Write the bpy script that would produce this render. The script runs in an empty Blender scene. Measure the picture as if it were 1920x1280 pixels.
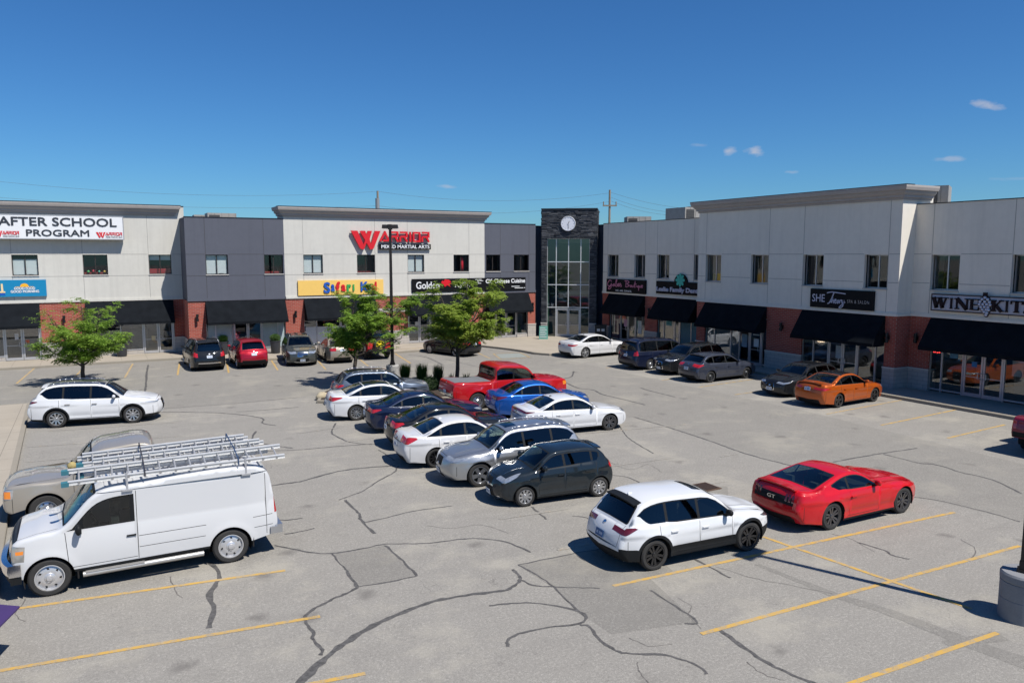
import bpy, bmesh, math, random
import numpy as np
from mathutils import Vector, Matrix
from mathutils.geometry import delaunay_2d_cdt
R = math.radians
PI = math.pi
rnd = random.Random(7)
SC = bpy.context.scene
COL = SC.collection

# ---------------------------------------------------------------- camera, sky, sun, exposure
CAM_H = 6.9
FPX = 1440.0                      # focal length in pixels of the 1920 px wide photograph
PITCH = math.atan(162.5 / FPX)
YAW = R(28.7)
cam_d = bpy.data.cameras.new('camera')
cam_d.lens = 27.0
cam_d.sensor_width = 36.0
cam_d.clip_end = 5000
cam = bpy.data.objects.new('camera', cam_d)
COL.objects.link(cam)
cam.location = (0, 0, CAM_H)
cam.rotation_euler = (PI / 2 - PITCH, 0, -YAW)
SC.camera = cam

SUN_EL = R(56.0)
SUN_AZ = math.atan2(0.41, -0.912)        # bearing of the sun measured from +Y towards +X
world = bpy.data.worlds.new('World')
SC.world = world
world.use_nodes = True
wn, wl = world.node_tree.nodes, world.node_tree.links
wn.clear()
w_out = wn.new('ShaderNodeOutputWorld')
w_bg = wn.new('ShaderNodeBackground')
w_sky = wn.new('ShaderNodeTexSky')
w_sky.sky_type = 'NISHITA'
w_sky.sun_disc = False
w_sky.sun_elevation = SUN_EL
w_sky.sun_rotation = SUN_AZ
w_sky.altitude = 200
w_sky.air_density = 1.0
w_sky.dust_density = 0.2
w_sky.ozone_density = 1.6
w_bg.inputs['Strength'].default_value = 0.065
w_hs = wn.new('ShaderNodeHueSaturation')
w_hs.inputs['Saturation'].default_value = 1.12
w_hs.inputs['Value'].default_value = 1.38
wl.new(w_sky.outputs[0], w_hs.inputs['Color'])
w_tn = wn.new('ShaderNodeMixRGB'); w_tn.blend_type = 'MULTIPLY'; w_tn.inputs['Fac'].default_value = 1.0
w_tn.inputs['Color2'].default_value = (0.29, 0.575, 0.87, 1)
wl.new(w_hs.outputs[0], w_tn.inputs['Color1'])
w_last = w_tn.outputs[0]
def pix_dir(px, py):
    a = (px - 960) / FPX
    b = -(py - 640) / FPX
    f = math.cos(PITCH) + b * math.sin(PITCH)
    u = -math.sin(PITCH) + b * math.cos(PITCH)
    return Vector((f * math.sin(YAW) + a * math.cos(YAW), f * math.cos(YAW) - a * math.sin(YAW), u))
# a few wisps of cloud painted on the sky itself, by direction
w_tc = wn.new('ShaderNodeTexCoord')
w_nz = wn.new('ShaderNodeTexNoise')
w_nz.inputs['Scale'].default_value = 55
w_nz.inputs['Detail'].default_value = 6
w_mp = wn.new('ShaderNodeMapping')
w_mp.inputs['Scale'].default_value = (1, 1, 2.2)
wl.new(w_tc.outputs['Generated'], w_mp.inputs[0])
wl.new(w_mp.outputs[0], w_nz.inputs['Vector'])
for (px, py, rx, ry, amt) in [(1852, 196, 26, 10, .8), (1366, 284, 16, 10, .75), (1414, 285, 20, 11, .8),
                              (835, 349, 22, 5, .5), (1783, 298, 34, 6, .5), (1482, 323, 16, 4, .5), (1310, 272, 20, 4, .25), (1900, 335, 30, 4, .2)]:
    d = pix_dir(px, py).normalized()
    right = Vector((math.cos(YAW), -math.sin(YAW), 0))
    sub = wn.new('ShaderNodeVectorMath'); sub.operation = 'SUBTRACT'
    sub.inputs[1].default_value = d
    wl.new(w_tc.outputs['Generated'], sub.inputs[0])
    dt = wn.new('ShaderNodeVectorMath'); dt.operation = 'DOT_PRODUCT'
    dt.inputs[1].default_value = right * (1440 / rx) 
    wl.new(sub.outputs[0], dt.inputs[0])
    dz = wn.new('ShaderNodeVectorMath'); dz.operation = 'DOT_PRODUCT'
    dz.inputs[1].default_value = Vector((0, 0, 1440 / ry)) + right * (420 / ry) * (1 if px > 1840 and py < 250 else 0.15)
    wl.new(sub.outputs[0], dz.inputs[0])
    cb = wn.new('ShaderNodeCombineXYZ')
    wl.new(dt.outputs['Value'], cb.inputs[0]); wl.new(dz.outputs['Value'], cb.inputs[1])
    ln = wn.new('ShaderNodeVectorMath'); ln.operation = 'LENGTH'
    wl.new(cb.outputs[0], ln.inputs[0])
    mr = wn.new('ShaderNodeMapRange')
    mr.inputs['From Min'].default_value = 1.5; mr.inputs['From Max'].default_value = 0.0
    mr.inputs['To Min'].default_value = -0.35; mr.inputs['To Max'].default_value = 0.35
    wl.new(ln.outputs['Value'], mr.inputs['Value'])
    ad = wn.new('ShaderNodeMath'); ad.operation = 'ADD'
    wl.new(mr.outputs[0], ad.inputs[0]); wl.new(w_nz.outputs['Fac'], ad.inputs[1])
    m2 = wn.new('ShaderNodeMapRange')
    m2.inputs['From Min'].default_value = 0.48; m2.inputs['From Max'].default_value = 0.85
    m2.inputs['To Max'].default_value = amt * 0.8
    wl.new(ad.outputs[0], m2.inputs['Value'])
    mx = wn.new('ShaderNodeMixRGB')
    mx.inputs['Color2'].default_value = (6.5, 6.6, 7.4, 1)
    wl.new(m2.outputs[0], mx.inputs['Fac']); wl.new(w_last, mx.inputs['Color1'])
    w_last = mx.outputs[0]
wl.new(w_last, w_bg.inputs['Color'])
wl.new(w_bg.outputs[0], w_out.inputs['Surface'])

sun_d = bpy.data.lights.new('sun', 'SUN')
sun_d.energy = 4.7
sun_d.angle = R(0.53)
sun_d.color = (1.0, 0.955, 0.89)
sun = bpy.data.objects.new('sun', sun_d)
COL.objects.link(sun)
sv = Vector((math.sin(SUN_AZ) * math.cos(SUN_EL), math.cos(SUN_AZ) * math.cos(SUN_EL), math.sin(SUN_EL)))
sun.rotation_euler = sv.to_track_quat('Z', 'Y').to_euler()
sun.location = (20, -30, 60)
SC.view_settings.view_transform = 'Standard'
SC.view_settings.look = 'None'
SC.view_settings.exposure = 0.36
SC.view_settings.gamma = 1.0
SC.cycles.max_bounces = 6
SC.cycles.transparent_max_bounces = 12
SC.cycles.caustics_reflective = False
SC.cycles.caustics_refractive = False

# ---------------------------------------------------------------- tagging and mesh helpers
def tag(o, label=None, cat=None, group=None, kind=None):
    if label: o['label'] = label
    if cat: o['category'] = cat
    if group: o['group'] = group
    if kind: o['kind'] = kind
    return o

def empty(name, loc=(0, 0, 0), rz=0.0, parent=None):
    o = bpy.data.objects.new(name, None)
    o.empty_display_size = 0.3
    COL.objects.link(o)
    o.location = loc
    o.rotation_euler = (0, 0, rz)
    if parent: o.parent = parent
    return o

class MB:
    """collects faces (several materials allowed) and links them as one mesh object"""
    def __init__(s):
        s.v = []; s.f = []; s.m = []; s.cur = 0; s.mats = []
    def mat(s, m):
        if m not in s.mats: s.mats.append(m)
        s.cur = s.mats.index(m); return s
    def face(s, pts):
        n = len(s.v); s.v.extend([tuple(p) for p in pts]); s.f.append(tuple(range(n, n + len(pts)))); s.m.append(s.cur)
    def raw(s, vs, fs):
        n = len(s.v); s.v.extend([tuple(p) for p in vs])
        for f in fs: s.f.append(tuple(i + n for i in f)); s.m.append(s.cur)
    def box(s, a, b, tf=None):
        x0, y0, z0 = a; x1, y1, z1 = b
        vs = [(x0, y0, z0), (x1, y0, z0), (x1, y1, z0), (x0, y1, z0), (x0, y0, z1), (x1, y0, z1), (x1, y1, z1), (x0, y1, z1)]
        if tf: vs = [tf(*p) for p in vs]
        s.raw(vs, [(0, 3, 2, 1), (4, 5, 6, 7), (0, 1, 5, 4), (1, 2, 6, 5), (2, 3, 7, 6), (3, 0, 4, 7)])
    def cyl(s, p, q, r0, r1=None, n=10, caps=True):
        p = Vector(p); q = Vector(q); r1 = r0 if r1 is None else r1
        d = (q - p).normalized()
        a = d.orthogonal().normalized(); b = d.cross(a)
        vs = []
        for c, r in ((p, r0), (q, r1)):
            for i in range(n):
                t = 2 * PI * i / n
                vs.append(c + a * (r * math.cos(t)) + b * (r * math.sin(t)))
        fs = [(i, (i + 1) % n, n + (i + 1) % n, n + i) for i in range(n)]
        if caps: fs += [tuple(range(n - 1, -1, -1)), tuple(range(n, 2 * n))]
        s.raw(vs, fs)
    def tube(s, pts, r, n=6):
        for i in range(len(pts) - 1): s.cyl(pts[i], pts[i + 1], r, n=n)
    def lathe(s, prof, axis='z', c=(0, 0, 0), n=32):
        c = Vector(c); vs = []
        for (r, h) in prof:
            for i in range(n):
                t = 2 * PI * i / n
                if axis == 'z': vs.append(c + Vector((r * math.cos(t), r * math.sin(t), h)))
                else: vs.append(c + Vector((r * math.cos(t), h, r * math.sin(t))))
        fs = []
        for k in range(len(prof) - 1):
            for i in range(n):
                j = (i + 1) % n
                fs.append((k * n + i, k * n + j, (k + 1) * n + j, (k + 1) * n + i))
        s.raw(vs, fs)
    def build(s, name, mat=None, parent=None, smooth=False, angle=None):
        me = bpy.data.meshes.new(name)
        me.from_pydata(s.v, [], s.f)
        if s.mats:
            for m in s.mats: me.materials.append(m)
            me.polygons.foreach_set('material_index', s.m)
        elif mat: me.materials.append(mat)
        bm = bmesh.new(); bm.from_mesh(me)
        bmesh.ops.remove_doubles(bm, verts=bm.verts, dist=0.0002)
        bmesh.ops.recalc_face_normals(bm, faces=bm.faces)
        bm.to_mesh(me); bm.free()
        if smooth:
            me.polygons.foreach_set('use_smooth', [True] * len(me.polygons))
            if angle is not None: me.set_sharp_from_angle(angle=R(angle))
        me.update()
        o = bpy.data.objects.new(name, me)
        COL.objects.link(o)
        if parent: o.parent = parent
        return o

# ---------------------------------------------------------------- materials
MATS = {}
def new_mat(name):
    m = bpy.data.materials.new(name); m.use_nodes = True
    nt = m.node_tree; nt.nodes.clear()
    out = nt.nodes.new('ShaderNodeOutputMaterial')
    bs = nt.nodes.new('ShaderNodeBsdfPrincipled')
    nt.links.new(bs.outputs[0], out.inputs['Surface'])
    return m, nt, bs, out
def coords(nt, scale=1.0, kind='Object'):
    tc = nt.nodes.new('ShaderNodeTexCoord')
    if kind == 'World':
        g = nt.nodes.new('ShaderNodeNewGeometry'); src = g.outputs['Position']
    else: src = tc.outputs[kind]
    mp = nt.nodes.new('ShaderNodeMapping')
    mp.inputs['Scale'].default_value = (scale,) * 3 if not hasattr(scale, '__len__') else scale
    nt.links.new(src, mp.inputs[0])
    return mp.outputs[0]
def noise(nt, vec, scale, detail=3, rough=.5):
    n = nt.nodes.new('ShaderNodeTexNoise')
    n.inputs['Scale'].default_value = scale; n.inputs['Detail'].default_value = detail
    n.inputs['Roughness'].default_value = rough
    nt.links.new(vec, n.inputs['Vector']); return n.outputs['Fac']
def ramp(nt, fac, stops):
    r = nt.nodes.new('ShaderNodeValToRGB')
    e = r.color_ramp.elements
    while len(e) < len(stops): e.new(.5)
    for i, (p, c) in enumerate(stops):
        e[i].position = p
        e[i].color = (c, c, c, 1) if not hasattr(c, '__len__') else (c[0], c[1], c[2], 1)
    nt.links.new(fac, r.inputs[0]); return r.outputs[0]
def mix(nt, fac, a, b, typ='MIX'):
    m = nt.nodes.new('ShaderNodeMixRGB'); m.blend_type = typ
    for i, v in enumerate((fac, a, b)):
        if hasattr(v, 'is_linked') or isinstance(v, bpy.types.NodeSocket): nt.links.new(v, m.inputs[i])
        elif hasattr(v, '__len__'): m.inputs[i].default_value = (v[0], v[1], v[2], 1)
        else: m.inputs[i].default_value = v if i == 0 else (v, v, v, 1)
    return m.outputs[0]
def bump(nt, bs, h, strength=.3, dist=.01):
    b = nt.nodes.new('ShaderNodeBump')
    b.inputs['Strength'].default_value = strength; b.inputs['Distance'].default_value = dist
    nt.links.new(h, b.inputs['Height']); nt.links.new(b.outputs[0], bs.inputs['Normal'])
def plain(name, col, rough=.6, metal=0.0, coat=0.0, var=.12, vs=6, bmp=0.0, spec=None, emit=None):
    if name in MATS: return MATS[name]
    m, nt, bs, out = new_mat(name)
    v = coords(nt)
    n = noise(nt, v, vs, 4)
    c = mix(nt, n, [x * (1 - var) for x in col], [min(1, x * (1 + var)) for x in col])
    nt.links.new(c, bs.inputs['Base Color'])
    bs.inputs['Roughness'].default_value = rough
    bs.inputs['Metallic'].default_value = metal
    bs.inputs['Coat Weight'].default_value = coat
    bs.inputs['Coat Roughness'].default_value = .03
    if spec is not None: bs.inputs['Specular IOR Level'].default_value = spec
    if bmp: bump(nt, bs, noise(nt, v, vs * 12, 3), bmp, .004)
    if emit:
        bs.inputs['Emission Color'].default_value = (*emit[0], 1); bs.inputs['Emission Strength'].default_value = emit[1]
    MATS[name] = m; return m
def paint(name, col, metal=0.0, rough=.35, flake=0.0):
    """car paint: coloured base under a clear coat, a little road dust low down"""
    if name in MATS: return MATS[name]
    m, nt, bs, out = new_mat(name)
    v = coords(nt)
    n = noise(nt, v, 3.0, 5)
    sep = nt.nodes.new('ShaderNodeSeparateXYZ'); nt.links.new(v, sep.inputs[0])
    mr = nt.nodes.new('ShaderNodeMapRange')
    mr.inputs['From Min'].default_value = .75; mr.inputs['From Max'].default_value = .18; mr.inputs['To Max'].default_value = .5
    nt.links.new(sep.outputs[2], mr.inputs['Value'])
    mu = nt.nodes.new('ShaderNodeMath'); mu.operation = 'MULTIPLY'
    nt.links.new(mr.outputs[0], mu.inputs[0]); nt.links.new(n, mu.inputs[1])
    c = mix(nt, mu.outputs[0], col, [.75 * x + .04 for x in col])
    nt.links.new(c, bs.inputs['Base Color'])
    bs.inputs['Metallic'].default_value = metal
    rr = nt.nodes.new('ShaderNodeMapRange'); rr.inputs['To Min'].default_value = rough; rr.inputs['To Max'].default_value = rough + .12
    nt.links.new(n, rr.inputs['Value']); nt.links.new(rr.outputs[0], bs.inputs['Roughness'])
    bs.inputs['Coat Weight'].default_value = 1.0
    bs.inputs['Coat Roughness'].default_value = .04
    bs.inputs['Specular IOR Level'].default_value = .12
    MATS[name] = m; return m
def glass(name, tint, refl=1.0, rough=.02, trans=.5):
    """window glass: tinted see-through mixed with a mirror reflection by angle"""
    if name in MATS: return MATS[name]
    m = bpy.data.materials.new(name); m.use_nodes = True
    nt = m.node_tree; nt.nodes.clear()
    out = nt.nodes.new('ShaderNodeOutputMaterial')
    tr = nt.nodes.new('ShaderNodeBsdfTransparent'); tr.inputs[0].default_value = (*[t * trans for t in tint], 1)
    gl = nt.nodes.new('ShaderNodeBsdfGlossy'); gl.inputs['Roughness'].default_value = rough
    gl.inputs['Color'].default_value = (.95, .98, 1, 1)
    ge = nt.nodes.new('ShaderNodeNewGeometry')     # Schlick reflectance, the same from both sides of the pane
    dp = nt.nodes.new('ShaderNodeVectorMath'); dp.operation = 'DOT_PRODUCT'
    nt.links.new(ge.outputs['Incoming'], dp.inputs[0]); nt.links.new(ge.outputs['Normal'], dp.inputs[1])
    ab = nt.nodes.new('ShaderNodeMath'); ab.operation = 'ABSOLUTE'; nt.links.new(dp.outputs['Value'], ab.inputs[0])
    om = nt.nodes.new('ShaderNodeMath'); om.operation = 'SUBTRACT'; om.inputs[0].default_value = 1.0; nt.links.new(ab.outputs[0], om.inputs[1])
    pw = nt.nodes.new('ShaderNodeMath'); pw.operation = 'POWER'; pw.inputs[1].default_value = 4.0; nt.links.new(om.outputs[0], pw.inputs[0])
    mu = nt.nodes.new('ShaderNodeMath'); mu.operation = 'MULTIPLY_ADD'; mu.use_clamp = True
    mu.inputs[1].default_value = .85; mu.inputs[2].default_value = .065 * refl
    nt.links.new(pw.outputs[0], mu.inputs[0])
    v = coords(nt, 1.0)
    b = nt.nodes.new('ShaderNodeBump'); b.inputs['Strength'].default_value = .04; b.inputs['Distance'].default_value = .02
    nt.links.new(noise(nt, v, 1.3, 1), b.inputs['Height']); nt.links.new(b.outputs[0], gl.inputs['Normal'])
    mxs = nt.nodes.new('ShaderNodeMixShader')
    nt.links.new(mu.outputs[0], mxs.inputs[0]); nt.links.new(tr.outputs[0], mxs.inputs[1]); nt.links.new(gl.outputs[0], mxs.inputs[2])
    nt.links.new(mxs.outputs[0], out.inputs['Surface'])
    MATS[name] = m; return m

def asphalt_nodes(nt, tone=(.302, .285, .253)):
    v = coords(nt, 1.0, 'World')
    big = noise(nt, v, .12, 4, .6)
    mid = noise(nt, v, .9, 5, .6)
    fine = noise(nt, v, 45, 3, .7)
    spk = noise(nt, v, 130, 2, .8)
    c = mix(nt, big, [t * .83 for t in tone], [t * 1.16 for t in tone])
    c = mix(nt, ramp(nt, mid, [(.3, .0), (.7, .5)]), c, [t * .88 for t in tone])
    c = mix(nt, ramp(nt, fine, [(.35, .6), (.60, .0)]), c, (.105, .098, .088))
    c = mix(nt, ramp(nt, spk, [(.55, .0), (.70, .5)]), c, (.48, .46, .41))
    gr = noise(nt, v, 17, 4, .85)
    c = mix(nt, ramp(nt, gr, [(.36, .55), (.50, .0), (.53, .0)]), c, [t * .62 for t in tone])
    c = mix(nt, ramp(nt, gr, [(.52, .0), (.66, .55)]), c, [min(1, t * 1.45) for t in tone])
    bl = noise(nt, v, 2.6, 6, .7)
    c = mix(nt, ramp(nt, bl, [(.40, .35), (.52, .0)]), c, [t * .74 for t in tone])
    c = mix(nt, ramp(nt, noise(nt, v, .33, 5, .7), [(.52, .0), (.64, .5)]), c, [tone[0] * 1.22, tone[1] * 1.2, tone[2] * 1.12])
    # streaks worn by traffic
    st = noise(nt, coords(nt, (.35, 2.2, 1), 'World'), .8, 4, .6)
    c = mix(nt, ramp(nt, st, [(.5, .0), (.75, .22)]), c, (.17, .16, .145))
    # oil drips
    dr = nt.nodes.new('ShaderNodeTexVoronoi'); dr.inputs['Scale'].default_value = .55
    wv = nt.nodes.new('ShaderNodeVectorMath'); wv.operation = 'ADD'
    nn = nt.nodes.new('ShaderNodeTexNoise'); nn.inputs['Scale'].default_value = 2.5; nn.inputs['Detail'].default_value = 4
    nt.links.new(v, nn.inputs['Vector'])
    sc = nt.nodes.new('ShaderNodeVectorMath'); sc.operation = 'SCALE'; sc.inputs['Scale'].default_value = .55
    nt.links.new(nn.outputs['Color'], sc.inputs[0])
    nt.links.new(v, wv.inputs[0]); nt.links.new(sc.outputs[0], wv.inputs[1])
    nt.links.new(wv.outputs[0], dr.inputs['Vector'])
    c = mix(nt, ramp(nt, dr.outputs['Distance'], [(.03, .55), (.16, .0)]), c, (.10, .092, .085))
    # fine alligator cracks in worn areas
    vo = nt.nodes.new('ShaderNodeTexVoronoi'); vo.feature = 'DISTANCE_TO_EDGE'; vo.inputs['Scale'].default_value = 4.2
    s2 = nt.nodes.new('ShaderNodeVectorMath'); s2.operation = 'SCALE'; s2.inputs['Scale'].default_value = .3
    nt.links.new(nn.outputs['Color'], s2.inputs[0])
    w2 = nt.nodes.new('ShaderNodeVectorMath'); w2.operation = 'ADD'
    nt.links.new(v, w2.inputs[0]); nt.links.new(s2.outputs[0], w2.inputs[1])
    nt.links.new(w2.outputs[0], vo.inputs['Vector'])
    ck = ramp(nt, vo.outputs['Distance'], [(.0, 1.0), (.035, .0)])
    msk = ramp(nt, noise(nt, v, .22, 3, .65), [(.60, .0), (.70, .7)])
    mm = nt.nodes.new('ShaderNodeMath'); mm.operation = 'MULTIPLY'
    nt.links.new(ck, mm.inputs[0]); nt.links.new(msk, mm.inputs[1])
    c = mix(nt, mm.outputs[0], c, (.09, .083, .075))
    # long hairline cracks
    v3 = nt.nodes.new('ShaderNodeTexVoronoi'); v3.feature = 'DISTANCE_TO_EDGE'; v3.inputs['Scale'].default_value = .33
    s3 = nt.nodes.new('ShaderNodeVectorMath'); s3.operation = 'SCALE'; s3.inputs['Scale'].default_value = 1.6
    nt.links.new(nn.outputs['Color'], s3.inputs[0])
    w3 = nt.nodes.new('ShaderNodeVectorMath'); w3.operation = 'ADD'
    nt.links.new(v, w3.inputs[0]); nt.links.new(s3.outputs[0], w3.inputs[1])
    nt.links.new(w3.outputs[0], v3.inputs['Vector'])
    c = mix(nt, ramp(nt, v3.outputs['Distance'], [(.0, .5), (.004, .0)]), c, (.13, .12, .11))
    return v, c, fine
def mk_asphalt(name, tone):
    m, nt, bs, out = new_mat(name)
    v, c, fine = asphalt_nodes(nt, tone)
    nt.links.new(c, bs.inputs['Base Color'])
    bs.inputs['Roughness'].default_value = .92
    bs.inputs['Specular IOR Level'].default_value = .25
    bump(nt, bs, fine, .35, .012)
    return m
M_ASPH = mk_asphalt('asphalt', (.302, .285, .253))
M_PATCH = mk_asphalt('asphalt_patch', (.238, .225, .200))
M_ROAD = mk_asphalt('asphalt_lane', (.268, .253, .224))
def mk_line(name, wear):
    m, nt, bs, out = new_mat(name)
    v, c, fine = asphalt_nodes(nt)
    n = noise(nt, v, 5, 6, .75)
    f2 = noise(nt, v, 60, 2, .7)
    ad = nt.nodes.new('ShaderNodeMath'); ad.operation = 'MULTIPLY_ADD'; ad.inputs[1].default_value = .45
    nt.links.new(f2, ad.inputs[0]); nt.links.new(n, ad.inputs[2])
    fac = ramp(nt, ad.outputs[0], [(wear - .12, 1.0), (wear + .16, .0)])
    yl = mix(nt, n, (.54, .32, .05), (.46, .29, .08))
    nt.links.new(mix(nt, fac, c, yl), bs.inputs['Base Color'])
    bs.inputs['Roughness'].default_value = .8
    bump(nt, bs, fine, .3, .01)
    return m
M_LINE = mk_line('yellow_line_paint', .77)
M_LINE_W = mk_line('worn_yellow_paint', .71)
M_LINE_F = mk_line('faint_yellow_paint', .50)
M_BLUE_W = plain('worn_blue_green_paint', (.235, .255, .235), .85, var=.3, vs=8)
def mk_seal(name='crack_sealant', col=(.058, .055, .052)):
    m, nt, bs, out = new_mat(name)
    v = coords(nt, 1.0, 'World')
    n = noise(nt, v, 9, 5, .8)
    nt.links.new(mix(nt, ramp(nt, n, [(.35, .0), (.65, 1.0)]), [c * .75 for c in col], [c * 2.1 for c in col]), bs.inputs['Base Color'])
    bs.inputs['Roughness'].default_value = .75
    return m
M_SEAL = mk_seal()
M_CRACK = mk_seal('crack', (.085, .078, .070))
def mk_concrete(name, col, joint=None, vs=1.0):
    m, nt, bs, out = new_mat(name)
    v = coords(nt, 1.0, 'World')
    a = noise(nt, v, .6 * vs, 5, .65); b = noise(nt, v, 40, 3, .7)
    c = mix(nt, a, [x * .80 for x in col], [x * 1.12 for x in col])
    c = mix(nt, ramp(nt, b, [(.35, .3), (.6, .0)]), c, [x * .6 for x in col])
    if joint:
        vj = coords(nt, (1 / joint,) * 3, 'World')
        br = nt.nodes.new('ShaderNodeTexBrick'); br.offset = 0
        br.inputs['Scale'].default_value = 1; br.inputs['Mortar Size'].default_value = .006
        br.inputs['Brick Width'].default_value = 1; br.inputs['Row Height'].default_value = 1
        nt.links.new(vj, br.inputs['Vector'])
        c = mix(nt, br.outputs['Fac'], c, [x * .45 for x in col])
    nt.links.new(c, bs.inputs['Base Color'])
    bs.inputs['Roughness'].default_value = .9
    bump(nt, bs, b, .25, .008)
    return m
M_WALK = mk_concrete('sidewalk_concrete', (.37, .325, .26), 1.5)
M_KERB = mk_concrete('kerb_concrete', (.28, .25, .20))
M_CONC = mk_concrete('post_base_concrete', (.40, .39, .375), None, 4)
M_CONC2 = mk_concrete('sleeve_grey', (.22, .225, .235), None, 6)

def mk_stucco(name, col):
    m, nt, bs, out = new_mat(name)
    v = coords(nt, 1.0, 'World')
    a = noise(nt, v, .35, 5, .6); b = noise(nt, v, 35, 3, .7)
    c = mix(nt, a, [x * .86 for x in col], [x * 1.07 for x in col])
    c = mix(nt, ramp(nt, noise(nt, v, 3.0, 5, .7), [(.42, .25), (.55, .0)]), c, [x * .86 for x in col])
    # rain streaks running down the wall
    s = noise(nt, coords(nt, (1.6, 1.6, .09), 'World'), 2.0, 5, .7)
    c = mix(nt, ramp(nt, s, [(.48, .0), (.76, .34)]), c, [x * .72 for x in col])
    nt.links.new(c, bs.inputs['Base Color'])
    bs.inputs['Roughness'].default_value = .93
    bs.inputs['Specular IOR Level'].default_value = .2
    bump(nt, bs, b, .3, .006)
    return m
M_WHITE = mk_stucco('stucco_white', (.58, .565, .515))
M_TAN = mk_stucco('stucco_tan_grey', (.74, .695, .61))
M_GREY = mk_stucco('stucco_slate_grey', (.105, .112, .138))
M_NAVY = mk_stucco('stucco_dark_blue_grey', (.11, .14, .20))
M_SEAM = plain('panel_joint', (.29, .28, .26), .9)
M_SEAMD = plain('panel_joint_dark', (.05, .05, .055), .9)
M_CORN = mk_stucco('cornice_stucco', (.40, .365, .34))
def mk_brick(name, c1, c2, mortar, bw=.22, rh=.075, ms=.012, axis='sum', rough=.9, dist=.012):
    m, nt, bs, out = new_mat(name)
    g = nt.nodes.new('ShaderNodeNewGeometry')
    sp = nt.nodes.new('ShaderNodeSeparateXYZ'); nt.links.new(g.outputs['Position'], sp.inputs[0])
    ad = nt.nodes.new('ShaderNodeMath'); ad.operation = 'ADD' if axis == 'sum' else 'SUBTRACT'
    nt.links.new(sp.outputs[0], ad.inputs[0]); nt.links.new(sp.outputs[1], ad.inputs[1])
    cb = nt.nodes.new('ShaderNodeCombineXYZ')
    nt.links.new(ad.outputs[0], cb.inputs[0]); nt.links.new(sp.outputs[2], cb.inputs[1])
    br = nt.nodes.new('ShaderNodeTexBrick')
    br.inputs['Scale'].default_value = 1
    br.inputs['Brick Width'].default_value = bw; br.inputs['Row Height'].default_value = rh
    br.inputs['Mortar Size'].default_value = ms
    br.inputs['Color1'].default_value = (*c1, 1); br.inputs['Color2'].default_value = (*c2, 1); br.inputs['Mortar'].default_value = (*mortar, 1)
    br.inputs['Bias'].default_value = -.2
    nt.links.new(cb.outputs[0], br.inputs['Vector'])
    n = noise(nt, g.outputs['Position'], 1.2, 5)
    c = mix(nt, ramp(nt, n, [(.35, .0), (.75, .35)]), br.outputs['Color'], [x * .6 for x in c1])
    nt.links.new(c, bs.inputs['Base Color'])
    bs.inputs['Roughness'].default_value = rough
    bump(nt, bs, br.outputs['Color'], .4, dist)
    return m
M_BRICK = mk_brick('red_brick', (.36, .070, .045), (.25, .042, .030), (.33, .23, .18), .30, .10, .009)
M_STONE = mk_brick('stone_block_base', (.43, .40, .365), (.37, .345, .315), (.27, .25, .235), .6, .2, .012)
M_CAP = mk_concrete('stone_cap', (.55, .52, .47))
M_LEDGE = mk_stone = mk_stucco('wing_cladding', (.1, .105, .115)) if False else plain('dark_ledgestone', (.05, .052, .058), .8, var=.45, vs=3, bmp=.5)
M_AWN = plain('awning_canvas', (.010, .0118, .0145), .95, var=.45, vs=2, bmp=.3, spec=.05)
M_ALU = plain('aluminium_frame', (.52, .52, .53), .38, metal=.6, var=.06)
M_BRONZE = plain('dark_window_frame', (.045, .038, .034), .45, metal=.3)
M_BLACKM = plain('black_metal', (.018, .017, .017), .45, metal=.3)
M_SHOPGL = glass('shop_glass', (.72, .78, .78), 2.6, .015, .9)
M_WINGL = glass('window_glass', (.90, .94, .94), 1.0, .015, .92)
M_BLIND = plain('window_blind', (.66, .70, .70), .8, var=.06)
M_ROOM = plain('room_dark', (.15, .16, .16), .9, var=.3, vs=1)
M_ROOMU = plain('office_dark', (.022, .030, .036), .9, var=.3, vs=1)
M_ROOF = plain('roof_membrane', (.18, .18, .18), .9)
M_FLASH = plain('roof_edge_flashing', (.03, .034, .042), .5, metal=.4)
M_HVAC = plain('hvac_sheet_metal', (.33, .31, .28), .6, metal=.3, var=.2, vs=3)
M_HVACD = plain('hvac_dark_grille', (.05, .05, .05), .7)
M_WOODP = plain('weathered_pole_wood', (.22, .19, .15), .9, var=.3, vs=4)
M_BROWN = plain('dark_bronze_post', (.022, .018, .016), .5, metal=.2)
M_WIRE = plain('wire_grey', (.10, .11, .12), .7)
M_RED = plain('sign_red', (.62, .012, .02), .4)
M_SWHITE = plain('sign_white', (.72, .73, .74), .5, var=.04)
M_SBLACK = plain('sign_black', (.006, .0065, .008), .6, var=.1, spec=.15)
M_SDARK = plain('lettering_charcoal', (.03, .035, .045), .5)
M_CYAN = plain('sign_cyan_blue', (.0, .20, .40), .5, var=.05)
M_YELLOW = plain('sign_pale_yellow', (.80, .52, .13), .55, var=.05)
M_SUNY = plain('sun_disc_orange', (.85, .42, .02), .5)
M_BLUE = plain('letter_blue', (.01, .09, .42), .45)
M_GREENL = plain('letter_green', (.03, .34, .08), .45)
M_PINK = plain('script_pink', (.62, .22, .33), .5)
M_TEAL = plain('flower_teal', (.03, .42, .34), .5)
M_LILAC = plain('letter_lilac_white', (.50, .50, .60), .5)
M_POSTER = plain('poster_white', (.6, .62, .62), .7, var=.1, vs=9)
M_TEALW = plain('teal_window_film', (.006, .115, .165), .5)
M_MAG = plain('magenta_film', (.22, .03, .09), .6, var=.4, vs=3)
M_NEON = plain('neon_red', (.8, .05, .05), .4, emit=((1, .06, .05), 2.5))
M_NEONW = plain('neon_warm', (.8, .6, .4), .4, emit=((1, .75, .5), 1.8))

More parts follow.
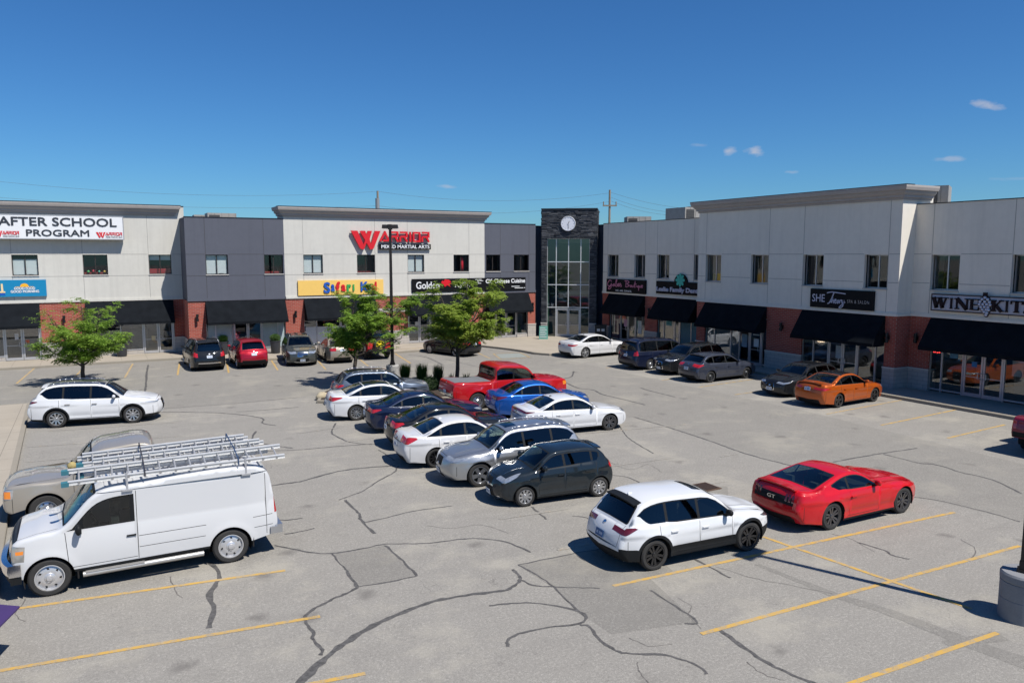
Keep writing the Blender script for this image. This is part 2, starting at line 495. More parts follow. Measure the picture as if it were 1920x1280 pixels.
# ---------------------------------------------------------------- survey: a sight line from the camera to a surface
def G(px, py, z=0.0):
    d = pix_dir(px, py); t = (z - CAM_H) / d.z
    return Vector((d.x * t, d.y * t, z))
class Frame:
    """a wall plane: s runs along the wall left to right as one faces it, d out of the wall, z up"""
    def __init__(f, o, u, n):
        f.o = Vector(o); f.u = Vector(u).normalized(); f.n = Vector(n).normalized()
    def __call__(f, s, d, z):
        return f.o + f.u * s + f.n * d + Vector((0, 0, z))
    def at(f, px, py, d=0.0):
        r = pix_dir(px, py); o = f.o + f.n * d
        t = (o - Vector((0, 0, CAM_H))).dot(f.n) / r.dot(f.n)
        p = Vector((0, 0, CAM_H)) + r * t
        return (p - f.o).dot(f.u), p.z
    def s(f, px, py=520, d=0.0): return f.at(px, py, d)[0]
    def z(f, px, py, d=0.0): return f.at(px, py, d)[1]
# ---------------------------------------------------------------- ground
def sheet(name, pts, z, mat, kind='structure'):
    mb = MB(); mb.face([(p[0], p[1], z) for p in pts])
    o = mb.build(name, mat)
    if o.data.polygons[0].normal.z < 0: o.data.flip_normals()
    return tag(o, kind=kind)
sheet('ground', [(-900, -400), (1200, -400), (1200, 1500), (-900, 1500)], 0.0, M_ASPH)
def ribbon(name, pts, w, z, mat, taper=True, jit=0.0, kind='structure'):
    """flat strip of width w (or a list of widths) along ground points, smoothed"""
    P = [Vector((p[0], p[1], 0)) for p in pts]
    if len(P) > 2:
        Q = [P[0]] + P + [P[-1]]; out = []
        for i in range(1, len(Q) - 2):
            kk = max(4, min(26, int((P[i] - P[i - 1]).length / .16)))
            for k in range(kk):
                t = k / kk
                a, b, c, d = Q[i - 1], Q[i], Q[i + 1], Q[i + 2]
                out.append(.5 * ((2 * b) + (c - a) * t + (2 * a - 5 * b + 4 * c - d) * t * t + (3 * b - a - 3 * c + d) * t ** 3))
        out.append(P[-1]); P = out
    elif jit:
        n = 12; P = [P[0].lerp(P[1], i / n) for i in range(n + 1)]
    mb = MB(); L = []; Rr = []
    for i, p in enumerate(P):
        t = (P[min(i + 1, len(P) - 1)] - P[max(i - 1, 0)]).normalized()
        nrm = Vector((-t.y, t.x, 0))
        f = i / (len(P) - 1)
        ww = (w[0] + (w[1] - w[0]) * f) if hasattr(w, '__len__') else w
        ww *= 1 + jit * (rnd.random() - .5) * 2
        o = nrm * (rnd.random() - .5) * jit * .10
        L.append(p + nrm * ww / 2 + o); Rr.append(p - nrm * ww / 2 + o)
    for i in range(len(P) - 1):
        mb.face([(*L[i][:2], z), (*Rr[i][:2], z), (*Rr[i + 1][:2], z), (*L[i + 1][:2], z)])
    o = mb.build(name, mat)
    for f in o.data.polygons:
        pass
    if o.data.polygons[0].normal.z < 0: o.data.flip_normals()
    return tag(o, kind=kind)
def px_ribbon(name, pl, w, z, mat, **k): return ribbon(name, [G(*p) for p in pl], w, z, mat, **k)

# old repair patches and the darker driving lane
sheet('asphalt_patch', [G(*p) for p in [(622, 1037), (722, 1022), (782, 1079), (671, 1100)]], .002, M_PATCH)
sheet('asphalt_patch', [G(*p) for p in [(972, 1059), (1081, 1036), (1200, 1019), (1262, 1070), (1220, 1085), (1307, 1165), (1284, 1169), (1147, 1188), (1097, 1155), (1045, 1106)]], .002, M_PATCH)
sheet('asphalt_lane', [G(*p) for p in [(-40, 716), (-40, 690), (333, 674), (600, 664), (835, 656), (905, 652), (1000, 664), (1045, 671), (1180, 700), (1500, 768), (1960, 880), (2100, 990), (1920, 978), (1480, 873), (1200, 786), (1060, 760), (900, 706), (560, 745), (302, 766), (-40, 780)]], .001, M_ROAD)
SEAL = [
 ([(394, 1053), (412, 1078), (394, 1113), (401, 1142), (392, 1177)], .11),
 ([(515, 1022), (580, 1034.6), (621, 1037), (687, 1027), (724, 1019.5), (804, 1018), (881, 1009), (946, 1015), (995, 1035)], .055),
 ([(651, 1070), (658, 1082), (671, 1100)], .09), ([(722, 1022), (750, 1046), (782, 1079)], .06), ([(782, 1079), (730, 1090), (671, 1100)], .045),
 ([(622, 1037), (634, 1052), (651, 1070)], .035),
 ([(671, 1100), (651, 1111), (625, 1122), (600, 1135), (576, 1149.5), (574, 1168), (587, 1186), (588, 1200), (604, 1218), (600, 1228)], .07),
 ([(555, 1292), (563, 1280), (601, 1241), (636, 1213), (677, 1186), (728, 1158.6), (800, 1131), (870, 1116), (939, 1107.6), (964, 1098.5), (975, 1087), (970, 1076), (960, 1067)], (.16, .07)),
 ([(977, 1086), (1001, 1097), (1038, 1100), (1080, 1101), (1125, 1102.5)], .05),
 ([(917, 1135), (960, 1131), (994, 1129.5), (1037, 1134), (1085, 1146), (1098, 1155), (1085, 1168), (1008, 1179), (965, 1191), (952, 1202), (952, 1212)], .06),
 ([(1087, 1171), (1105, 1173), (1121, 1195), (1154, 1219), (1183, 1225), (1242, 1227), (1300, 1243), (1326, 1263)], .06),
 ([(1190, 1019), (1081, 1036), (972, 1059)], .04), ([(972, 1059), (1008, 1078), (1045, 1106), (1070, 1132), (1097, 1155)], .045),
 ([(1220, 1106), (1256, 1129.5), (1307, 1164), (1284, 1169)], .05), ([(1302, 1048), (1335, 1065), (1369, 1083)], .06),
 ([(1608, 1016), (1658, 1031), (1672, 1040), (1705, 1048)], .05),
 ([(1344, 1176), (1377, 1200), (1410, 1224), (1453, 1250), (1523, 1280), (1560, 1300)], .085),
 ([(560, 903.3), (600, 892), (643, 881.7), (690, 876), (742, 873)], .09), ([(747, 873), (738, 886), (715, 898), (680, 920), (635, 937)], .05),
 ([(647, 937), (673, 963), (677, 975), (703, 1000)], .07), ([(683, 979), (725, 970), (773, 958), (847, 948)], .05),
 ([(420, 848), (480, 846), (560, 843), (627, 837), (697, 832)], .06), ([(630, 793), (622, 810), (634, 819), (655, 829)], .07), ([(655, 829), (690, 833), (712, 831)], .05),
 ([(710, 843), (740, 863)], .05), ([(997, 950), (1025, 973)], .06), ([(1073, 967), (1095, 969), (1113, 977)], .04),
 ([(278, 684), (275, 700), (274, 715), (272, 735)], .11), ([(302, 766), (430, 757), (560, 745)], .05), ([(302, 772), (412, 774), (488, 783), (492, 793), (517, 797.6)], .07),
 ([(443, 772), (500, 768), (560, 763)], .06), ([(481, 808), (474, 819), (481, 829), (548, 840)], .08), ([(430, 822), (445, 824), (457, 833)], .05),
 ([(500, 912), (530, 907), (560, 903)], .09), ([(522, 975), (545, 974), (567, 971)], .06), ([(533, 1001), (560, 997), (590, 990)], .05),
 ([(1562, 866), (1610, 857), (1652, 850), (1720, 840)], .07), ([(1657, 851), (1720, 867), (1760, 872), (1801, 885), (1860, 899), (1915, 925)], .07),
 ([(1190, 782), (1260, 803), (1330, 826), (1401, 851), (1489, 874)], .07), ([(1057, 715), (1083, 727), (1112, 731), (1129, 739), (1170, 749), (1210, 759)], .10),
 ([(1202, 727), (1217, 732), (1266, 744)], .09), ([(1076, 696), (1071, 706), (1053, 710.5)], .10),
 ([(1163, 800), (1180, 822), (1225, 850)], .045), ([(165, 703), (175, 712), (198, 706)], .08), ([(192, 724), (215, 712), (232, 708)], .09),
 ([(1130, 890), (1170, 893), (1200, 905), (1230, 925)], .035), ([(1700, 930), (1760, 938), (1860, 962), (1912, 978)], .04),
 ([(766, 665), (800, 670), (830, 684)], .10), ([(835, 673), (905, 690)], .06), ([(553, 708), (600, 711), (640, 706)], .08),
]
for pl, w in SEAL: px_ribbon('crack_seal', pl, w, .0035 + .00003 * SEAL.index((pl, w)), M_SEAL, jit=.34)
for pl in [[(1344, 1062), (1420, 1085), (1500, 1100), (1560, 1112)], [(1560, 1000), (1600, 1012), (1640, 1035)], [(1270, 1120), (1296, 1135), (1290, 1152), (1315, 1178)],
           [(1180, 1195), (1215, 1210), (1260, 1206)], [(1400, 1240), (1430, 1262), (1470, 1275)], [(1800, 1010), (1830, 1030), (1815, 1050)], [(320, 1080), (330, 1110), (345, 1120)],
           [(1195, 1240), (1200, 1262), (1215, 1280)], [(800, 985), (850, 990), (900, 983), (955, 1000)], [(50, 1120), (30, 1150), (45, 1165)], [(1130, 860), (1180, 880), (1215, 870), (1240, 885)]]:
    px_ribbon('hairline_crack', pl, .018, .003, M_CRACK, jit=.5)
px_ribbon('asphalt_patch', [(1417, 1057), (1497, 1088), (1566, 1115), (1658, 1144), (1785, 1192), (1840, 1213), (1960, 1255)], (.12, .50), .0022, M_PATCH, jit=.12)
px_ribbon('asphalt_patch', [(1770, 1205), (1820, 1200), (1880, 1192)], (.15, .35), .0025, M_PATCH, jit=.1)

LINES = [((30, 1141), (535, 1069), 0), ((-60, 1267), (600, 1155), 0), ((560, 1286), (685, 1262), 0), ((1150, 1098), (1790, 960), 0), ((1315, 1188), (1912, 1023), 0),
         ((1560, 1293), (1870, 1186), 0), ((1431, 1006), (1822, 1141), 0),
         ((1550, 776), (1695, 749), 1), ((1652, 797), (1802, 766), 0), ((1777, 821), (1884, 796), 0),
         ((337, 679), (333, 703), 0), ((424, 675), (429, 699), 0), ((506, 671), (521, 694), 0), ((597, 677), (611, 693), 1), ((670, 670), (690, 686), 1), ((738, 661), (770, 681), 0),
         ((893, 660), (919, 672), 1), ((65, 690), (31, 719), 1), ((158, 688), (134, 713), 1), ((249, 682), (234, 708), 1),
         ((52, 838), (344, 817), 2), ((50, 866), (150, 857), 2), ((92, 808), (335, 791), 2), ((936, 973), (1064, 953), 2), ((1045, 1031), (1110, 1018), 2), ((1250, 921), (1365, 901), 2), ((1130, 876), (1260, 858), 2), ((1309, 726), (1445, 706), 1), ((1377, 740), (1440, 731), 1),
         ((1241, 713), (1300, 704), 1), ((1136, 690), (1175, 684), 1), ((560, 812), (640, 801), 2), ((1160, 672), (1100, 680), 2), ((640, 830), (700, 820), 2), ((1150, 915), (1182, 926), 1), ((780, 886), (840, 877), 2), ((1100, 812), (1290, 795), 2), ((1350, 856), (1380, 851), 2)]
for i_, (a, b, k) in enumerate(LINES):
    px_ribbon('parking_line', [a, b], .105, .006 + .00006 * i_, (M_LINE, M_LINE_W, M_LINE_F)[k], jit=.04)
# worn accessible-bay square
sheet('bay_marking', [G(*p) for p in [(929, 664), (975, 662), (990, 669), (940, 672)]], .0055, M_BLUE_W)
for a, b in (((925, 663), (975, 661)), ((975, 661), (994, 670)), ((994, 670), (938, 673)), ((938, 673), (925, 663))):
    px_ribbon('parking_line', [a, b], .10, .009 + a[0] * 1e-6, M_LINE_W)
# storm drain with broken paving round it
px_ribbon('asphalt_patch', [(1275, 915), (1310, 918), (1365, 922)], 1.1, .0027, M_PATCH, jit=.1)
dr = empty('storm_drain', G(1318, 914)); tag(dr, 'rusty square storm drain grate set in the asphalt behind the white crossover', 'drain')
mb = MB(); mb.box((-.42, -.36, .008), (.42, .36, .022)); mb.build('frame', plain('rust', (.09, .05, .03), .8, var=.4, vs=8), dr)
mb = MB()
for i in range(9): mb.box((-.36 + i * .085, -.3, .022), (-.31 + i * .085, .3, .034))
mb.build('grate', plain('rust_dark', (.05, .032, .024), .8), dr)

# ---------------------------------------------------------------- sidewalks with kerbs
def slab(name, pts, h, top, side, kerb=.16):
    """raised slab: top sheet + kerb band round its edge"""
    a = 0
    for i in range(len(pts)):
        x0, y0 = pts[i][:2]; x1, y1 = pts[(i + 1) % len(pts)][:2]; a += x0 * y1 - x1 * y0
    if a < 0: pts = pts[::-1]
    mb = MB(); n = len(pts)
    ins = []
    for i in range(n):
        p = Vector(pts[i][:2]); q = Vector(pts[(i + 1) % n][:2]); r = Vector(pts[i - 1][:2])
        t1 = (q - p).normalized(); t0 = (p - r).normalized()
        n1 = Vector((-t1.y, t1.x)); n0 = Vector((-t0.y, t0.x)); b = (n1 + n0).normalized()
        ins.append(p + b * (kerb / max(.3, b.dot(n1))))
    mb.mat(side)
    for i in range(n):
        j = (i + 1) % n
        p, q, a_, b_ = pts[i], pts[j], ins[i], ins[j]
        mb.face([(p[0], p[1], 0), (q[0], q[1], 0), (q[0], q[1], h - .02), (p[0], p[1], h - .02)])
        pi = Vector(p[:2]).lerp(a_, .15); qi = Vector(q[:2]).lerp(b_, .15)
        mb.face([(p[0], p[1], h - .02), (q[0], q[1], h - .02), (qi[0], qi[1], h), (pi[0], pi[1], h)])
        mb.face([(pi[0], pi[1], h), (qi[0], qi[1], h), (b_[0], b_[1], h), (a_[0], a_[1], h)])
    mb.mat(top)
    mb.face([(p[0], p[1], h) for p in ins])
    return tag(mb.build(name), kind='structure')
WY = 55.0      # left wing, bumped-out front plane
AY = 58.0      # left wing, recessed white block
EX = 36.5      # right wing, set-back walls
FX = 35.4      # right wing, bumped-out block
k1 = [(-40, 54.9), (5.0, 54.7), (5.3, 51.6), (18.6, 50.9), (25.5, 51.4)]
arc = []
for i in range(9):
    t = i / 8; arc.append((25.5 + 1.3 * math.sin(t * PI / 2) * 1.0, 51.4 - 5.6 * t))
arc += [(27.4, 44.7), (28.6, 44.2), (30.5, 44.6), (33.0, 45.4), (33.9, 44.6)]
slab('sidewalk', k1 + arc[1:] + [(33.75, 43), (33.7, 10), (33.7, -12), (60, -12), (60, 75), (-40, 75)], .15, M_WALK, M_KERB)
px_ribbon('yellow_kerb_paint', [G(739, 659, .155), G(824, 654.5, .155)] and [(739, 659), (824, 654.5)], .12, .158, M_LINE_W)
slab('sidewalk', [(-2.70, 41.2), (-2.6, 37.0), (-2.35, 27.0), (-1.95, 16.5), (-1.85, 9.0), (-30, 9), (-30, 41.2)], .14, M_WALK, M_KERB)
# planted island with mulch
M_MULCH = plain('mulch', (.045, .032, .024), .95, var=.5, vs=20, bmp=.6)
isl = [G(*p) for p in [(594, 756), (602, 740), (640, 722), (700, 714), (780, 711), (868, 713), (886, 724), (876, 746), (800, 753), (700, 760)]]
slab('planting_island', isl, .14, M_MULCH, M_KERB)

# ---------------------------------------------------------------- building helpers
def wall(mb, f, s0, s1, z0, z1, holes=(), d=0.0, depth=.18, cap=True):
    """wall face on plane d with rectangular holes and their reveals"""
    ss = sorted(set([s0, s1] + [h[i] for h in holes for i in (0, 1)])); zs = sorted(set([z0, z1] + [h[i] for h in holes for i in (2, 3)]))
    for i in range(len(ss) - 1):
        for j in range(len(zs) - 1):
            cs, cz = (ss[i] + ss[i + 1]) / 2, (zs[j] + zs[j + 1]) / 2
            if any(h[0] < cs < h[1] and h[2] < cz < h[3] for h in holes): continue
            mb.face([f(ss[i], d, zs[j]), f(ss[i + 1], d, zs[j]), f(ss[i + 1], d, zs[j + 1]), f(ss[i], d, zs[j + 1])])
    for h in holes:
        a, b, c, e = h; g = d - depth
        mb.face([f(a, d, c), f(b, d, c), f(b, g, c), f(a, g, c)])
        mb.face([f(a, d, e), f(b, d, e), f(b, g, e), f(a, g, e)])
        mb.face([f(a, d, c), f(a, g, c), f(a, g, e), f(a, d, e)])
        mb.face([f(b, d, c), f(b, g, c), f(b, g, e), f(b, d, e)])
def fbox(mb, f, s0, s1, d0, d1, z0, z1): mb.box((s0, d0, z0), (s1, d1, z1), f)

def window(parent, f, a, b, c, e, depth=.16, blind=None, frame=M_BRONZE, extra=None, split=.5, gl=None):
    w = MB(); g = -depth
    t = .05
    fbox(w, f, a, b, g - .04, g + .03, c, c + t); fbox(w, f, a, b, g - .04, g + .03, e - t, e)
    fbox(w, f, a, a + t, g - .037, g + .033, c + t, e - t); fbox(w, f, b - t, b, g - .037, g + .033, c + t, e - t)
    m = a + (b - a) * split
    fbox(w, f, m - .028, m + .028, g - .034, g + .036, c + t, e - t)
    o = w.build('window', frame, parent)
    p = MB(); p.face([f(a, g, c), f(b, g, c), f(b, g, e), f(a, g, e)]); p.build('pane', gl or M_WINGL, o)
    if blind:
        q = MB(); zb = c + (e - c) * blind[0]; zt = e - (e - c) * blind[1]
        for (u0, u1, lo) in ((a + t, m - .03, 0), (m + .03, b - t, blind[2] if len(blind) > 2 else 0)):
            n = 7; pts = []
            for i in range(n):
                s = u0 + (u1 - u0) * i / (n - 1)
                pts.append((s, zb + lo * math.sin(i * .8) * .04 + lo * .05 * i / n))
            for i in range(n - 1):
                q.face([f(pts[i][0], g - .07, pts[i][1]), f(pts[i + 1][0], g - .07, pts[i + 1][1]), f(pts[i + 1][0], g - .07, zt), f(pts[i][0], g - .07, zt)])
        q.build('blind', M_BLIND, o)
    if extra: extra(o, f, a, b, c, e, g)
    s = MB(); fbox(s, f, a - .03, b + .03, .002, .05, c - .06, c - .002); s.build('sill', MATS.get('sillm') or plain('sillm', (.45, .43, .40), .8), o)
    return o
def bar_inside(col, h, d=.3):
    def fn(o, f, a, b, c, e, g):
        m = MB(); fbox(m, f, a + .04, b - .04, g - d - .3, g - d, c + .03, c + h); m.build('interior_ledge', plain('inside_%.2f_%.2f_%.2f' % col, col, .7), o)
    return fn
def balls_inside(o, f, a, b, c, e, g):
    bar_inside((.28, .03, .03), .16)(o, f, a, b, c, e, g)
    for i, (col, r) in enumerate((((.10, .45, .15), .09), ((.6, .05, .08), .11), ((.1, .4, .3), .08), ((.7, .45, .1), .08))):
        m = MB(); s = a + (b - a) * (.2 + .22 * i)
        m.lathe([(.001, -r), (r * .7, -r * .7), (r, 0), (r * .7, r * .7), (.001, r)], c=f(s, g - .22, c + .12 + r), n=10)
        m.build('ball', plain('ball%d' % i, col, .5), o, smooth=True)
def awning(parent, f, s0, s1, z1=3.80, z0=2.42, out=.95, d=0.0):
    m = MB()
    n = max(2, int((s1 - s0) / 1.2))
    sag = .02
    for i in range(n):
        a = s0 + (s1 - s0) * i / n; b = s0 + (s1 - s0) * (i + 1) / n
        m.face([f(a, d + out, z0), f(b, d + out, z0), f(b, d + .04, z1), f(a, d + .04, z1)])
        m.face([f(a, d + out, z0), f(b, d + out, z0), f(b, d + out, z0 - .16), f(a, d + out, z0 - .16)])
    for i in range(1, n):      # sewn seams standing slightly proud of the cloth
        a = s0 + (s1 - s0) * i / n
        m.face([f(a - .012, d + out + .006, z0), f(a + .012, d + out + .006, z0), f(a + .012, d + .046, z1), f(a - .012, d + .046, z1)])
    m.face([f(s0, d + out + .006, z0 - .02), f(s1, d + out + .006, z0 - .02), f(s1, d + out + .006, z0), f(s0, d + out + .006, z0)])
    for s in (s0, s1):
        m.face([f(s, d + out, z0), f(s, d + .04, z1), f(s, d + .04, z0), ])
        m.face([f(s, d + out, z0), f(s, d + out, z0 - .16), f(s, d + .04, z0 - .16), f(s, d + .04, z0)])
    o = m.build('awning', M_AWN, parent)
    return o
def pier(parent, f, s0, s1, d=0.0, back=-.6, stone=1.15, band=None, zt=3.84):
    m = MB(); m.mat(M_BRICK)
    fbox(m, f, s0, s1, back, d, stone + .06, zt)
    o = m.build('brick_pier', None, parent)
    m = MB(); m.mat(M_STONE); fbox(m, f, s0 - .03, s1 + .03, back, d + .05, .14, stone)
    m.mat(M_CAP); fbox(m, f, s0 - .05, s1 + .05, back, d + .08, stone, stone + .07)
    if band: fbox(m, f, s0 - .004, s1 + .004, back, d + .012, band, band + .28)
    m.build('stone_base', None, o)
    return o
def door(parent, f, a, b, z0, z1, g, leaves=2, handle=True):
    """glazed aluminium entrance door, one object per leaf"""
    w = (b - a) / leaves
    for k in range(leaves):
        x0 = a + k * w + .012; x1 = a + (k + 1) * w - .012
        m = MB()
        fbox(m, f, x0, x0 + .085, g - .02, g + .045, z0, z1); fbox(m, f, x1 - .085, x1, g - .02, g + .045, z0, z1)
        fbox(m, f, x0 + .085, x1 - .085, g - .018, g + .043, z0, z0 + .17); fbox(m, f, x0 + .085, x1 - .085, g - .018, g + .043, z1 - .10, z1)
        fbox(m, f, x0 + .085, x1 - .085, g - .01, g + .03, z0 + .93, z0 + .96)
        o = m.build('door', M_ALU, parent)
        p = MB(); p.face([f(x0 + .05, g + .01, z0 + .1), f(x1 - .05, g + .01, z0 + .1), f(x1 - .05, g + .01, z1 - .05), f(x0 + .05, g + .01, z1 - .05)]); p.build('pane', M_SHOPGL, o)
        if handle:
            hs = (x1 - .045) if k == 0 else (x0 + .045)
            hd = (hs - .14) if k == 0 else (hs + .14)
            h = MB(); zc = z0 + 1.02
            h.tube([f(hs, g + .045, zc + .13), f(hs, g + .11, zc + .13), f(hd, g + .11, zc + .13), f(hd, g + .11, zc - .13), f(hs, g + .11, zc - .13), f(hs, g + .045, zc - .13)], .018, 6)
            h.build('handle', M_ALU, o)
def storefront(parent, f, s0, s1, bays, g=-.14, zt=3.0, sill=.42, doorz=2.30, stone_sill=True):
    """bays: list of (kind, s_left, s_right); kind 'g' glass, 'd' double door, '1' single door"""
    fr = MB(); fr.mat(M_ALU)
    z0 = .15
    gl = []
    for kind, a, b in bays:
        for s in (a, b): fbox(fr, f, s - .035, s + .035, g - .05, g + .05, z0, zt)
        if kind in 'd1':
            fbox(fr, f, a + .035, b - .035, g - .048, g + .048, doorz, doorz + .07)
            gl.append((a, b, doorz + .07, zt))
        else:
            fbox(fr, f, a + .035, b - .035, g - .048, g + .048, sill, sill + .07)
            gl.append((a, b, sill + .07, zt))
    fbox(fr, f, s0, s1, g - .046, g + .046, zt, zt + .08)
    o = fr.build('storefront_frame', None, parent)
    p = MB()
    for a, b, c, e in gl: p.face([f(a, g, c), f(b, g, c), f(b, g, e), f(a, g, e)])
    p.build('pane', M_SHOPGL, o)
    runs = []
    for kind, a, b in bays:
        if kind != 'g' or sill <= .3: continue
        if runs and abs(runs[-1][1] - a) < .01: runs[-1][1] = b
        else: runs.append([a, b])
    for a, b in runs:
        m = MB(); m.mat(M_STONE); fbox(m, f, a, b, g - .1, g + .12, .14, sill - .03); m.build('stone_sill', None, o)
    for kind, a, b in bays:
        if kind == 'd': door(parent, f, a + .04, b - .04, z0 + .02, doorz, g, 2)
        if kind == '1': door(parent, f, a + .04, b - .04, z0 + .02, doorz, g, 1)
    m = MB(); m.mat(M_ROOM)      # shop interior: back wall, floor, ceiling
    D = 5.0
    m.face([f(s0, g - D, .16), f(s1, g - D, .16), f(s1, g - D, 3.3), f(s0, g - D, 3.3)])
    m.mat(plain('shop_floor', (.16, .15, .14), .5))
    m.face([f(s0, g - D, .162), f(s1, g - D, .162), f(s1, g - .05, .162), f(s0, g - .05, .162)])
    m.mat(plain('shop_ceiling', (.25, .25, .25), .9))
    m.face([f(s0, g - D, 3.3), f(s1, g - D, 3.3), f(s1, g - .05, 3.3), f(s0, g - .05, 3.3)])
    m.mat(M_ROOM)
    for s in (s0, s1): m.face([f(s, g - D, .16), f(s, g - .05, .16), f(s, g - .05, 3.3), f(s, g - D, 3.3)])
    # counters and shelving inside
    m.mat(plain('shop_fitting', (.30, .27, .24), .7, var=.3))
    for i in range(max(1, int((s1 - s0) / 1.8))):
        a = s0 + .5 + i * 1.8 + rnd.random() * .5
        if a + .9 < s1: fbox(m, f, a, a + .6 + rnd.random() * .5, g - 3.2 - rnd.random(), g - 2.6, .165, .9 + rnd.random() * .9)
    m.build('shop_interior', None, parent)
    m = MB(); m.mat(M_BRICK); fbox(m, f, s0, s1, -.30, -.02, zt + .09, 3.83); m.build('lintel_wall', None, parent)
    return o
def seams(mb, f, s0, s1, vs, hz, z0, z1, d=.003, w=.028, skip=()):
    for z in hz:
        segs = [(s0, s1)]
        for (a, b) in skip:
            nx = []
            for (p, q) in segs:
                if b <= p or a >= q: nx.append((p, q))
                else:
                    if a > p: nx.append((p, a))
                    if b < q: nx.append((b, q))
            segs = nx
        for (p, q) in segs: mb.face([f(p, d, z - w / 2), f(q, d, z - w / 2), f(q, d, z + w / 2), f(p, d, z + w / 2)])
    for s, za, zb in vs: mb.face([f(s - w / 2, d + .001, za), f(s + w / 2, d + .001, za), f(s + w / 2, d + .001, zb), f(s - w / 2, d + .001, zb)])
def cornice(parent, f, s0, s1, zt, ends=(True, True), dd=2.0):
    m = MB(); m.mat(M_CORN)
    prof = [(0.06, zt - .70), (.06, zt - .60), (.16, zt - .58), (.16, zt - .46), (.22, zt - .44), (.30, zt - .34), (.30, zt - .26), (.40, zt - .24), (.44, zt - .10), (.44, zt), (-.2, zt)]
    for i in range(len(prof) - 1):
        (a, za), (b, zb) = prof[i], prof[i + 1]
        m.face([f(s0 - a, a, za), f(s1 + a, a, za), f(s1 + b, b, zb), f(s0 - b, b, zb)])
        for e, s, sg in ((ends[0], s0, -1), (ends[1], s1, 1)):
            if e: m.face([f(s + sg * a, a, za), f(s + sg * b, b, zb), f(s + sg * b, -dd, zb), f(s + sg * a, -dd, za)])
    m.mat(M_FLASH); fbox(m, f, s0 - .45, s1 + .45, -.2, .46, zt, zt + .03)
    return m.build('cornice', None, parent)
def block(parent, f, s0, s1, zt, mat, wins, seam_m, dd=9.0, ledge=True, zb=3.88, side=(True, True), floor_h=6.9):
    """upper storey wall with window holes, side returns, roof, base ledge and panel joints"""
    m = MB(); m.mat(mat)
    holes = [(w[0], w[1], w[2], w[3]) for w in wins]
    wall(m, f, s0, s1, zb, zt, holes)
    for k, s in ((0, s0), (1, s1)):
        if side[k]: m.face([f(s, 0, zb), f(s, -dd, zb), f(s, -dd, zt), f(s, 0, zt)])
    m.face([f(s0, 0, zb), f(s1, 0, zb), f(s1, -.55, zb), f(s0, -.55, zb)])
    m.face([f(s0, -.32, zt - .5), f(s1, -.32, zt - .5), f(s1, -.32, zt), f(s0, -.32, zt)])
    m.face([f(s0, 0, zt), f(s1, 0, zt), f(s1, -.32, zt), f(s0, -.32, zt)])
    m.face([f(s0, -dd, 3.9 if dd < 3 else .1), f(s1, -dd, 3.9 if dd < 3 else .1), f(s1, -dd, zt), f(s0, -dd, zt)])
    if dd < 3:      # tall parapet block: the roof carries on behind it at the neighbours' height
        m.face([f(s0, -12, .1), f(s1, -12, .1), f(s1, -12, 9.0), f(s0, -12, 9.0)]); m.face([f(s0, -dd, 9.0), f(s1, -dd, 9.0), f(s1, -12, 9.0), f(s0, -12, 9.0)])
        m.face([f(s0, -dd, 3.9), f(s0, -12, 3.9), f(s0, -12, 9.0), f(s0, -dd, 9.0)]); m.face([f(s1, -dd, 3.9), f(s1, -12, 3.9), f(s1, -12, 9.0), f(s1, -dd, 9.0)])
    w = m.build('wall', None, parent)
    m = MB(); m.mat(M_ROOF); fbox(m, f, s0 + .02, s1 - .02, -dd + .02, -.33, zt - .55, zt - .5)
    m.mat(M_FLASH); fbox(m, f, s0 - .01, s1 + .01, -.34, .03, zt + .001, zt + .045)
    m.build('roof', None, parent)
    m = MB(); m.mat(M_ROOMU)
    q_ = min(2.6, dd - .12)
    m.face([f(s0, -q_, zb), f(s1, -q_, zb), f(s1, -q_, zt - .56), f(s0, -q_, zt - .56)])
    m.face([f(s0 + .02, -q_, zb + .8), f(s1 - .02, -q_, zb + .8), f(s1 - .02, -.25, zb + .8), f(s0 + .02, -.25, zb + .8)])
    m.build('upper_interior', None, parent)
    m = MB()
    hz = [6.9 + .03, 5.50]
    seams(m, f, s0, s1, [(s, zb + .12, zt) for s in sorted({round(x, 3) for w_ in wins for x in w_[4:] if x is not None})], hz, zb, zt, skip=[(h[0] - .04, h[1] + .04) for h in holes])
    if m.v: m.build('panel_joints', seam_m, w)
    if ledge:
        m = MB(); m.mat(mat); fbox(m, f, s0 - .02, s1 + .02, -.3, .07, zb - .06, zb + .06); fbox(m, f, s0 - .01, s1 + .01, -.3, .04, zb + .061, zb + .12); m.build('ledge', None, parent)
    return w

# ---------------------------------------------------------------- lettering
def text_geo(s, bold=0.0, shear=0.0, space=1.0):
    cu = bpy.data.curves.new('t', 'FONT'); cu.body = s; cu.size = 1
    cu.offset = bold; cu.shear = shear; cu.space_character = space; cu.resolution_u = 3
    o = bpy.data.objects.new('t', cu); COL.objects.link(o)
    dg = bpy.context.evaluated_depsgraph_get()
    me = bpy.data.meshes.new_from_object(o.evaluated_get(dg))
    vs = np.array([v.co[:] for v in me.vertices]); fs = [tuple(p.vertices) for p in me.polygons]
    bpy.data.objects.remove(o); bpy.data.meshes.remove(me)
    return vs, fs
def extrude_2d(mb, P, fs, mp, thick):
    """P: (n,2) points, fs faces -> front at depth thick, with side walls from 0; mp(x, z, d) -> 3-D"""
    n0 = len(mb.v)
    mb.raw([mp(x, z, thick) for x, z in P], fs)
    if thick > 0.015:
        cnt = {}
        for f in fs:
            for i in range(len(f)):
                a, b = f[i], f[(i + 1) % len(f)]; k = (min(a, b), max(a, b)); cnt[k] = cnt.get(k, 0) + 1
        for (a, b), c in cnt.items():
            if c == 1: mb.face([mp(*P[a], thick), mp(*P[b], thick), mp(*P[b], 0), mp(*P[a], 0)])
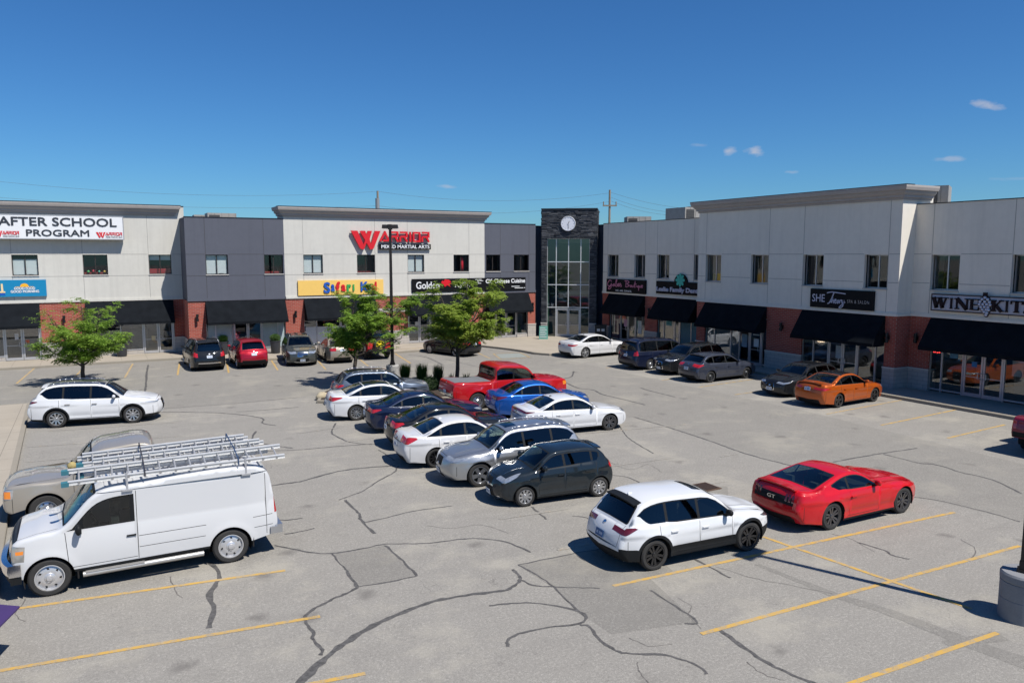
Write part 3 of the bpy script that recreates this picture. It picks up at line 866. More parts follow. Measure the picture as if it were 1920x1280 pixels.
def letters(parent, f, s, a, b, c, e, d, mat, bold=0.0, shear=0.0, thick=.012, space=1.0, slope=0.0, name='lettering', cross=None):
    vs, fs = text_geo(s, 0.0, shear, space); bold = abs(bold)
    x0, x1 = vs[:, 0].min(), vs[:, 0].max(); y0, y1 = vs[:, 1].min(), vs[:, 1].max()
    P = [((x - x0) / (x1 - x0), (y - y0) / (y1 - y0)) for x, y in vs[:, :2]]
    m = MB(); bb = bold * (e - c) / (y1 - y0)
    offs = [(0, 0)] if bold < .004 else [(0, 0), (bb, 0), (-bb, 0), (0, bb), (0, -bb), (bb * .7, bb * .7), (-bb * .7, bb * .7), (bb * .7, -bb * .7), (-bb * .7, -bb * .7)]
    a, b, c, e = a + (bb if len(offs) > 1 else 0), b - (bb if len(offs) > 1 else 0), c + (bb if len(offs) > 1 else 0), e - (bb if len(offs) > 1 else 0)
    for k, (ox, oy) in enumerate(offs):
        extrude_2d(m, P, fs, lambda x, y, t: f(a + (b - a) * x + ox, d + t + (k * .0006 if t else 0), c + (e - c) * y + oy + slope * x), thick)
    return m.build(name, mat, parent)
def poly(parent, f, pts, d, mat, name, thick=.03):
    """flat cut-out with thickness on the wall: pts (s,z)"""
    vs = [Vector(p) for p in pts]; n = len(pts)
    out = delaunay_2d_cdt(vs, [(i, (i + 1) % n) for i in range(n)], [], 1, 1e-5)
    m = MB(); extrude_2d(m, [tuple(v) for v in out[0]], [tuple(x) for x in out[2]], lambda x, y, t: f(x, d + t, y), thick)
    return m.build(name, mat, parent)
def stroke(mb, f, pts, w, d, thick=.03):
    P = [Vector(p) for p in pts]
    if len(P) > 2:
        Q = [P[0]] + P + [P[-1]]; out = []
        for i in range(1, len(Q) - 2):
            for k in range(5):
                t = k / 5; a, b, c, e = Q[i - 1], Q[i], Q[i + 1], Q[i + 2]
                out.append(.5 * ((2 * b) + (c - a) * t + (2 * a - 5 * b + 4 * c - e) * t * t + (3 * b - a - 3 * c + e) * t ** 3))
        out.append(P[-1]); P = out
    L = []; Rr = []
    for i, p in enumerate(P):
        t = (P[min(i + 1, len(P) - 1)] - P[max(i - 1, 0)])
        t = t.normalized() if t.length > 1e-6 else Vector((1, 0)); nn = Vector((-t.y, t.x)) * w / 2
        L.append(p + nn); Rr.append(p - nn)
    for i in range(len(P) - 1):
        mb.face([f(*_sd(x, d + thick)) for x in (L[i], Rr[i], Rr[i + 1], L[i + 1])])
        mb.face([f(*_sd(x, y)) for x, y in ((L[i], d), (L[i], d + thick), (L[i + 1], d + thick), (L[i + 1], d))])
        mb.face([f(*_sd(x, y)) for x, y in ((Rr[i], d), (Rr[i], d + thick), (Rr[i + 1], d + thick), (Rr[i + 1], d))])
def _sd(p, d): return (p[0], d, p[1])

REB = []
def root_at(name, loc, label, cat, group=None):
    """a thing whose parts are laid out in world space; moved onto its own base point at the end"""
    r = empty(name); tag(r, label, cat, group); REB.append((r, Vector(loc))); return r
def kids(o):
    out = []
    for c in ALLK.get(o.name, []): out += [c] + kids(c)
    return out
def rebase_all():
    for o in bpy.data.objects:
        if o.parent: ALLK.setdefault(o.parent.name, []).append(o)
    for r, loc in REB:
        T = Matrix.Translation(-loc)
        seen = set()
        for c in kids(r):
            if c.type == 'MESH' and c.data.name not in seen: c.data.transform(T); seen.add(c.data.name)
        r.location = loc
ALLK = {}
def sign_panel(label, f, a, b, c, e, mat, depth=.12, d0=.01, rim=None, cat='sign', name='shop_sign'):
    r = root_at(name, f((a + b) / 2, d0, c), label, cat)
    m = MB(); fbox(m, f, a, b, d0, d0 + depth, c, e)
    m.build('panel', mat, r)
    if rim:
        m = MB(); t = .05; g0, g1 = d0 - .004, d0 + depth + .012
        fbox(m, f, a - .004, b + .004, g0, g1, c - .004, c + t); fbox(m, f, a - .004, b + .004, g0, g1, e - t, e + .004)
        fbox(m, f, a - .004, a + t, g0 + .002, g1 - .002, c + t, e - t); fbox(m, f, b - t, b + .004, g0 + .002, g1 - .002, c + t, e - t)
        m.build('rim', rim, r)
    return r
# ---------------------------------------------------------------- left wing
FA = Frame((0, AY, 0), (1, 0, 0), (0, -1, 0))
FB = Frame((0, WY, 0), (1, 0, 0), (0, -1, 0))
FE = Frame((EX, 0, 0), (0, -1, 0), (-1, 0, 0))
FF = Frame((FX, 0, 0), (0, -1, 0), (-1, 0, 0))
lw = root_at('retail_building', (10, 60, 0), 'white and slate grey stucco shop wing with brick piers left of the clock tower', 'building')
WT, WB = 6.9, 5.58
B0 = FB.s(349, 500); C0 = FB.s(533, 480); D0 = FB.s(908.5, 480); D1 = FB.s(1004, 480)
def W(f, a, b, va=True, vb=False, y=495, bot=None):
    sa, sb = f.s(a, y), f.s(b, y)
    return (sa, sb, bot or WB, WT, sa if va else None, sb if vb else None)
winA = [W(FA, -128, -74), W(FA, 22, 71.5), W(FA, 155.5, 202), W(FA, 279, 321.5)]
winB = [W(FB, 386, 427.5), W(FB, 495.5, 533 - 2)]
winC = [W(FB, 569, 605.5), W(FB, 669.5, 703.5, False, True), W(FB, 764.5, 795.5), W(FB, 850.5, 879.5, False, True)]
winD = [W(FB, 911.5, 938, False, True), W(FB, 963.5, 991.7, False, True)]
A1 = B0 + .0
block(lw, FA, -16, B0 + .3, 10.18, M_WHITE, winA, M_SEAM, dd=1.9)
block(lw, FB, B0, C0, 9.36, M_GREY, winB, M_SEAMD, dd=12)
block(lw, FB, C0, D0, 10.18, M_WHITE, winC, M_SEAM, dd=1.9)
block(lw, FB, D0, D1, 9.36, M_GREY, winD, M_SEAMD, dd=12)
cornice(lw, FA, -16, B0 - .35, 10.22, ends=(False, True), dd=1.7)
cornice(lw, FB, C0 + .02, D0 - .02, 10.22, dd=1.7)
red = (.32, .03, .035)
for i, w in enumerate(winA): window(lw, FA, *w[:4], blind=[(.0, .2), (.02, .22, 1), None, (.55, .1)][i] if i != 3 else (.72, .02), extra=[None, None, balls_inside, bar_inside(red, .36)][i])
for i, w in enumerate(winB): window(lw, FB, *w[:4], blind=[(.02, .0, 1), None][i], extra=[None, bar_inside(red, .16)][i])
def bag_inside(o, f, a, b, c, e, g):
    m = MB(); x = a + (b - a) * .66; m.lathe([(.01, 0), (.13, .02), (.14, .5), (.12, 1.0), (.03, 1.1)], c=f(x, g - .25, c + .03), n=12)
    m.build('punching_bag', plain('bagred', (.6, .015, .03), .5), o, smooth=True)
for i, w in enumerate(winC): window(lw, FB, *w[:4], blind=[(.0, .0), None, (.0, .05), None][i], extra=[None, bar_inside(red, .10), None, bag_inside][i])
for i, w in enumerate(winD): window(lw, FB, *w[:4], frame=M_ALU if i < 0 else M_BRONZE, extra=None)
# recessed slot between the grey end and the tower
m = MB(); m.mat(M_NAVY)
sD = D1; m.face([FB(sD, 0, .1), FB(sD, -6, .1), FB(sD, -6, 9.3), FB(sD, 0, 9.3)])
m.face([FB(sD, -1.2, .1), FB(sD + 3, -1.2, .1), FB(sD + 3, -1.2, 9.25), FB(sD, -1.2, 9.25)])
m.mat(M_FLASH); fbox(m, FB, sD, sD + 3, -1.6, -1.15, 9.25, 9.32)
m.build('recess_wall', None, lw)
# ground floor
def gS(f, px, y=600, d=0.0): return f.s(px, y, d)
pA0, pA1 = gS(FA, 78, 630), gS(FA, 163, 620)
pier(lw, FA, pA0, pA1)
pier(lw, FA, gS(FA, 328, 620), B0 + .2, back=-.5)
m = MB(); m.mat(M_BRICK); m.face([FB(B0, 0, 1.2), FB(B0, -3.2, 1.2), FB(B0, -3.2, 3.84), FB(B0, 0, 3.84)])
m.mat(M_STONE); m.face([FB(B0 - .03, 0.03, .14), FB(B0 - .03, -3.2, .14), FB(B0 - .03, -3.2, 1.2), FB(B0 - .03, .03, 1.2)])
m.mat(M_CAP); fbox(m, FB, B0 - .06, B0, -3.0, .06, 1.15, 1.22); m.build('brick_return', None, lw)
storefront(lw, FA, -14, pA0, [('g', -14, -11), ('g', -11, -8), ('g', -8, gS(FA, 7, 640)), ('d', gS(FA, 7, 640), pA0 - .03)])
awning(lw, FA, -12, pA0 + .0)
s269 = gS(FA, 269, 640); s328 = gS(FA, 328, 640)
storefront(lw, FA, pA1, s328, [('g', pA1, pA1 + 2.0), ('g', pA1 + 2.0, s269), ('d', s269, s328 - .03)])
awning(lw, FA, pA1, s328)
pB1 = gS(FB, 387, 610); pB2 = gS(FB, 536, 610); pC1 = gS(FB, 571, 610)
pier(lw, FB, B0 + .001, pB1)
storefront(lw, FB, pB1, pB2, [('g', pB1, gS(FB, 404)), ('g', gS(FB, 404), gS(FB, 436)), ('d', gS(FB, 437), gS(FB, 492)), ('g', gS(FB, 492), gS(FB, 521)), ('g', gS(FB, 521), pB2)])
awning(lw, FB, pB1, pB2)
pier(lw, FB, pB2, pC1)
pC2 = gS(FB, 703, 600); pC3 = gS(FB, 765, 600)
sf = storefront(lw, FB, pC1, pC2, [('g', pC1, pC1 + .9), ('g', pC1 + .9, pC1 + 2.6), ('d', pC1 + 2.6, pC1 + 4.3), ('g', pC1 + 4.3, pC2)])
awning(lw, FB, pC1, pC2)
m = MB(); fbox(m, FB, pC1 + .1, pC2 - .1, -.13, -.12, .5, 1.75); m.build('window_film', M_POSTER, sf)
for a, b in ((pB1 + .1, gS(FB, 436) - .05), (gS(FB, 492) + .05, gS(FB, 521) - .05), (gS(FB, 521) + .05, pB2 - .1)):
    m = MB(); fbox(m, FB, a, b, -.13, -.12, .5, 2.3); m.build('window_film', plain('pale_film', (.33, .40, .41), .3, var=.3, vs=2), lw)
pier(lw, FB, pC2, pC3, band=2.62)
pC4 = gS(FB, 880, 600); pC5 = gS(FB, 913, 600)
storefront(lw, FB, pC3, pC4, [('d', pC3, gS(FB, 809, 600)), ('g', gS(FB, 809, 600), gS(FB, 845, 600)), ('g', gS(FB, 845, 600), pC4)])
awning(lw, FB, pC3, pC4)
pier(lw, FB, pC4, pC5)
pD2 = gS(FB, 990, 600)
storefront(lw, FB, pC5, pD2, [('g', pC5, gS(FB, 930, 600)), ('d', gS(FB, 930, 600), gS(FB, 970, 600)), ('g', gS(FB, 970, 600), pD2)])
awning(lw, FB, pC5 - .2, pD2)
pier(lw, FB, pD2, D1)

# ---------------------------------------------------------------- clock tower
TP = Vector((34.55, 53.25, 0)); tu = Vector((.80, -.60, 0)).normalized(); tn = Vector((-.60, -.80, 0)).normalized()
FT = Frame(TP, tu, tn)
tw = root_at('clock_tower', TP, 'tall black stacked stone entrance tower with round white clock over a full height glass wall', 'tower')
t0, t1 = FT.s(1015.5, 520), FT.s(1118, 520); ZT = 10.55
g0, g1 = FT.s(1025.5, 520), FT.s(1105, 520); gz = FT.z(1066, 447)
m = MB(); m.mat(plain('tower_core', (.03, .032, .036), .9))
wall(m, FT, t0, t1, .1, ZT, [(g0, g1, .14, gz)], depth=.3)
for s in (t0, t1): m.face([FT(s, 0, .1), FT(s, -5.5, .1), FT(s, -5.5, ZT), FT(s, 0, ZT)])
m.face([FT(t0, -5.5, .1), FT(t1, -5.5, .1), FT(t1, -5.5, ZT), FT(t0, -5.5, ZT)])
m.face([FT(t0, 0, ZT), FT(t1, 0, ZT), FT(t1, -5.5, ZT), FT(t0, -5.5, ZT)])
m.mat(M_FLASH); fbox(m, FT, t0 - .05, t1 + .05, -5.5, .12, ZT + .002, ZT + .10)
m.build('wall', None, tw)
m = MB(); m.mat(M_LEDGE)     # individual split-face stones, each with its own projection
rs = random.Random(3)
LM = [plain('ledgestone_%d' % i, c, .75, var=.35, vs=5) for i, c in enumerate([(.030, .033, .040), (.052, .056, .064), (.085, .088, .096), (.020, .022, .027)])]
def ledge(m, f, a, b, za, zb, d=0.0):
    z = za
    while z < zb - .01:
        h = min(rs.choice((.05, .07, .09, .12)), zb - z)
        s = a
        while s < b - .01:
            w = min(rs.uniform(.16, .62), b - s)
            if b - s - w < .08: w = b - s
            m.mat(rs.choice(LM[:2] + LM[:3] + LM[3:]))
            fbox(m, f, s, s + w - .006, d - .01, d + rs.uniform(.02, .085), z, z + h - .006)
            s += w
        z += h
ledge(m, FT, t0, g0, 1.3, gz); ledge(m, FT, g1, t1, 1.3, gz); ledge(m, FT, t0, t1, gz, ZT)
FTR = Frame(FT(t1, 0, 0), -tn, tu); ledge(m, FTR, 0, 1.6, 1.3, ZT)
FTL = Frame(FT(t0, 0, 0), tn, -tu); ledge(m, FTL, -1.6, 0, 1.3, ZT)
m.build('stone_cladding', None, tw)
for a, b in ((t0 - .03, g0), (g1, t1 + .03)):
    m = MB(); m.mat(M_STONE); fbox(m, FT, a, b, -.3, .1, .14, 1.22); m.mat(M_CAP); fbox(m, FT, a - .02, b + .003, -.3, .13, 1.22, 1.3); m.build('stone_base', None, tw)
zr = [.15, FT.z(1066, 576.5), FT.z(1066, 534), FT.z(1066, 491), gz]
sm = [g0, FT.s(1042.5, 520), FT.s(1065.5, 520), FT.s(1088.5, 520), g1]
m = MB(); gd = -.22
for z in zr[1:]: fbox(m, FT, g0, g1, gd - .05, gd + .06, z - .035, z + .035)
for s in sm: fbox(m, FT, s - .035, s + .035, gd - .046, gd + .056, (zr[1] if s == sm[2] else zr[0]), gz)
cw = m.build('curtain_wall', plain('pale_mullion', (.62, .63, .63), .4, metal=.3), tw)
M_TGL = glass('tower_glass', (.62, .76, .72), 1.5, .01, .85)
m = MB()
for i in range(4):
    for j in range(1, 4):
        m.face([FT(sm[i], gd, zr[j]), FT(sm[i + 1], gd, zr[j]), FT(sm[i + 1], gd, zr[j + 1]), FT(sm[i], gd, zr[j + 1])])
for i in (0, 3): m.face([FT(sm[i], gd, .15), FT(sm[i + 1], gd, .15), FT(sm[i + 1], gd, zr[1]), FT(sm[i], gd, zr[1])])
m.build('pane', M_TGL, cw)
door(tw, FT, sm[1] + .04, sm[3] - .04, .17, zr[1] - .12, gd, 2)
m = MB(); m.mat(plain('lobby_wall', (.30, .37, .33), .8, var=.2, vs=1)); m.face([FT(g0, -5.3, .16), FT(g1, -5.3, .16), FT(g1, -5.3, gz), FT(g0, -5.3, gz)])
m.mat(plain('lobby_side', (.6, .62, .56), .8)); m.face([FT(g1, gd - .06, .16), FT(g1, -5.3, .16), FT(g1, -5.3, gz), FT(g1, gd - .06, gz)])
m.mat(plain('lobby_green', (.15, .27, .22), .8)); m.face([FT(g0, gd - .06, .16), FT(g0, -5.3, .16), FT(g0, -5.3, gz), FT(g0, gd - .06, gz)])
m.mat(plain('lobby_floor', (.2, .18, .15), .5)); m.face([FT(g0, gd - .06, .162), FT(g1, gd - .06, .162), FT(g1, -5.3, .162), FT(g0, -5.3, .162)])
m.mat(M_CAP); fbox(m, FT, g0 + .01, g1 - .01, -5.2, -3.0, 3.5, 3.8); fbox(m, FT, g0 + .01, g1 - .01, -5.2, -2.8, gz - .35, gz - .02)
m.mat(M_ALU); m.tube([FT(g0 + .1, -1.4, 4.4), FT(g1 - .6, -1.4, 2.4)], .03); m.tube([FT(g0 + .1, -3.1, 4.6), FT(g1 - .1, -3.1, 4.6)], .03)
for i in range(9):
    fbox(m, FT, g0 + .15 + i * .36, g0 + .5 + i * .36, -2.4, -1.5, 3.6 - i * .2, 3.66 - i * .2)
m.build('lobby', None, tw)
cs, cz = FT.at(1065.5, 419.5); cr = .60
ck = root_at('wall_clock', FT(cs, .1, cz - cr), 'round white clock face with thin dark hands on the black stone tower', 'clock')
m = MB()
NN = 40
m.mat(plain('clock_rim', (.55, .56, .58), .4))
pr = [(.0, .10), (cr - .03, .10), (cr, .12), (cr, .17), (cr - .04, .19), (cr - .05, .175)]
vs = []
def disc(m, f, s, z, prof, n=40):
    vs = []
    for r, d in prof:
        for i in range(n):
            t = 2 * PI * i / n; vs.append(f(s + r * math.cos(t), d, z + r * math.sin(t)))
    fs = []
    for k in range(len(prof) - 1):
        for i in range(n):
            j = (i + 1) % n; fs.append((k * n + i, k * n + j, (k + 1) * n + j, (k + 1) * n + i))
    m.raw(vs, fs)
disc(m, FT, cs, cz, [(cr - .04, .08), (cr, .08), (cr, .17), (cr - .04, .19), (cr - .045, .16)])
m.build('rim', None, ck)
m = MB(); disc(m, FT, cs, cz, [(.0005, .165), (cr - .04, .165)]); dl = m.build('dial', plain('clock_dial', (.74, .75, .80), .4, var=.02), ck)
m = MB()
for k in range(12):
    t = k * PI / 6; a, b = cr - .10, cr - .16
    stroke(m, FT, [(cs + a * math.sin(t), cz + a * math.cos(t)), (cs + b * math.sin(t), cz + b * math.cos(t))], .018, .166, .006)
m.build('hour_marks', M_SDARK, ck)
m = MB(); stroke(m, FT, [(cs, cz + .05), (cs + .02, cz - .40)], .024, .175, .01); m.build('minute_hand', M_SDARK, ck)
m = MB(); stroke(m, FT, [(cs - .01, cz - .03), (cs + .10, cz + .20)], .032, .188, .01); m.build('hour_hand', M_SDARK, ck)

# ---------------------------------------------------------------- right wing
rw = root_at('retail_building', (40, 25, 0), 'shaded pale stucco shop wing with brick piers right of the clock tower', 'building')
E0 = FE.s(1131, 480); F0 = FF.s(1309.5, 480); F1 = FF.s(1689.5, 450); E1 = -F0 * 0 + F0 + .2; G0 = F1
RB = 5.18
wE = [W(FE, 1139.5, 1159.7, bot=RB), W(FE, 1189.5, 1209.7, False, True, bot=RB), W(FE, 1232, 1255, bot=RB), W(FE, 1301, 1325, bot=RB)]
wF = [W(FF, 1323.6, 1352, bot=RB), W(FF, 1408, 1441, False, True, bot=RB), W(FF, 1505.7, 1544, bot=RB), W(FF, 1620.7, 1665.3, False, True, bot=RB)]
wG = [W(FE, 1746.5, 1799.5, bot=RB), W(FE, 1898, 1962, bot=RB)]
SE = FE.s(1309.5, 480) + .2
block(rw, FE, E0, SE + .6, 9.36, M_TAN, wE, M_SEAM, side=(True, False))
block(rw, FF, F0, F1, 10.28, M_TAN, wF, M_SEAM, dd=2.4)
block(rw, FE, F1 - .2, F1 + 26, 9.38, M_TAN, wG, M_SEAM, side=(False, True))
cornice(rw, FF, F0, F1, 10.30, dd=2.2)
for i, w in enumerate(wE): window(rw, FE, *w[:4], depth=.30, frame=M_ALU, blind=[None, None, None, None][i])
for i, w in enumerate(wF): window(rw, FF, *w[:4], depth=.30, frame=M_ALU, blind=[None, None, None, None][i], extra=bar_inside((.45, .33, .05), .5) if i == 0 else None)
for i, w in enumerate(wG): window(rw, FE, *w[:4], depth=.30, frame=M_ALU)
m = MB(); m.mat(M_NAVY)   # return walls between tower and right wing
m.face([FE(E0, 0, .1), FE(E0, -4, .1), FE(E0, -4, 9.35), FE(E0, 0, 9.35)])
m.face([FE(E0 - 2.6, -.9, .1), FE(E0 + .01, -.9, .1), FE(E0 + .01, -.9, 9.3), FE(E0 - 2.6, -.9, 9.3)])
m.mat(M_FLASH); fbox(m, FE, E0 - 2.6, E0, -1.3, -.85, 9.3, 9.38)
m.build('recess_wall', None, rw)
# sunlit return of the bumped-out block continues the ledge and brick down to the walk
e1 = FE.s(1142, 590); e2 = FE.s(1209, 600); e3 = FE.s(1232, 600)
pier(rw, FE, E0, e1); pier(rw, FE, e2, e3)
storefront(rw, FE, e1, e2, [('g', e1, FE.s(1161, 610)), ('d', FE.s(1161, 610), FE.s(1190, 610)), ('g', FE.s(1190, 610), e2)], sill=.22)
m = MB(); fbox(m, FE, e1 + .08, FE.s(1158, 610), -.22, -.19, .3, 2.9); m.build('window_film', M_MAG, rw)
storefront(rw, FE, e3, SE, [('g', e3, FE.s(1243, 610)), ('g', FE.s(1243, 610), FE.s(1262, 610)), ('1', FE.s(1262, 610), FE.s(1273, 610)), ('g', FE.s(1273, 610), FE.s(1294, 610)), ('g', FE.s(1294, 610), SE)], sill=.22)
for a, b in ((FE.s(1275, 610), FE.s(1294, 610) - .05), (FE.s(1294, 610) + .05, SE - .05)):
    m = MB(); fbox(m, FE, a, b, -.12, -.10, .3, 2.9); m.build('window_film', M_TEALW, rw)
awning(rw, FE, e1, e2); awning(rw, FE, e3, SE - .05)
f1 = FF.s(1322, 600); f2 = FF.s(1437, 620); f3 = FF.s(1503, 630); f4 = FF.s(1658, 650)
pier(rw, FF, F0, f1); pier(rw, FF, f2, f3); pier(rw, FF, f4, F1, back=-1.0)
q = lambda px, y=640: FF.s(px, y)
storefront(rw, FF, f1, f2, [('g', f1, q(1337)), ('g', q(1337), q(1368)), ('g', q(1368), q(1384)), ('g', q(1384), q(1402)), ('1', q(1402), q(1426)), ('g', q(1426), f2)], sill=.22)
m = MB(); fbox(m, FF, f1 + .05, q(1384) - .05, -.22, -.19, .3, 2.9); m.build('window_film', plain('grey_film', (.27, .29, .31), .7), rw)
storefront(rw, FF, f3, f4, [('g', f3, q(1523)), ('g', q(1523), q(1551)), ('d', q(1551), q(1607)), ('g', q(1607), q(1640)), ('g', q(1640), f4)], sill=.22)
awning(rw, FF, f1, f2); awning(rw, FF, f3, f4)
m = MB(); m.mat(M_BRICK)
Fs = Frame((FX, -F1, 0), (1, 0, 0), (0, -1, 0))
fbox(m, Fs, .012, EX - FX + .05, -.5, .008, 1.225, 3.835)
m.mat(M_STONE); fbox(m, Fs, .07, EX - FX + .02, -.5, .046, .145, 1.145); m.mat(M_CAP); fbox(m, Fs, .10, EX - FX, -.5, .07, 1.15, 1.218)
m.build('brick_return', None, rw)
m = MB(); m.mat(M_TAN); fbox(m, Fs, .002, EX - FX, -.3, .068, 3.822, 3.938); m.build('ledge', None, rw)
Fn = Frame((FX, -F0, 0), (-1, 0, 0), (0, 1, 0))
g1_ = FE.s(1741, 680)
pier(rw, FE, F1 - .0, g1_)
q2 = lambda px, y=700: FE.s(px, y)
gE = F1 + 24
storefront(rw, FE, g1_, gE, [('g', g1_, q2(1762)), ('g', q2(1762), q2(1802)), ('d', q2(1802), q2(1880)), ('g', q2(1880), q2(1880) + 3.0), ('g', q2(1880) + 3.0, q2(1880) + 6)], sill=.22)
awning(rw, FE, g1_, q2(1880) + 6.2)
pier(rw, FE, gE, F1 + 26)
m = MB(); fbox(m, FE, q2(1893), q2(1915), -.20, -.18, 1.4, 2.5); m.build('notice', M_POSTER, rw)
m = MB(); fbox(m, FF, q(1411), q(1420), -.125, -.11, 1.3, 1.8); fbox(m, FF, q(1409), q(1421), -.125, -.11, 2.0, 2.08); m.build('notice', M_POSTER, rw)
m = MB(); fbox(m, FA, gS(FA, 285, 642), gS(FA, 293, 642), -.12, -.10, 1.05, 1.35); m.build('notice', plain('poster_cream', (.65, .55, .32), .7), lw)

for par, fr_, px0, px1, z0, z1, col in ((lw, FA, 28, 35, 1.5, 1.9, (.6, .6, .6)), (lw, FA, 48, 55, 1.25, 1.45, (.55, .12, .05)), (lw, FB, 780, 786, 1.5, 1.8, (.55, .55, .5)), (lw, FB, 826, 838, .8, 1.5, (.2, .3, .35)),
        (lw, FB, 952, 958, 1.5, 1.8, (.6, .58, .5)), (rw, FE, 1167, 1173, 1.3, 1.9, (.55, .3, .4)), (rw, FE, 1193, 1200, .9, 1.9, (.5, .52, .5)), (rw, FE, 1246, 1256, 1.8, 2.4, (.1, .3, .32)),
        (rw, FF, 1388, 1398, 1.2, 2.0, (.25, .33, .38)), (rw, FF, 1508, 1518, .5, .9, (.5, .5, .45)), (rw, FF, 1565, 1575, 1.3, 2.0, (.3, .35, .38)), (rw, FE, 1822, 1832, 1.6, 1.85, (.05, .18, .4)), (rw, FE, 1780, 1795, 1.9, 2.3, (.08, .22, .35)), (rw, FE, 1890, 1912, 2.52, 2.8, (.1, .15, .4))):
    m = MB(); fbox(m, fr_, fr_.s(px0, 640), fr_.s(px1, 640), -.128, -.122, z0, z1); m.build('poster', plain('poster_%d_%d' % (px0, px1), col, .7, var=.4, vs=12), par)
# ---------------------------------------------------------------- signs
def warrior(parent, f, x0, x1, z0, z1, d, red, small_bg, thick=.10, small=True):
    """red winged W running into ARRIOR, with a strip of small letters under it"""
    w = x1 - x0; h = z1 - z0
    X = lambda u: x0 + u * w
    Z = lambda v: z0 + v * h
    ww = .345
    W_ = [(0, 1), (.075, 1), (.145, .30), (.175, .62), (.115, 1), (.205, 1), (.215, .93), (.235, 1), (.245, 1), (.17 + .06, .55), (.235, .28), (.29, 1), (.355, 1), (.265, .06), (.225, .0), (.185, .42), (.15, .02), (.11, .0), (.085, .10)]
    W_ = [(0, 1), (.078, 1), (.150, .24), (.170, .50), (.108, .97), (.125, 1), (.172, 1), (.188, .78), (.205, 1), (.255, 1), (.225, .55), (.240, .24), (.290, 1), (.360, 1), (.272, .05), (.250, 0), (.226, 0), (.188, .36), (.152, 0), (.128, 0), (.105, .06)]
    poly(parent, f, [(X(u), Z(v)) for u, v in W_], d, red, 'winged_letter', thick)
    m = MB(); t = h * .10
    a0 = .355; cell = [(0, 1.05), (1.05, 1), (2.05, 1), (3.05, .42), (3.47, 1), (4.47, 1.0)]; lw_ = (1 - a0) / 5.47
    zt, zb = .97, .42
    def L(k, segs):
        for s in segs: stroke2(m, f, [(X(a0 + (cell[k][0] + (.10 + u * .80) * cell[k][1]) * lw_), Z(zb + v * (zt - zb))) for u, v in s], t, d, thick)
    L(0, [[(-.1, 0.05), (.5, .95), (1.0, .05)], [(.2, .12), (.9, .12)]])
    Rr = [[(0, 0), (0, .55)], [(0, .95), (.9, .95), (.9, .52), (.05, .52)], [(.6, .5), (.95, 0)]]
    L(1, Rr); L(2, Rr)
    L(3, [[(.5, 0), (.5, 1.02)]])
    L(4, [[(.05, .07), (.05, .93), (.9, .93), (.9, .07), (-.0, .07)]])
    L(5, Rr)
    m.build('lettering', red, parent)
    if small:
        if small_bg:
            m = MB(); fbox(m, f, X(.345), X(1.01), d, d + thick * .5, Z(.0), Z(.30)); m.build('backing', small_bg, parent)
        letters(parent, f, 'MIXED MARTIAL ARTS', X(.37), X(.99), Z(.05), Z(.25), d + thick * .5 + .004, M_SWHITE if small_bg else M_SDARK, bold=.02, thick=.02 if small_bg else .004)
def stroke2(mb, f, pts, w, d, thick):
    """angular stroke: straight segments with square joints"""
    for i in range(len(pts) - 1):
        p, q = Vector(pts[i]), Vector(pts[i + 1]); t = (q - p).normalized(); nn = Vector((-t.y, t.x)) * w / 2
        p = p - t * (w / 2 if i else 0); q = q + t * (w / 2 if i < len(pts) - 2 else 0)
        k = .0015 * i
        a, b, c, e = p + nn, q + nn, q - nn, p - nn
        vs = [f(*_sd(x, y)) for y in (d, d + thick + k) for x in (a, b, c, e)]
        mb.raw(vs, [(0, 1, 2, 3), (4, 5, 6, 7), (0, 1, 5, 4), (1, 2, 6, 5), (2, 3, 7, 6), (3, 0, 4, 7)])

D_ = .55
a, b = FA.s(-22, 430, D_), FA.s(232, 430, D_); zt_ = FA.z(200, 405, D_); zb_ = FA.z(200, 449.5, D_)
sg = sign_panel('wide white board reading AFTER SCHOOL PROGRAM high on the leftmost white block', FA, a, b, zb_, zt_, M_SWHITE, depth=.40, d0=.15, rim=plain('sign_rim_grey', (.30, .31, .33), .5))
k = lambda px, y=430: FA.s(px, y, D_)
zz = lambda px, y: FA.z(px, y, D_)
letters(sg, FA, 'AFTER SCHOOL', k(-4, 415), k(218.5, 415), zz(110, 424.3), zz(110, 407.8), .56, M_SDARK, bold=.022)
letters(sg, FA, 'PROGRAM', k(49, 440), k(167.5, 440), zz(110, 443.3), zz(110, 430.6), .56, M_SDARK, bold=.022)
warrior(sg, FA, k(180, 440), k(229.5, 440), zz(205, 446.0), zz(205, 435.5), .56, M_RED, None, thick=.012)
warrior(sg, FA, k(-13, 440), k(36.5, 440), zz(12, 444.5), zz(12, 433.0), .56, M_RED, None, thick=.012)

D_ = .12
a, b = FA.s(-95, 540, D_), FA.s(87, 540, D_)
sg = sign_panel('cyan blue restaurant sign with orange rising sun reading GOOD FOOD GOOD MORNING', FA, a, b, FA.z(60, 555.5, D_), FA.z(60, 524.5, D_), M_CYAN, depth=.14)
k = lambda px, y=540: FA.s(px, y, .16)
zz = lambda px, y: FA.z(px, y, .16)
letters(sg, FA, 'GOOD FOOD', k(26), k(66), zz(45, 543), zz(45, 538), .152, M_SWHITE, bold=.03)
letters(sg, FA, 'GOOD MORNING', k(19.5), k(73), zz(45, 548.8), zz(45, 543.8), .152, M_SWHITE, bold=.03)
c_, z_ = k(46), zz(46, 537); rr = (k(54) - k(38)) / 2
poly(sg, FA, [(c_ + rr * math.cos(t * PI / 12), z_ + rr * .85 * math.sin(t * PI / 12)) for t in range(13)], .152, M_SUNY, 'rising_sun', .012)
m = MB(); fbox(m, FA, k(29), k(63), .152, .162, z_ - .03, z_ - .005); m.build('horizon_line', M_SUNY, sg)
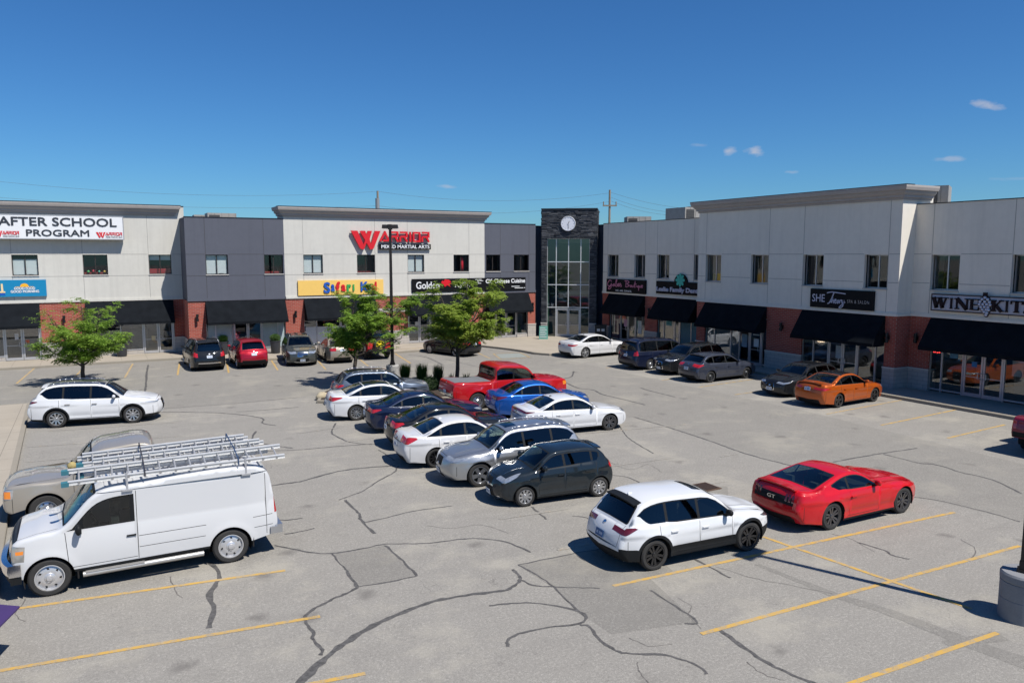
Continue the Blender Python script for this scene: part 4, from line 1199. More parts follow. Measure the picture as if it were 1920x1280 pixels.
M_CREAM = plain('cream_letter', (.75, .58, .32), .5)
for x0 in (-22, -3):
    poly(sg, FA, [(k(x0), zz(5, 549)), (k(x0 + 12.5), zz(5, 549)), (k(x0 + 12.5), zz(5, 546.5)), (k(x0 + 9), zz(5, 546)), (k(x0 + 8.6), zz(5, 532)), (k(x0 + 5), zz(5, 532)), (k(x0 + 5), zz(5, 546)), (k(x0), zz(5, 546.5))], .152, M_CREAM, 'letter', .03)
m = MB(); fbox(m, FA, k(-60), k(9), .152, .17, zz(5, 553.5), zz(5, 549.8)); m.build('under_band', M_BLUE, sg)

k = lambda px, y=540: FB.s(px, y, .13)
zz = lambda px, y: FB.z(px, y, .13)
sg = sign_panel('pale yellow sign with bubbly multicoloured letters reading Safari Kid', FB, k(559), k(719), zz(640, 552.5), zz(640, 525), M_YELLOW, depth=.12)
def bub(ch, x0, x1, y0, y1, mat, bold=.03): letters(sg, FB, ch, k(x0), k(x1), zz(x0, y1), zz(x0, y0), .135, mat, bold=bold, thick=.06, name='letter')
bub('S', 606.5, 619, 529, 549.5, M_BLUE); bub('a', 620.5, 627.5, 533, 546.5, M_BLUE); bub('f', 629, 637.5, 528, 550, M_RED); bub('a', 639.5, 648, 533.5, 546, M_RED)
bub('r', 650, 658, 533, 547, M_GREENL); bub('i', 661, 664.5, 533, 545, M_GREENL); bub('K', 676, 690, 528, 546, M_BLUE); bub('i', 691.5, 694.5, 533, 546, M_BLUE); bub('d', 697, 706, 528, 545, M_RED)

wl_ = root_at('wall_sign', FB(FB.s(733, 468), 0, 7.2), 'large red WARRIOR channel letters with black MIXED MARTIAL ARTS strip on the white upper wall', 'sign')
warrior(wl_, FB, FB.s(658, 450, .2), FB.s(806.5, 450, .2), FB.z(730, 467.5, .2), FB.z(730, 433.5, .2), .10, M_RED, M_SBLACK, thick=.16)

sg = sign_panel('long black sign reading Golden Kylin with red dragon emblem, beside the GK lettering', FB, k(773), k(908), zz(880, 546), zz(880, 521.5), M_SBLACK, depth=.12)
letters(sg, FB, 'Golden', k(780), k(824), zz(800, 541.5), zz(800, 528), .135, M_SWHITE, bold=.018)
letters(sg, FB, 'Kylin', k(853), k(881), zz(865, 541), zz(865, 529), .135, M_SWHITE, bold=.018)
poly(sg, FB, [(k(827), zz(836, 530)), (k(829), zz(836, 525.5)), (k(832), zz(836, 527)), (k(834), zz(836, 523.5)), (k(838), zz(836, 524)), (k(842), zz(836, 524.5)), (k(846), zz(836, 528.5)), (k(843), zz(836, 529.5)), (k(847), zz(836, 533)), (k(841), zz(836, 532)), (k(845), zz(836, 538)), (k(838), zz(836, 534.5)), (k(834), zz(836, 538)), (k(832), zz(836, 533.5))], .135, M_RED, 'dragon_emblem', .012)
m = MB()
for x0, x1, y in ((891, 903, 524), (895, 906, 526.5), (889, 898, 529), (896, 902, 531)): fbox(m, FB, k(x0), k(x1), .135, .145, zz(900, y + .5), zz(900, y - .5))
m.build('cloud_strokes', M_SWHITE, sg)
sg = sign_panel('black sign reading GK Chinese Cuisine on the slate grey wall next to the tower', FB, k(908) + .01, k(985.5), zz(880, 546), zz(880, 521.5), M_SBLACK, depth=.12)
letters(sg, FB, 'GK Chinese Cuisine', k(910.5), k(984.5), zz(947, 530.5), zz(947, 522.5), .135, M_SWHITE, bold=.03)
m = MB()
for x0, x1, y in ((959, 974, 536.6), (965, 981, 539.6), (982.5, 984.5, 539.6)): fbox(m, FB, k(x0), k(x1), .135, .145, zz(970, y + .6), zz(970, y - .6))
m.build('cloud_strokes', M_SWHITE, sg)

k = lambda px, y=540: FE.s(px, y, .13)
zz = lambda px, y: FE.z(px, y, .13)
a, b = k(1137), k(1210); zb_, zt_ = zz(1173, 549.3), zz(1173, 524)
sg = sign_panel('black sign with pink handwritten script reading Gabe’s Boutique over We are dance', FE, a, b, zb_, zt_, M_SBLACK, depth=.12)
H_ = zt_ - zb_; L_ = b - a
def script(parent, f, paths, x0, x1, y0, y1, w, d, mat, thick=.03, name='script_lettering'):
    m = MB()
    for i, p in enumerate(paths): stroke(m, f, [(x0 + (x1 - x0) * u, y0 + (y1 - y0) * v) for u, v in p], w, d + .001 * i, thick)
    return m.build(name, mat, parent)
gabe = [[(.12, .80), (.06, .92), (.0, .62), (.02, .35), (.09, .45), (.11, .62), (.10, .20), (.04, .05), (.03, .18), (.14, .50)], [(.19, .60), (.15, .45), (.17, .35), (.20, .6), (.205, .38), (.24, .5)],
        [(.23, .45), (.27, .95), (.25, .98), (.24, .40), (.28, .38), (.29, .55), (.25, .55)], [(.31, .45), (.34, .58), (.31, .62), (.305, .42), (.35, .40), (.37, .72)], [(.40, .62), (.385, .5), (.41, .42), (.38, .34)],
        [(.50, .90), (.56, .95), (.62, .82), (.56, .66), (.63, .52), (.55, .36), (.52, .40)], [(.54, .88), (.53, .38)], [(.67, .55), (.65, .42), (.68, .38), (.69, .52), (.66, .55)], [(.71, .55), (.71, .38), (.745, .42), (.75, .56), (.755, .40)],
        [(.79, .95), (.775, .40), (.80, .40)], [(.76, .64), (.83, .68)], [(.82, .54), (.82, .40)], [(.88, .54), (.85, .45), (.875, .38), (.89, .54), (.885, .08)], [(.91, .54), (.91, .40), (.94, .42), (.945, .56), (.95, .40)], [(.96, .46), (.995, .52), (.97, .58), (.965, .40), (1.0, .38)]]
script(sg, FE, gabe, a + L_ * .04, b - L_ * .05, zb_ + H_ * .18, zb_ + H_ * .96, .055, .135, M_PINK)
letters(sg, FE, 'WE. ARE. DANCE.', a + L_ * .25, a + L_ * .67, zb_ + H_ * .08, zb_ + H_ * .22, .135, M_SWHITE, bold=.02)
a, b = k(1230), k(1230) + 5.0; zb_, zt_ = zz(1275, 552.7), zz(1275, 528.6)
sg = sign_panel('dark sign reading Leslie Family Dental with teal flower on a rounded top', FE, a, b, zb_, zt_, M_SBLACK, depth=.12)
H_ = zt_ - zb_
letters(sg, FE, 'Leslie Family Dental', a + .10, b - .15, zb_ + .09 * H_, zb_ + .56 * H_, .135, M_LILAC, bold=.03, thick=.06)
fc, fz = k(1275.5), zt_ + .13; fr_ = .66
poly(sg, FE, [(fc - fr_, zt_ - .3)] + [(fc - fr_ * math.cos(t * PI / 12), zt_ - .02 + .88 * fr_ * math.sin(t * PI / 12)) for t in range(13)] + [(fc + fr_, zt_ - .3)], .012, M_SBLACK, 'rounded_top', .124)
m = MB()
for kk in range(8):
    t = kk * PI / 4; o_ = Vector((math.sin(t), math.cos(t))); nn = Vector((o_.y, -o_.x))
    pts = [(fc, fz)]
    for u, w_ in ((.15, .06), (.30, .115), (.42, .10), (.50, .0)): pts.append((fc + o_.x * u + nn.x * w_, fz + o_.y * u + nn.y * w_))
    for u, w_ in ((.42, -.10), (.30, -.115), (.15, -.06)): pts.append((fc + o_.x * u + nn.x * w_, fz + o_.y * u + nn.y * w_))
    vs = [FE(x, .16 + .002 * kk, z) for x, z in pts]; m.face(vs)
m.build('flower', M_TEAL, sg)

k = lambda px, y=560: FF.s(px, y, .13)
zz = lambda px, y: FF.z(px, y, .13)
a, b = k(1519), k(1638); zb_, zt_ = zz(1578, 579), zz(1578, 543.3); L_ = b - a; H_ = zt_ - zb_
sg = sign_panel('black salon sign reading SHE Theory spa and salon in thin white letters', FF, a, b, zb_, zt_, M_SBLACK, depth=.12)
letters(sg, FF, 'SHE', a + .04 * L_, a + .25 * L_, zb_ + .30 * H_, zb_ + .72 * H_, .135, M_LILAC, bold=-.008)
theory = [[(.10, .93), (.3, 1.0), (.62, .97), (.95, .92)], [(.42, .97), (.33, .6), (.22, .28), (.14, .22)], [(.24, .3), (.36, .55), (.37, .62), (.33, .4), (.32, .28)], [(.33, .4), (.40, .5), (.41, .3), (.44, .3)], [(.46, .40), (.53, .46), (.50, .54), (.46, .42), (.50, .28), (.55, .34)],
          [(.63, .50), (.58, .40), (.61, .28), (.66, .42), (.63, .5)], [(.69, .28), (.72, .52), (.73, .46), (.78, .52)], [(.80, .52), (.81, .32), (.87, .38), (.90, .54), (.84, .12), (.72, -.02), (.70, .06), (.95, .40)]]
script(sg, FF, theory, a + .25 * L_, a + .60 * L_, zb_ + .06 * H_, zb_ + .86 * H_, .05, .135, M_LILAC)
letters(sg, FF, 'SPA & SALON', a + .61 * L_, a + .94 * L_, zb_ + .33 * H_, zb_ + .50 * H_, .135, plain('letter_buff', (.42, .38, .36), .5), bold=.0, space=1.25)

k = lambda px, y=570: FE.s(px, y, .13)
zz = lambda px, y: FE.z(px, y, .13)
a, b = k(1746.5), k(1746.5) + 4.95; zb_, zt_ = zz(1830, 587), zz(1830, 554); L_ = b - a; H_ = zt_ - zb_
M_WKP = plain('wine_sign_panel', (.42, .42, .48), .5, var=.05)
sg = sign_panel('pale sign with dark rim reading WINE KITZ with grape cluster, over the rightmost shop', FE, a, b, zb_, zt_, M_WKP, depth=.16, rim=plain('wine_sign_rim', (.03, .015, .02), .5))
M_WKL = plain('wine_letter', (.016, .008, .010), .6, spec=.2)
def serif(parent, f, ch, x0, x1, y0, y1, d, mat):
    """heavy serif capitals"""
    m = MB(); th = .07; w = x1 - x0; h = y1 - y0; T = min(.16, w * .26); t = T * .38; s = .045
    X = lambda u: x0 + u * w
    def st(p, q, wd):
        stroke2(m, f, [(X(p[0]), y0 + p[1] * h), (X(q[0]), y0 + q[1] * h)], wd, d, th)
    def sf(u, v, half): fbox(m, f, X(u) - half, X(u) + half, d, d + th + .003, y0 + v * h - (s if v > .5 else 0), y0 + v * h + (0 if v > .5 else s))
    if ch == 'I': st((.5, 0), (.5, 1), T); sf(.5, 0, T * .85); sf(.5, 1, T * .85)
    if ch == 'W': st((.08, 1), (.30, 0), T); st((.30, .05), (.52, 1), t); st((.50, 1), (.72, 0), T); st((.72, .05), (.94, 1), t); [sf(u, 1, T * .8) for u in (.08, .5, .93)]
    if ch == 'N': st((.12, 0), (.12, 1), t); st((.12, 1), (.88, 0), T); st((.88, 0), (.88, 1), t); sf(.14, 0, T * .7); sf(.1, 1, T * .7); sf(.88, 1, T * .7)
    if ch == 'E': st((.22, 0), (.22, 1), T); st((.2, .03), (.95, .03), t); st((.2, .97), (.92, .97), t); st((.2, .5), (.75, .5), t); st((.94, 0), (.94, .28), t); st((.92, .72), (.92, 1), t); sf(.2, 0, T * .8); sf(.2, 1, T * .8)
    if ch == 'K': st((.2, 0), (.2, 1), T); st((.3, .45), (.82, 1), t); st((.38, .55), (.88, 0), T); [sf(u, v, T * .8) for u, v in ((.2, 0), (.2, 1), (.84, 1), (.88, 0))]
    if ch == 'T': st((.5, 0), (.5, 1), T); st((.02, .97), (.98, .97), t); st((.04, .72), (.04, 1), t); st((.96, .72), (.96, 1), t); sf(.5, 0, T * .9)
    if ch == 'Z': st((.05, .97), (.92, .97), t); st((.88, 1), (.10, 0), T); st((.05, .03), (.95, .03), t); st((.06, .7), (.06, 1), t); st((.94, 0), (.94, .3), t)
    return m.build('letter', mat, parent)
y0, y1 = zb_ + .17 * H_, zb_ + .80 * H_
u = a + .06
for ch, p0, p1 in (('W', 1750, 1777), ('I', 1780, 1791), ('N', 1793, 1818), ('E', 1820, 1838), ('K', 1861, 1883), ('I', 1884, 1896), ('T', 1897, 1920)):
    serif(sg, FE, ch, k(p0), k(p1), y0, y1, .18, M_WKL)
serif(sg, FE, 'Z', k(1920) + .03, k(1920) + .50, y0, y1, .18, M_WKL)
m = MB(); gx, gzz = k(1848.5), zb_ + .52 * H_
M_GR = plain('grape', (.55, .55, .62), .3, var=.03)
pts = [(0, .36), (-.14, .27), (.14, .27), (-.24, .14), (0, .15), (.24, .14), (-.27, .0), (-.09, .02), (.10, .02), (.28, 0), (-.18, -.13), (0, -.12), (.18, -.13), (-.10, -.26), (.10, -.26), (.22, -.27), (0, -.38), (.14, -.42), (.1, -.53)]
bk = MB()
for px_, pz_ in pts:
    disc(m, FE, gx + px_ * .9, gzz + pz_ * .9, [(.0005, .30), (.05, .285), (.068, .25), (.068, .2)], 12)
    disc(bk, FE, gx + px_ * .9, gzz + pz_ * .9, [(.0005, .222), (.105, .222), (.105, .18)], 12)
m.build('grape', M_GR, sg, smooth=True); bk.build('grape_backing', M_WKL, sg)
m = MB(); fbox(m, FE, gx - .09, gx + .09, .18, .26, gzz + .38, gzz + .56); m.build('grape_stem', M_WKL, sg)

# neon signs inside the shop windows
ng = root_at('neon_sign', FE(FE.s(1753, 659), -.2, 2.8), 'small red neon sign reading OPEN behind the rightmost shop glass', 'sign')
letters(ng, FE, 'OPEN', FE.s(1747, 660), FE.s(1760, 660), FE.z(1753, 661.5), FE.z(1753, 656.5), -.125, M_NEON, bold=.0)
ng = root_at('neon_sign', FF(FF.s(1536, 640), -.2, 2.8), 'small warm white script sign reading Open in the salon window', 'sign')
letters(ng, FF, 'Open', FF.s(1530.5, 640), FF.s(1543, 640), FF.z(1536, 643), FF.z(1536, 637), -.125, M_NEONW, shear=.3)

# wall lamps: short black up-and-down cylinders on the brick piers
def wall_lamp(f, s, z, label):
    r = root_at('wall_lamp', f(s, .0, z), label, 'lamp', 'cylinder lamps on the brick piers')
    m = MB(); m.box((s - .05, -.0, z - .10), (s + .05, .10, z + .10), f); m.build('bracket', M_BLACKM, r)
    m = MB(); m.cyl(f(s, .19, z - .24), f(s, .19, z - .04), .085, n=14); m.cyl(f(s, .19, z + .04), f(s, .19, z + .24), .085, n=14); m.cyl(f(s, .19, z - .04), f(s, .19, z + .04), .05, n=12)
    m.build('shade', M_BLACKM, r, smooth=True, angle=40)
wall_lamp(FA, FA.s(120, 597), 2.72, 'black cylinder lamp behind the leftmost tree on the brick pier')
wall_lamp(FB, FB.s(369.5, 595), 2.72, 'black cylinder lamp on the brick pier behind the black minivan')
wall_lamp(FB, FB.s(553.5, 589), 2.72, 'black cylinder lamp on the brick pier behind the dark grey crossover')
wall_lamp(FB, FB.s(997, 573), 2.72, 'black cylinder lamp on the brick pier next to the clock tower')
wall_lamp(FE, FE.s(1220, 581), 2.72, 'black cylinder lamp between the two awnings nearest the tower on the right wing')
wall_lamp(FF, FF.s(1316, 590), 2.72, 'black cylinder lamp at the left edge of the bumped-out tan block')
wall_lamp(FF, FF.s(1468, 609), 2.72, 'black cylinder lamp on the wide brick pier between two middle awnings')
wall_lamp(FF, FF.s(1667, 628), 2.72, 'black cylinder lamp on the brick corner pier left of the sunlit edge')
wall_lamp(FE, FE.s(1721, 628), 2.72, 'black cylinder lamp on the set-back brick pier beside the rightmost awning')

# rooftop machines
def hvac(label, c, size, rz, top):
    r = empty('rooftop_unit', (c[0], c[1], c[2]), rz); tag(r, label, 'air conditioner')
    w, l, h = size
    m = MB(); m.mat(M_HVAC); m.box((-w / 2, -l / 2, .15), (w / 2, l / 2, h)); m.mat(M_HVACD); m.box((-w / 2 + .05, -l / 2 + .05, 0), (w / 2 - .05, l / 2 - .05, .15))
    for i in range(int(w / .5)): m.box((-w / 2 + i * .5 + .49, -l / 2 - .012, .16), (-w / 2 + i * .5 + .50, -l / 2, h - .02))
    m.build('casing', None, r)
    m = MB(); m.box((-w / 2 + .12, -l / 2 - .03, .35), (-w / 2 + w * .42, -l / 2 - .013, h - .15))
    for i in range(6): m.box((-w / 2 + .12, -l / 2 - .045, .38 + i * (h - .55) / 6), (-w / 2 + w * .42, -l / 2 - .03, .42 + i * (h - .55) / 6))
    m.build('grille', M_HVACD, r)
    if top:
        m = MB(); m.lathe([(.0005, h + .12), (.35, h + .12), (.42, h + .08), (.42, h)], c=(w / 4, 0, 0), n=20); m.build('fan_housing', M_HVACD, r)
def roof_pt(px, py, dist):
    d = pix_dir(px, py); return Vector((0, 0, CAM_H)) + d * (dist / math.hypot(d.x, d.y))
def hv(label, px0, px1, ytop, dist, h, rz=0, l=2.0, top=False):
    a, b = roof_pt(px0, ytop, dist), roof_pt(px1, ytop, dist)
    c = (a + b) / 2; w = (b - a).length
    hvac(label, (c.x, c.y, c.z - h), (w, l, h), rz, top)
hv('low tan and dark rooftop unit behind the slate grey parapet on the left', 386, 440, 400.5, 62.5, 1.4, 0, 1.6)
hv('small low pale rooftop box left of the larger one above the grey wall', 362, 382, 403.5, 62.5, 1.3, 0, 1.2)
hv('small brown rooftop unit just right of the clock tower', 1173, 1218, 407, 66, 1.6, -.5, 1.8)
hv('large dark and pale rooftop unit at the left of the tall tan block', 1260, 1312, 390.5, 60, 1.6, 0, 2.2, True)
hv('tall vented rooftop unit beside the sunlit cornice end on the right', 1748, 1782, 350, 47, 2.4, -1.1, 1.6)
# bird-like weathervane knob over the white cornice
# ---------------------------------------------------------------- utility poles and wires behind the buildings
def upole(label, px, ytop, dist, armw, kind):
    p = roof_pt(px, ytop, dist)
    r = empty('utility_pole', (p.x, p.y, 0), -YAW); tag(r, label, 'utility pole')
    m = MB(); m.cyl((0, 0, 0), (0, 0, p.z), .18, .11, 10); m.build('pole', M_WOODP, r, smooth=True, angle=50)
    m = MB()
    if kind == 0:
        m.cyl((-.0, -.24, p.z - 2.5), (0, -.24, p.z - .8), .22, n=12)
        m.build('transformer', plain('steel_grey', (.3, .31, .31), .5, metal=.4), r, smooth=True, angle=40)
        m = MB(); m.tube([(-.75, 0, p.z - 2.6), (0, 0, p.z - 3.3), (.75, 0, p.z - 2.6)], .05)
    else:
        m.box((-armw, -.18, p.z - 1.75), (armw, -.08, p.z - 1.60))
        for x in (-armw + .08, armw - .08): m.cyl((x, -.13, p.z - 1.6), (x, -.13, p.z - 1.25), .06, n=8)
        m.tube([(-.1, -.1, p.z - 4.9), (.35, -.25, p.z - 4.7)], .04)
    m.build('crossarm', M_WOODP, r)
    return p
upole('slim utility pole top with grey transformer above the white block', 708, 358, 84, .9, 0)
upole('weathered wooden utility pole with short crossarm just right of the clock tower', 1143.5, 356, 84, .75, 1)
def wire(pts, sag, label):
    P = [roof_pt(px, py, 84) for px, py in pts]
    mid = P[0]
    r = empty('overhead_wire', P[0]); tag(r, label, 'wire', 'overhead wires behind the roofs')
    m = MB(); prev = None
    for i in range(len(P) - 1):
        n = 14; seg = [P[i].lerp(P[i + 1], t / n) - Vector((0, 0, sag * 4 * (t / n) * (1 - t / n))) - P[0] for t in range(n + 1)]
        m.tube(seg, .013, 4)
    m.build('cable', M_WIRE, r)
wire([(-60, 334), (708, 359), (1143, 362)], .9, 'highest thin wire rising from the left edge to both utility poles')
wire([(-60, 366), (708, 386)], .6, 'lower thin wire crossing behind the left roofs')
wire([(708, 386), (1143, 378)], 1.0, 'lower thin wire running between the two poles')
wire([(1143, 360), (1300, 392)], .3, 'thin wire falling from the right pole top to the tan block')
wire([(1143, 369), (1262, 398)], .3, 'middle thin wire falling right from the right pole')
wire([(1143, 376), (1262, 404)], .3, 'lower thin wire falling right from the right pole')
# ---------------------------------------------------------------- vehicles
def catmull(P, k=9):
    P = [np.array(p, float) for p in P]; Q = [2 * P[0] - P[1]] + P + [2 * P[-1] - P[-2]]
    out = []; us = []
    for i in range(1, len(Q) - 2):
        p0, p1, p2, p3 = Q[i - 1:i + 3]
        d = [max(1e-3, np.linalg.norm(b - a) ** .5) for a, b in ((p0, p1), (p1, p2), (p2, p3))]
        t0, t1 = 0, d[0]; t2 = t1 + d[1]; t3 = t2 + d[2]
        for j in range(k):
            t = t1 + (t2 - t1) * j / k
            A1 = (t1 - t) / (t1 - t0) * p0 + (t - t0) / (t1 - t0) * p1
            A2 = (t2 - t) / (t2 - t1) * p1 + (t - t1) / (t2 - t1) * p2
            A3 = (t3 - t) / (t3 - t2) * p2 + (t - t2) / (t3 - t2) * p3
            B1 = (t2 - t) / (t2 - t0) * A1 + (t - t0) / (t2 - t0) * A2
            B2 = (t3 - t) / (t3 - t1) * A2 + (t - t1) / (t3 - t1) * A3
            out.append((t2 - t) / (t2 - t1) * B1 + (t - t1) / (t2 - t1) * B2); us.append(i - 1 + j / k)
    out.append(P[-1]); us.append(len(P) - 1.0)
    return np.array(out), np.array(us)
def in_poly(P, poly):
    x, y = P[:, 0], P[:, 1]; r = np.zeros(len(P), bool); n = len(poly); j = n - 1
    for i in range(n):
        xi, yi = poly[i]; xj, yj = poly[j]
        if yi != yj:
            c = ((yi > y) != (yj > y)) & (x < (xj - xi) * (y - yi) / (yj - yi) + xi); r ^= c
        j = i
    return r
def cdt(points, loops, opens=()):
    vs = [Vector((float(p[0]), float(p[1]))) for p in points]; es = []
    for lp, closed in [(l, True) for l in loops] + [(l, False) for l in opens]:
        n0 = len(vs); vs += [Vector((float(p[0]), float(p[1]))) for p in lp]; n = len(lp)
        es += [(n0 + i, n0 + (i + 1) % n) for i in range(n if closed else n - 1)]
    o = delaunay_2d_cdt(vs, es, [], 0, 2e-4)
    return np.array([v[:] for v in o[0]]), np.array([f[:] for f in o[2]], int)

SIL = {  # side outlines, nose at x=0, metres; index: 0-3 nose, 4 bonnet, 5 cowl, 6 screen top, 7 roof, 8 roof rear, 9 rear glass foot, 10 deck end, 11-13 tail
 'sedan': dict(L=4.65, H=1.44, W=1.82, wx=(.93, 3.62), belt=(.93, 1.02), p=[(.20, .19), (.06, .29), (.0, .48), (.10, .70), (.62, .86), (1.36, .96), (2.12, 1.375), (2.60, 1.44), (3.22, 1.385), (4.02, 1.09), (4.52, 1.055), (4.63, .84), (4.65, .50), (4.50, .22)], dlo=(1.52, 3.92), pil=(2.55, 3.42), kick=.32),
 'coupe': dict(L=4.79, H=1.38, W=1.92, wx=(.90, 3.62), belt=(.94, 1.0), p=[(.20, .17), (.04, .28), (.0, .50), (.08, .72), (.75, .90), (1.72, .98), (2.42, 1.33), (2.80, 1.38), (3.20, 1.34), (4.22, 1.09), (4.66, 1.08), (4.76, .84), (4.79, .52), (4.62, .26)], dlo=(1.85, 3.62), pil=(3.02, 9), kick=.5),
 'hatch': dict(L=4.42, H=1.46, W=1.80, wx=(.90, 3.55), belt=(.93, 1.03), p=[(.20, .19), (.05, .30), (.0, .50), (.10, .72), (.62, .88), (1.30, .98), (2.00, 1.39), (2.55, 1.46), (3.62, 1.40), (4.12, 1.06), (4.28, .98), (4.40, .80), (4.42, .50), (4.28, .24)], dlo=(1.45, 3.98), pil=(2.42, 3.32), kick=.28),
 'mini': dict(L=3.64, H=1.48, W=1.62, wx=(.70, 3.08), belt=(.96, 1.09), p=[(.18, .19), (.04, .30), (.0, .50), (.08, .76), (.42, .93), (.92, 1.02), (1.58, 1.42), (2.05, 1.48), (3.10, 1.42), (3.44, 1.10), (3.52, 1.02), (3.61, .80), (3.64, .50), (3.52, .24)], dlo=(1.05, 3.12), pil=(1.96, 2.86), kick=.16),
 'suv': dict(L=4.65, H=1.67, W=1.86, wx=(.92, 3.66), belt=(1.04, 1.14), p=[(.22, .24), (.06, .36), (.0, .58), (.09, .86), (.60, 1.02), (1.22, 1.11), (1.92, 1.59), (2.55, 1.67), (3.98, 1.60), (4.40, 1.16), (4.50, 1.08), (4.60, .86), (4.65, .54), (4.50, .30)], dlo=(1.38, 4.18), pil=(2.42, 3.38), kick=.25),
 'minivan': dict(L=5.15, H=1.75, W=1.98, wx=(.95, 4.03), belt=(1.05, 1.12), p=[(.20, .22), (.05, .34), (.0, .56), (.09, .84), (.50, 1.00), (1.00, 1.08), (1.90, 1.66), (2.70, 1.75), (4.80, 1.68), (5.00, 1.16), (5.06, 1.05), (5.12, .84), (5.15, .52), (5.02, .28)], dlo=(1.15, 4.86), pil=(2.25, 3.45), kick=.08),
 'bigsuv': dict(L=5.1, H=1.88, W=2.0, wx=(.95, 3.92), belt=(1.18, 1.22), p=[(.15, .36), (.03, .46), (.0, .70), (.05, 1.02), (.55, 1.12), (1.36, 1.18), (2.00, 1.78), (2.60, 1.87), (4.75, 1.84), (4.95, 1.26), (5.00, 1.16), (5.05, .95), (5.10, .60), (4.98, .40)], dlo=(1.5, 4.8), pil=(2.4, 3.45), kick=.1),
 'pickup': dict(L=5.80, H=1.88, W=2.02, wx=(1.0, 4.64), belt=(1.23, 1.27), p=[(.15, .40), (.03, .48), (.0, .72), (.06, 1.04), (.60, 1.14), (1.52, 1.19), (2.18, 1.78), (2.72, 1.88), (3.66, 1.85), (3.84, 1.27), (5.70, 1.25), (5.76, 1.05), (5.79, .72), (5.72, .58)], dlo=(1.66, 3.70), pil=(2.86, 3.70), kick=.02),
 'van': dict(L=5.50, H=2.10, W=2.01, wx=(.86, 4.36), belt=(1.27, 1.30), p=[(.36, .42), (.24, .50), (.22, .76), (.27, 1.15), (.66, 1.28), (1.10, 1.35), (1.78, 1.99), (2.55, 2.09), (5.15, 2.04), (5.34, 1.46), (5.38, 1.20), (5.41, .98), (5.42, .70), (5.36, .50)], dlo=(1.2, 2.46), pil=(9, 9), kick=0),
 'jeep': dict(L=4.25, H=1.80, W=1.76, wx=(.70, 3.13), belt=(1.10, 1.10), p=[(.20, .48), (.10, .52), (.06, .74), (.10, 1.06), (.70, 1.12), (1.50, 1.14), (1.86, 1.72), (2.20, 1.79), (3.80, 1.80), (3.92, 1.14), (3.95, 1.06), (3.97, .90), (3.98, .62), (3.92, .50)], dlo=(1.64, 3.82), pil=(2.5, 9), kick=0),
}
M_TYRE = plain('tyre_rubber', (.028, .027, .026), .85, var=.35, vs=6, bmp=.2)
M_DARKIN = plain('wheel_well', (.008, .008, .008), .95)
M_TRIM = plain('black_plastic_trim', (.011, .012, .013), .6, var=.2, spec=.2)
M_GAP = plain('panel_gap', (.008, .008, .008), .9)
M_CGL = glass('car_glass', (.60, .72, .66), 1.0, .012, .62)
M_PRIV = glass('privacy_glass', (.5, .55, .55), 1.0, .012, .12)
M_SEAT = plain('seat_cloth', (.10, .10, .105), .9, var=.3)
M_DASH = plain('dashboard', (.035, .035, .036), .8)
M_CHROME = plain('chrome', (.72, .72, .74), .12, metal=1.0, var=.04)
M_ALLOY = plain('alloy_silver', (.52, .53, .55), .28, metal=.85, var=.08)
M_ALLOYD = plain('alloy_black', (.018, .018, .02), .25, metal=.4, coat=.6)
M_STEELW = plain('steel_wheel_dark', (.05, .052, .055), .5, metal=.5)
M_HEAD = plain('headlamp_lens', (.46, .49, .52), .08, metal=.55, coat=1.0, var=.45, vs=14)
M_HEADD = plain('headlamp_dark', (.10, .105, .115), .08, metal=.4, coat=1.0, var=.6, vs=14)
M_TAIL = plain('tail_lamp_red', (.42, .012, .014), .12, coat=1.0, var=.45, vs=12)
M_TAILD = plain('tail_lamp_smoked', (.12, .008, .012), .12, coat=1.0, var=.4, vs=12)
M_AMBER = plain('amber_lens', (.75, .22, .02), .15, coat=1.0)
M_PLATE = plain('licence_plate', (.55, .60, .66), .5, var=.15, vs=25)
M_PLATEB = plain('licence_plate_blue', (.03, .10, .24), .5, var=.5, vs=25)
M_PTXT = plain('plate_band', (.05, .09, .25), .5)
WHEELS = {}
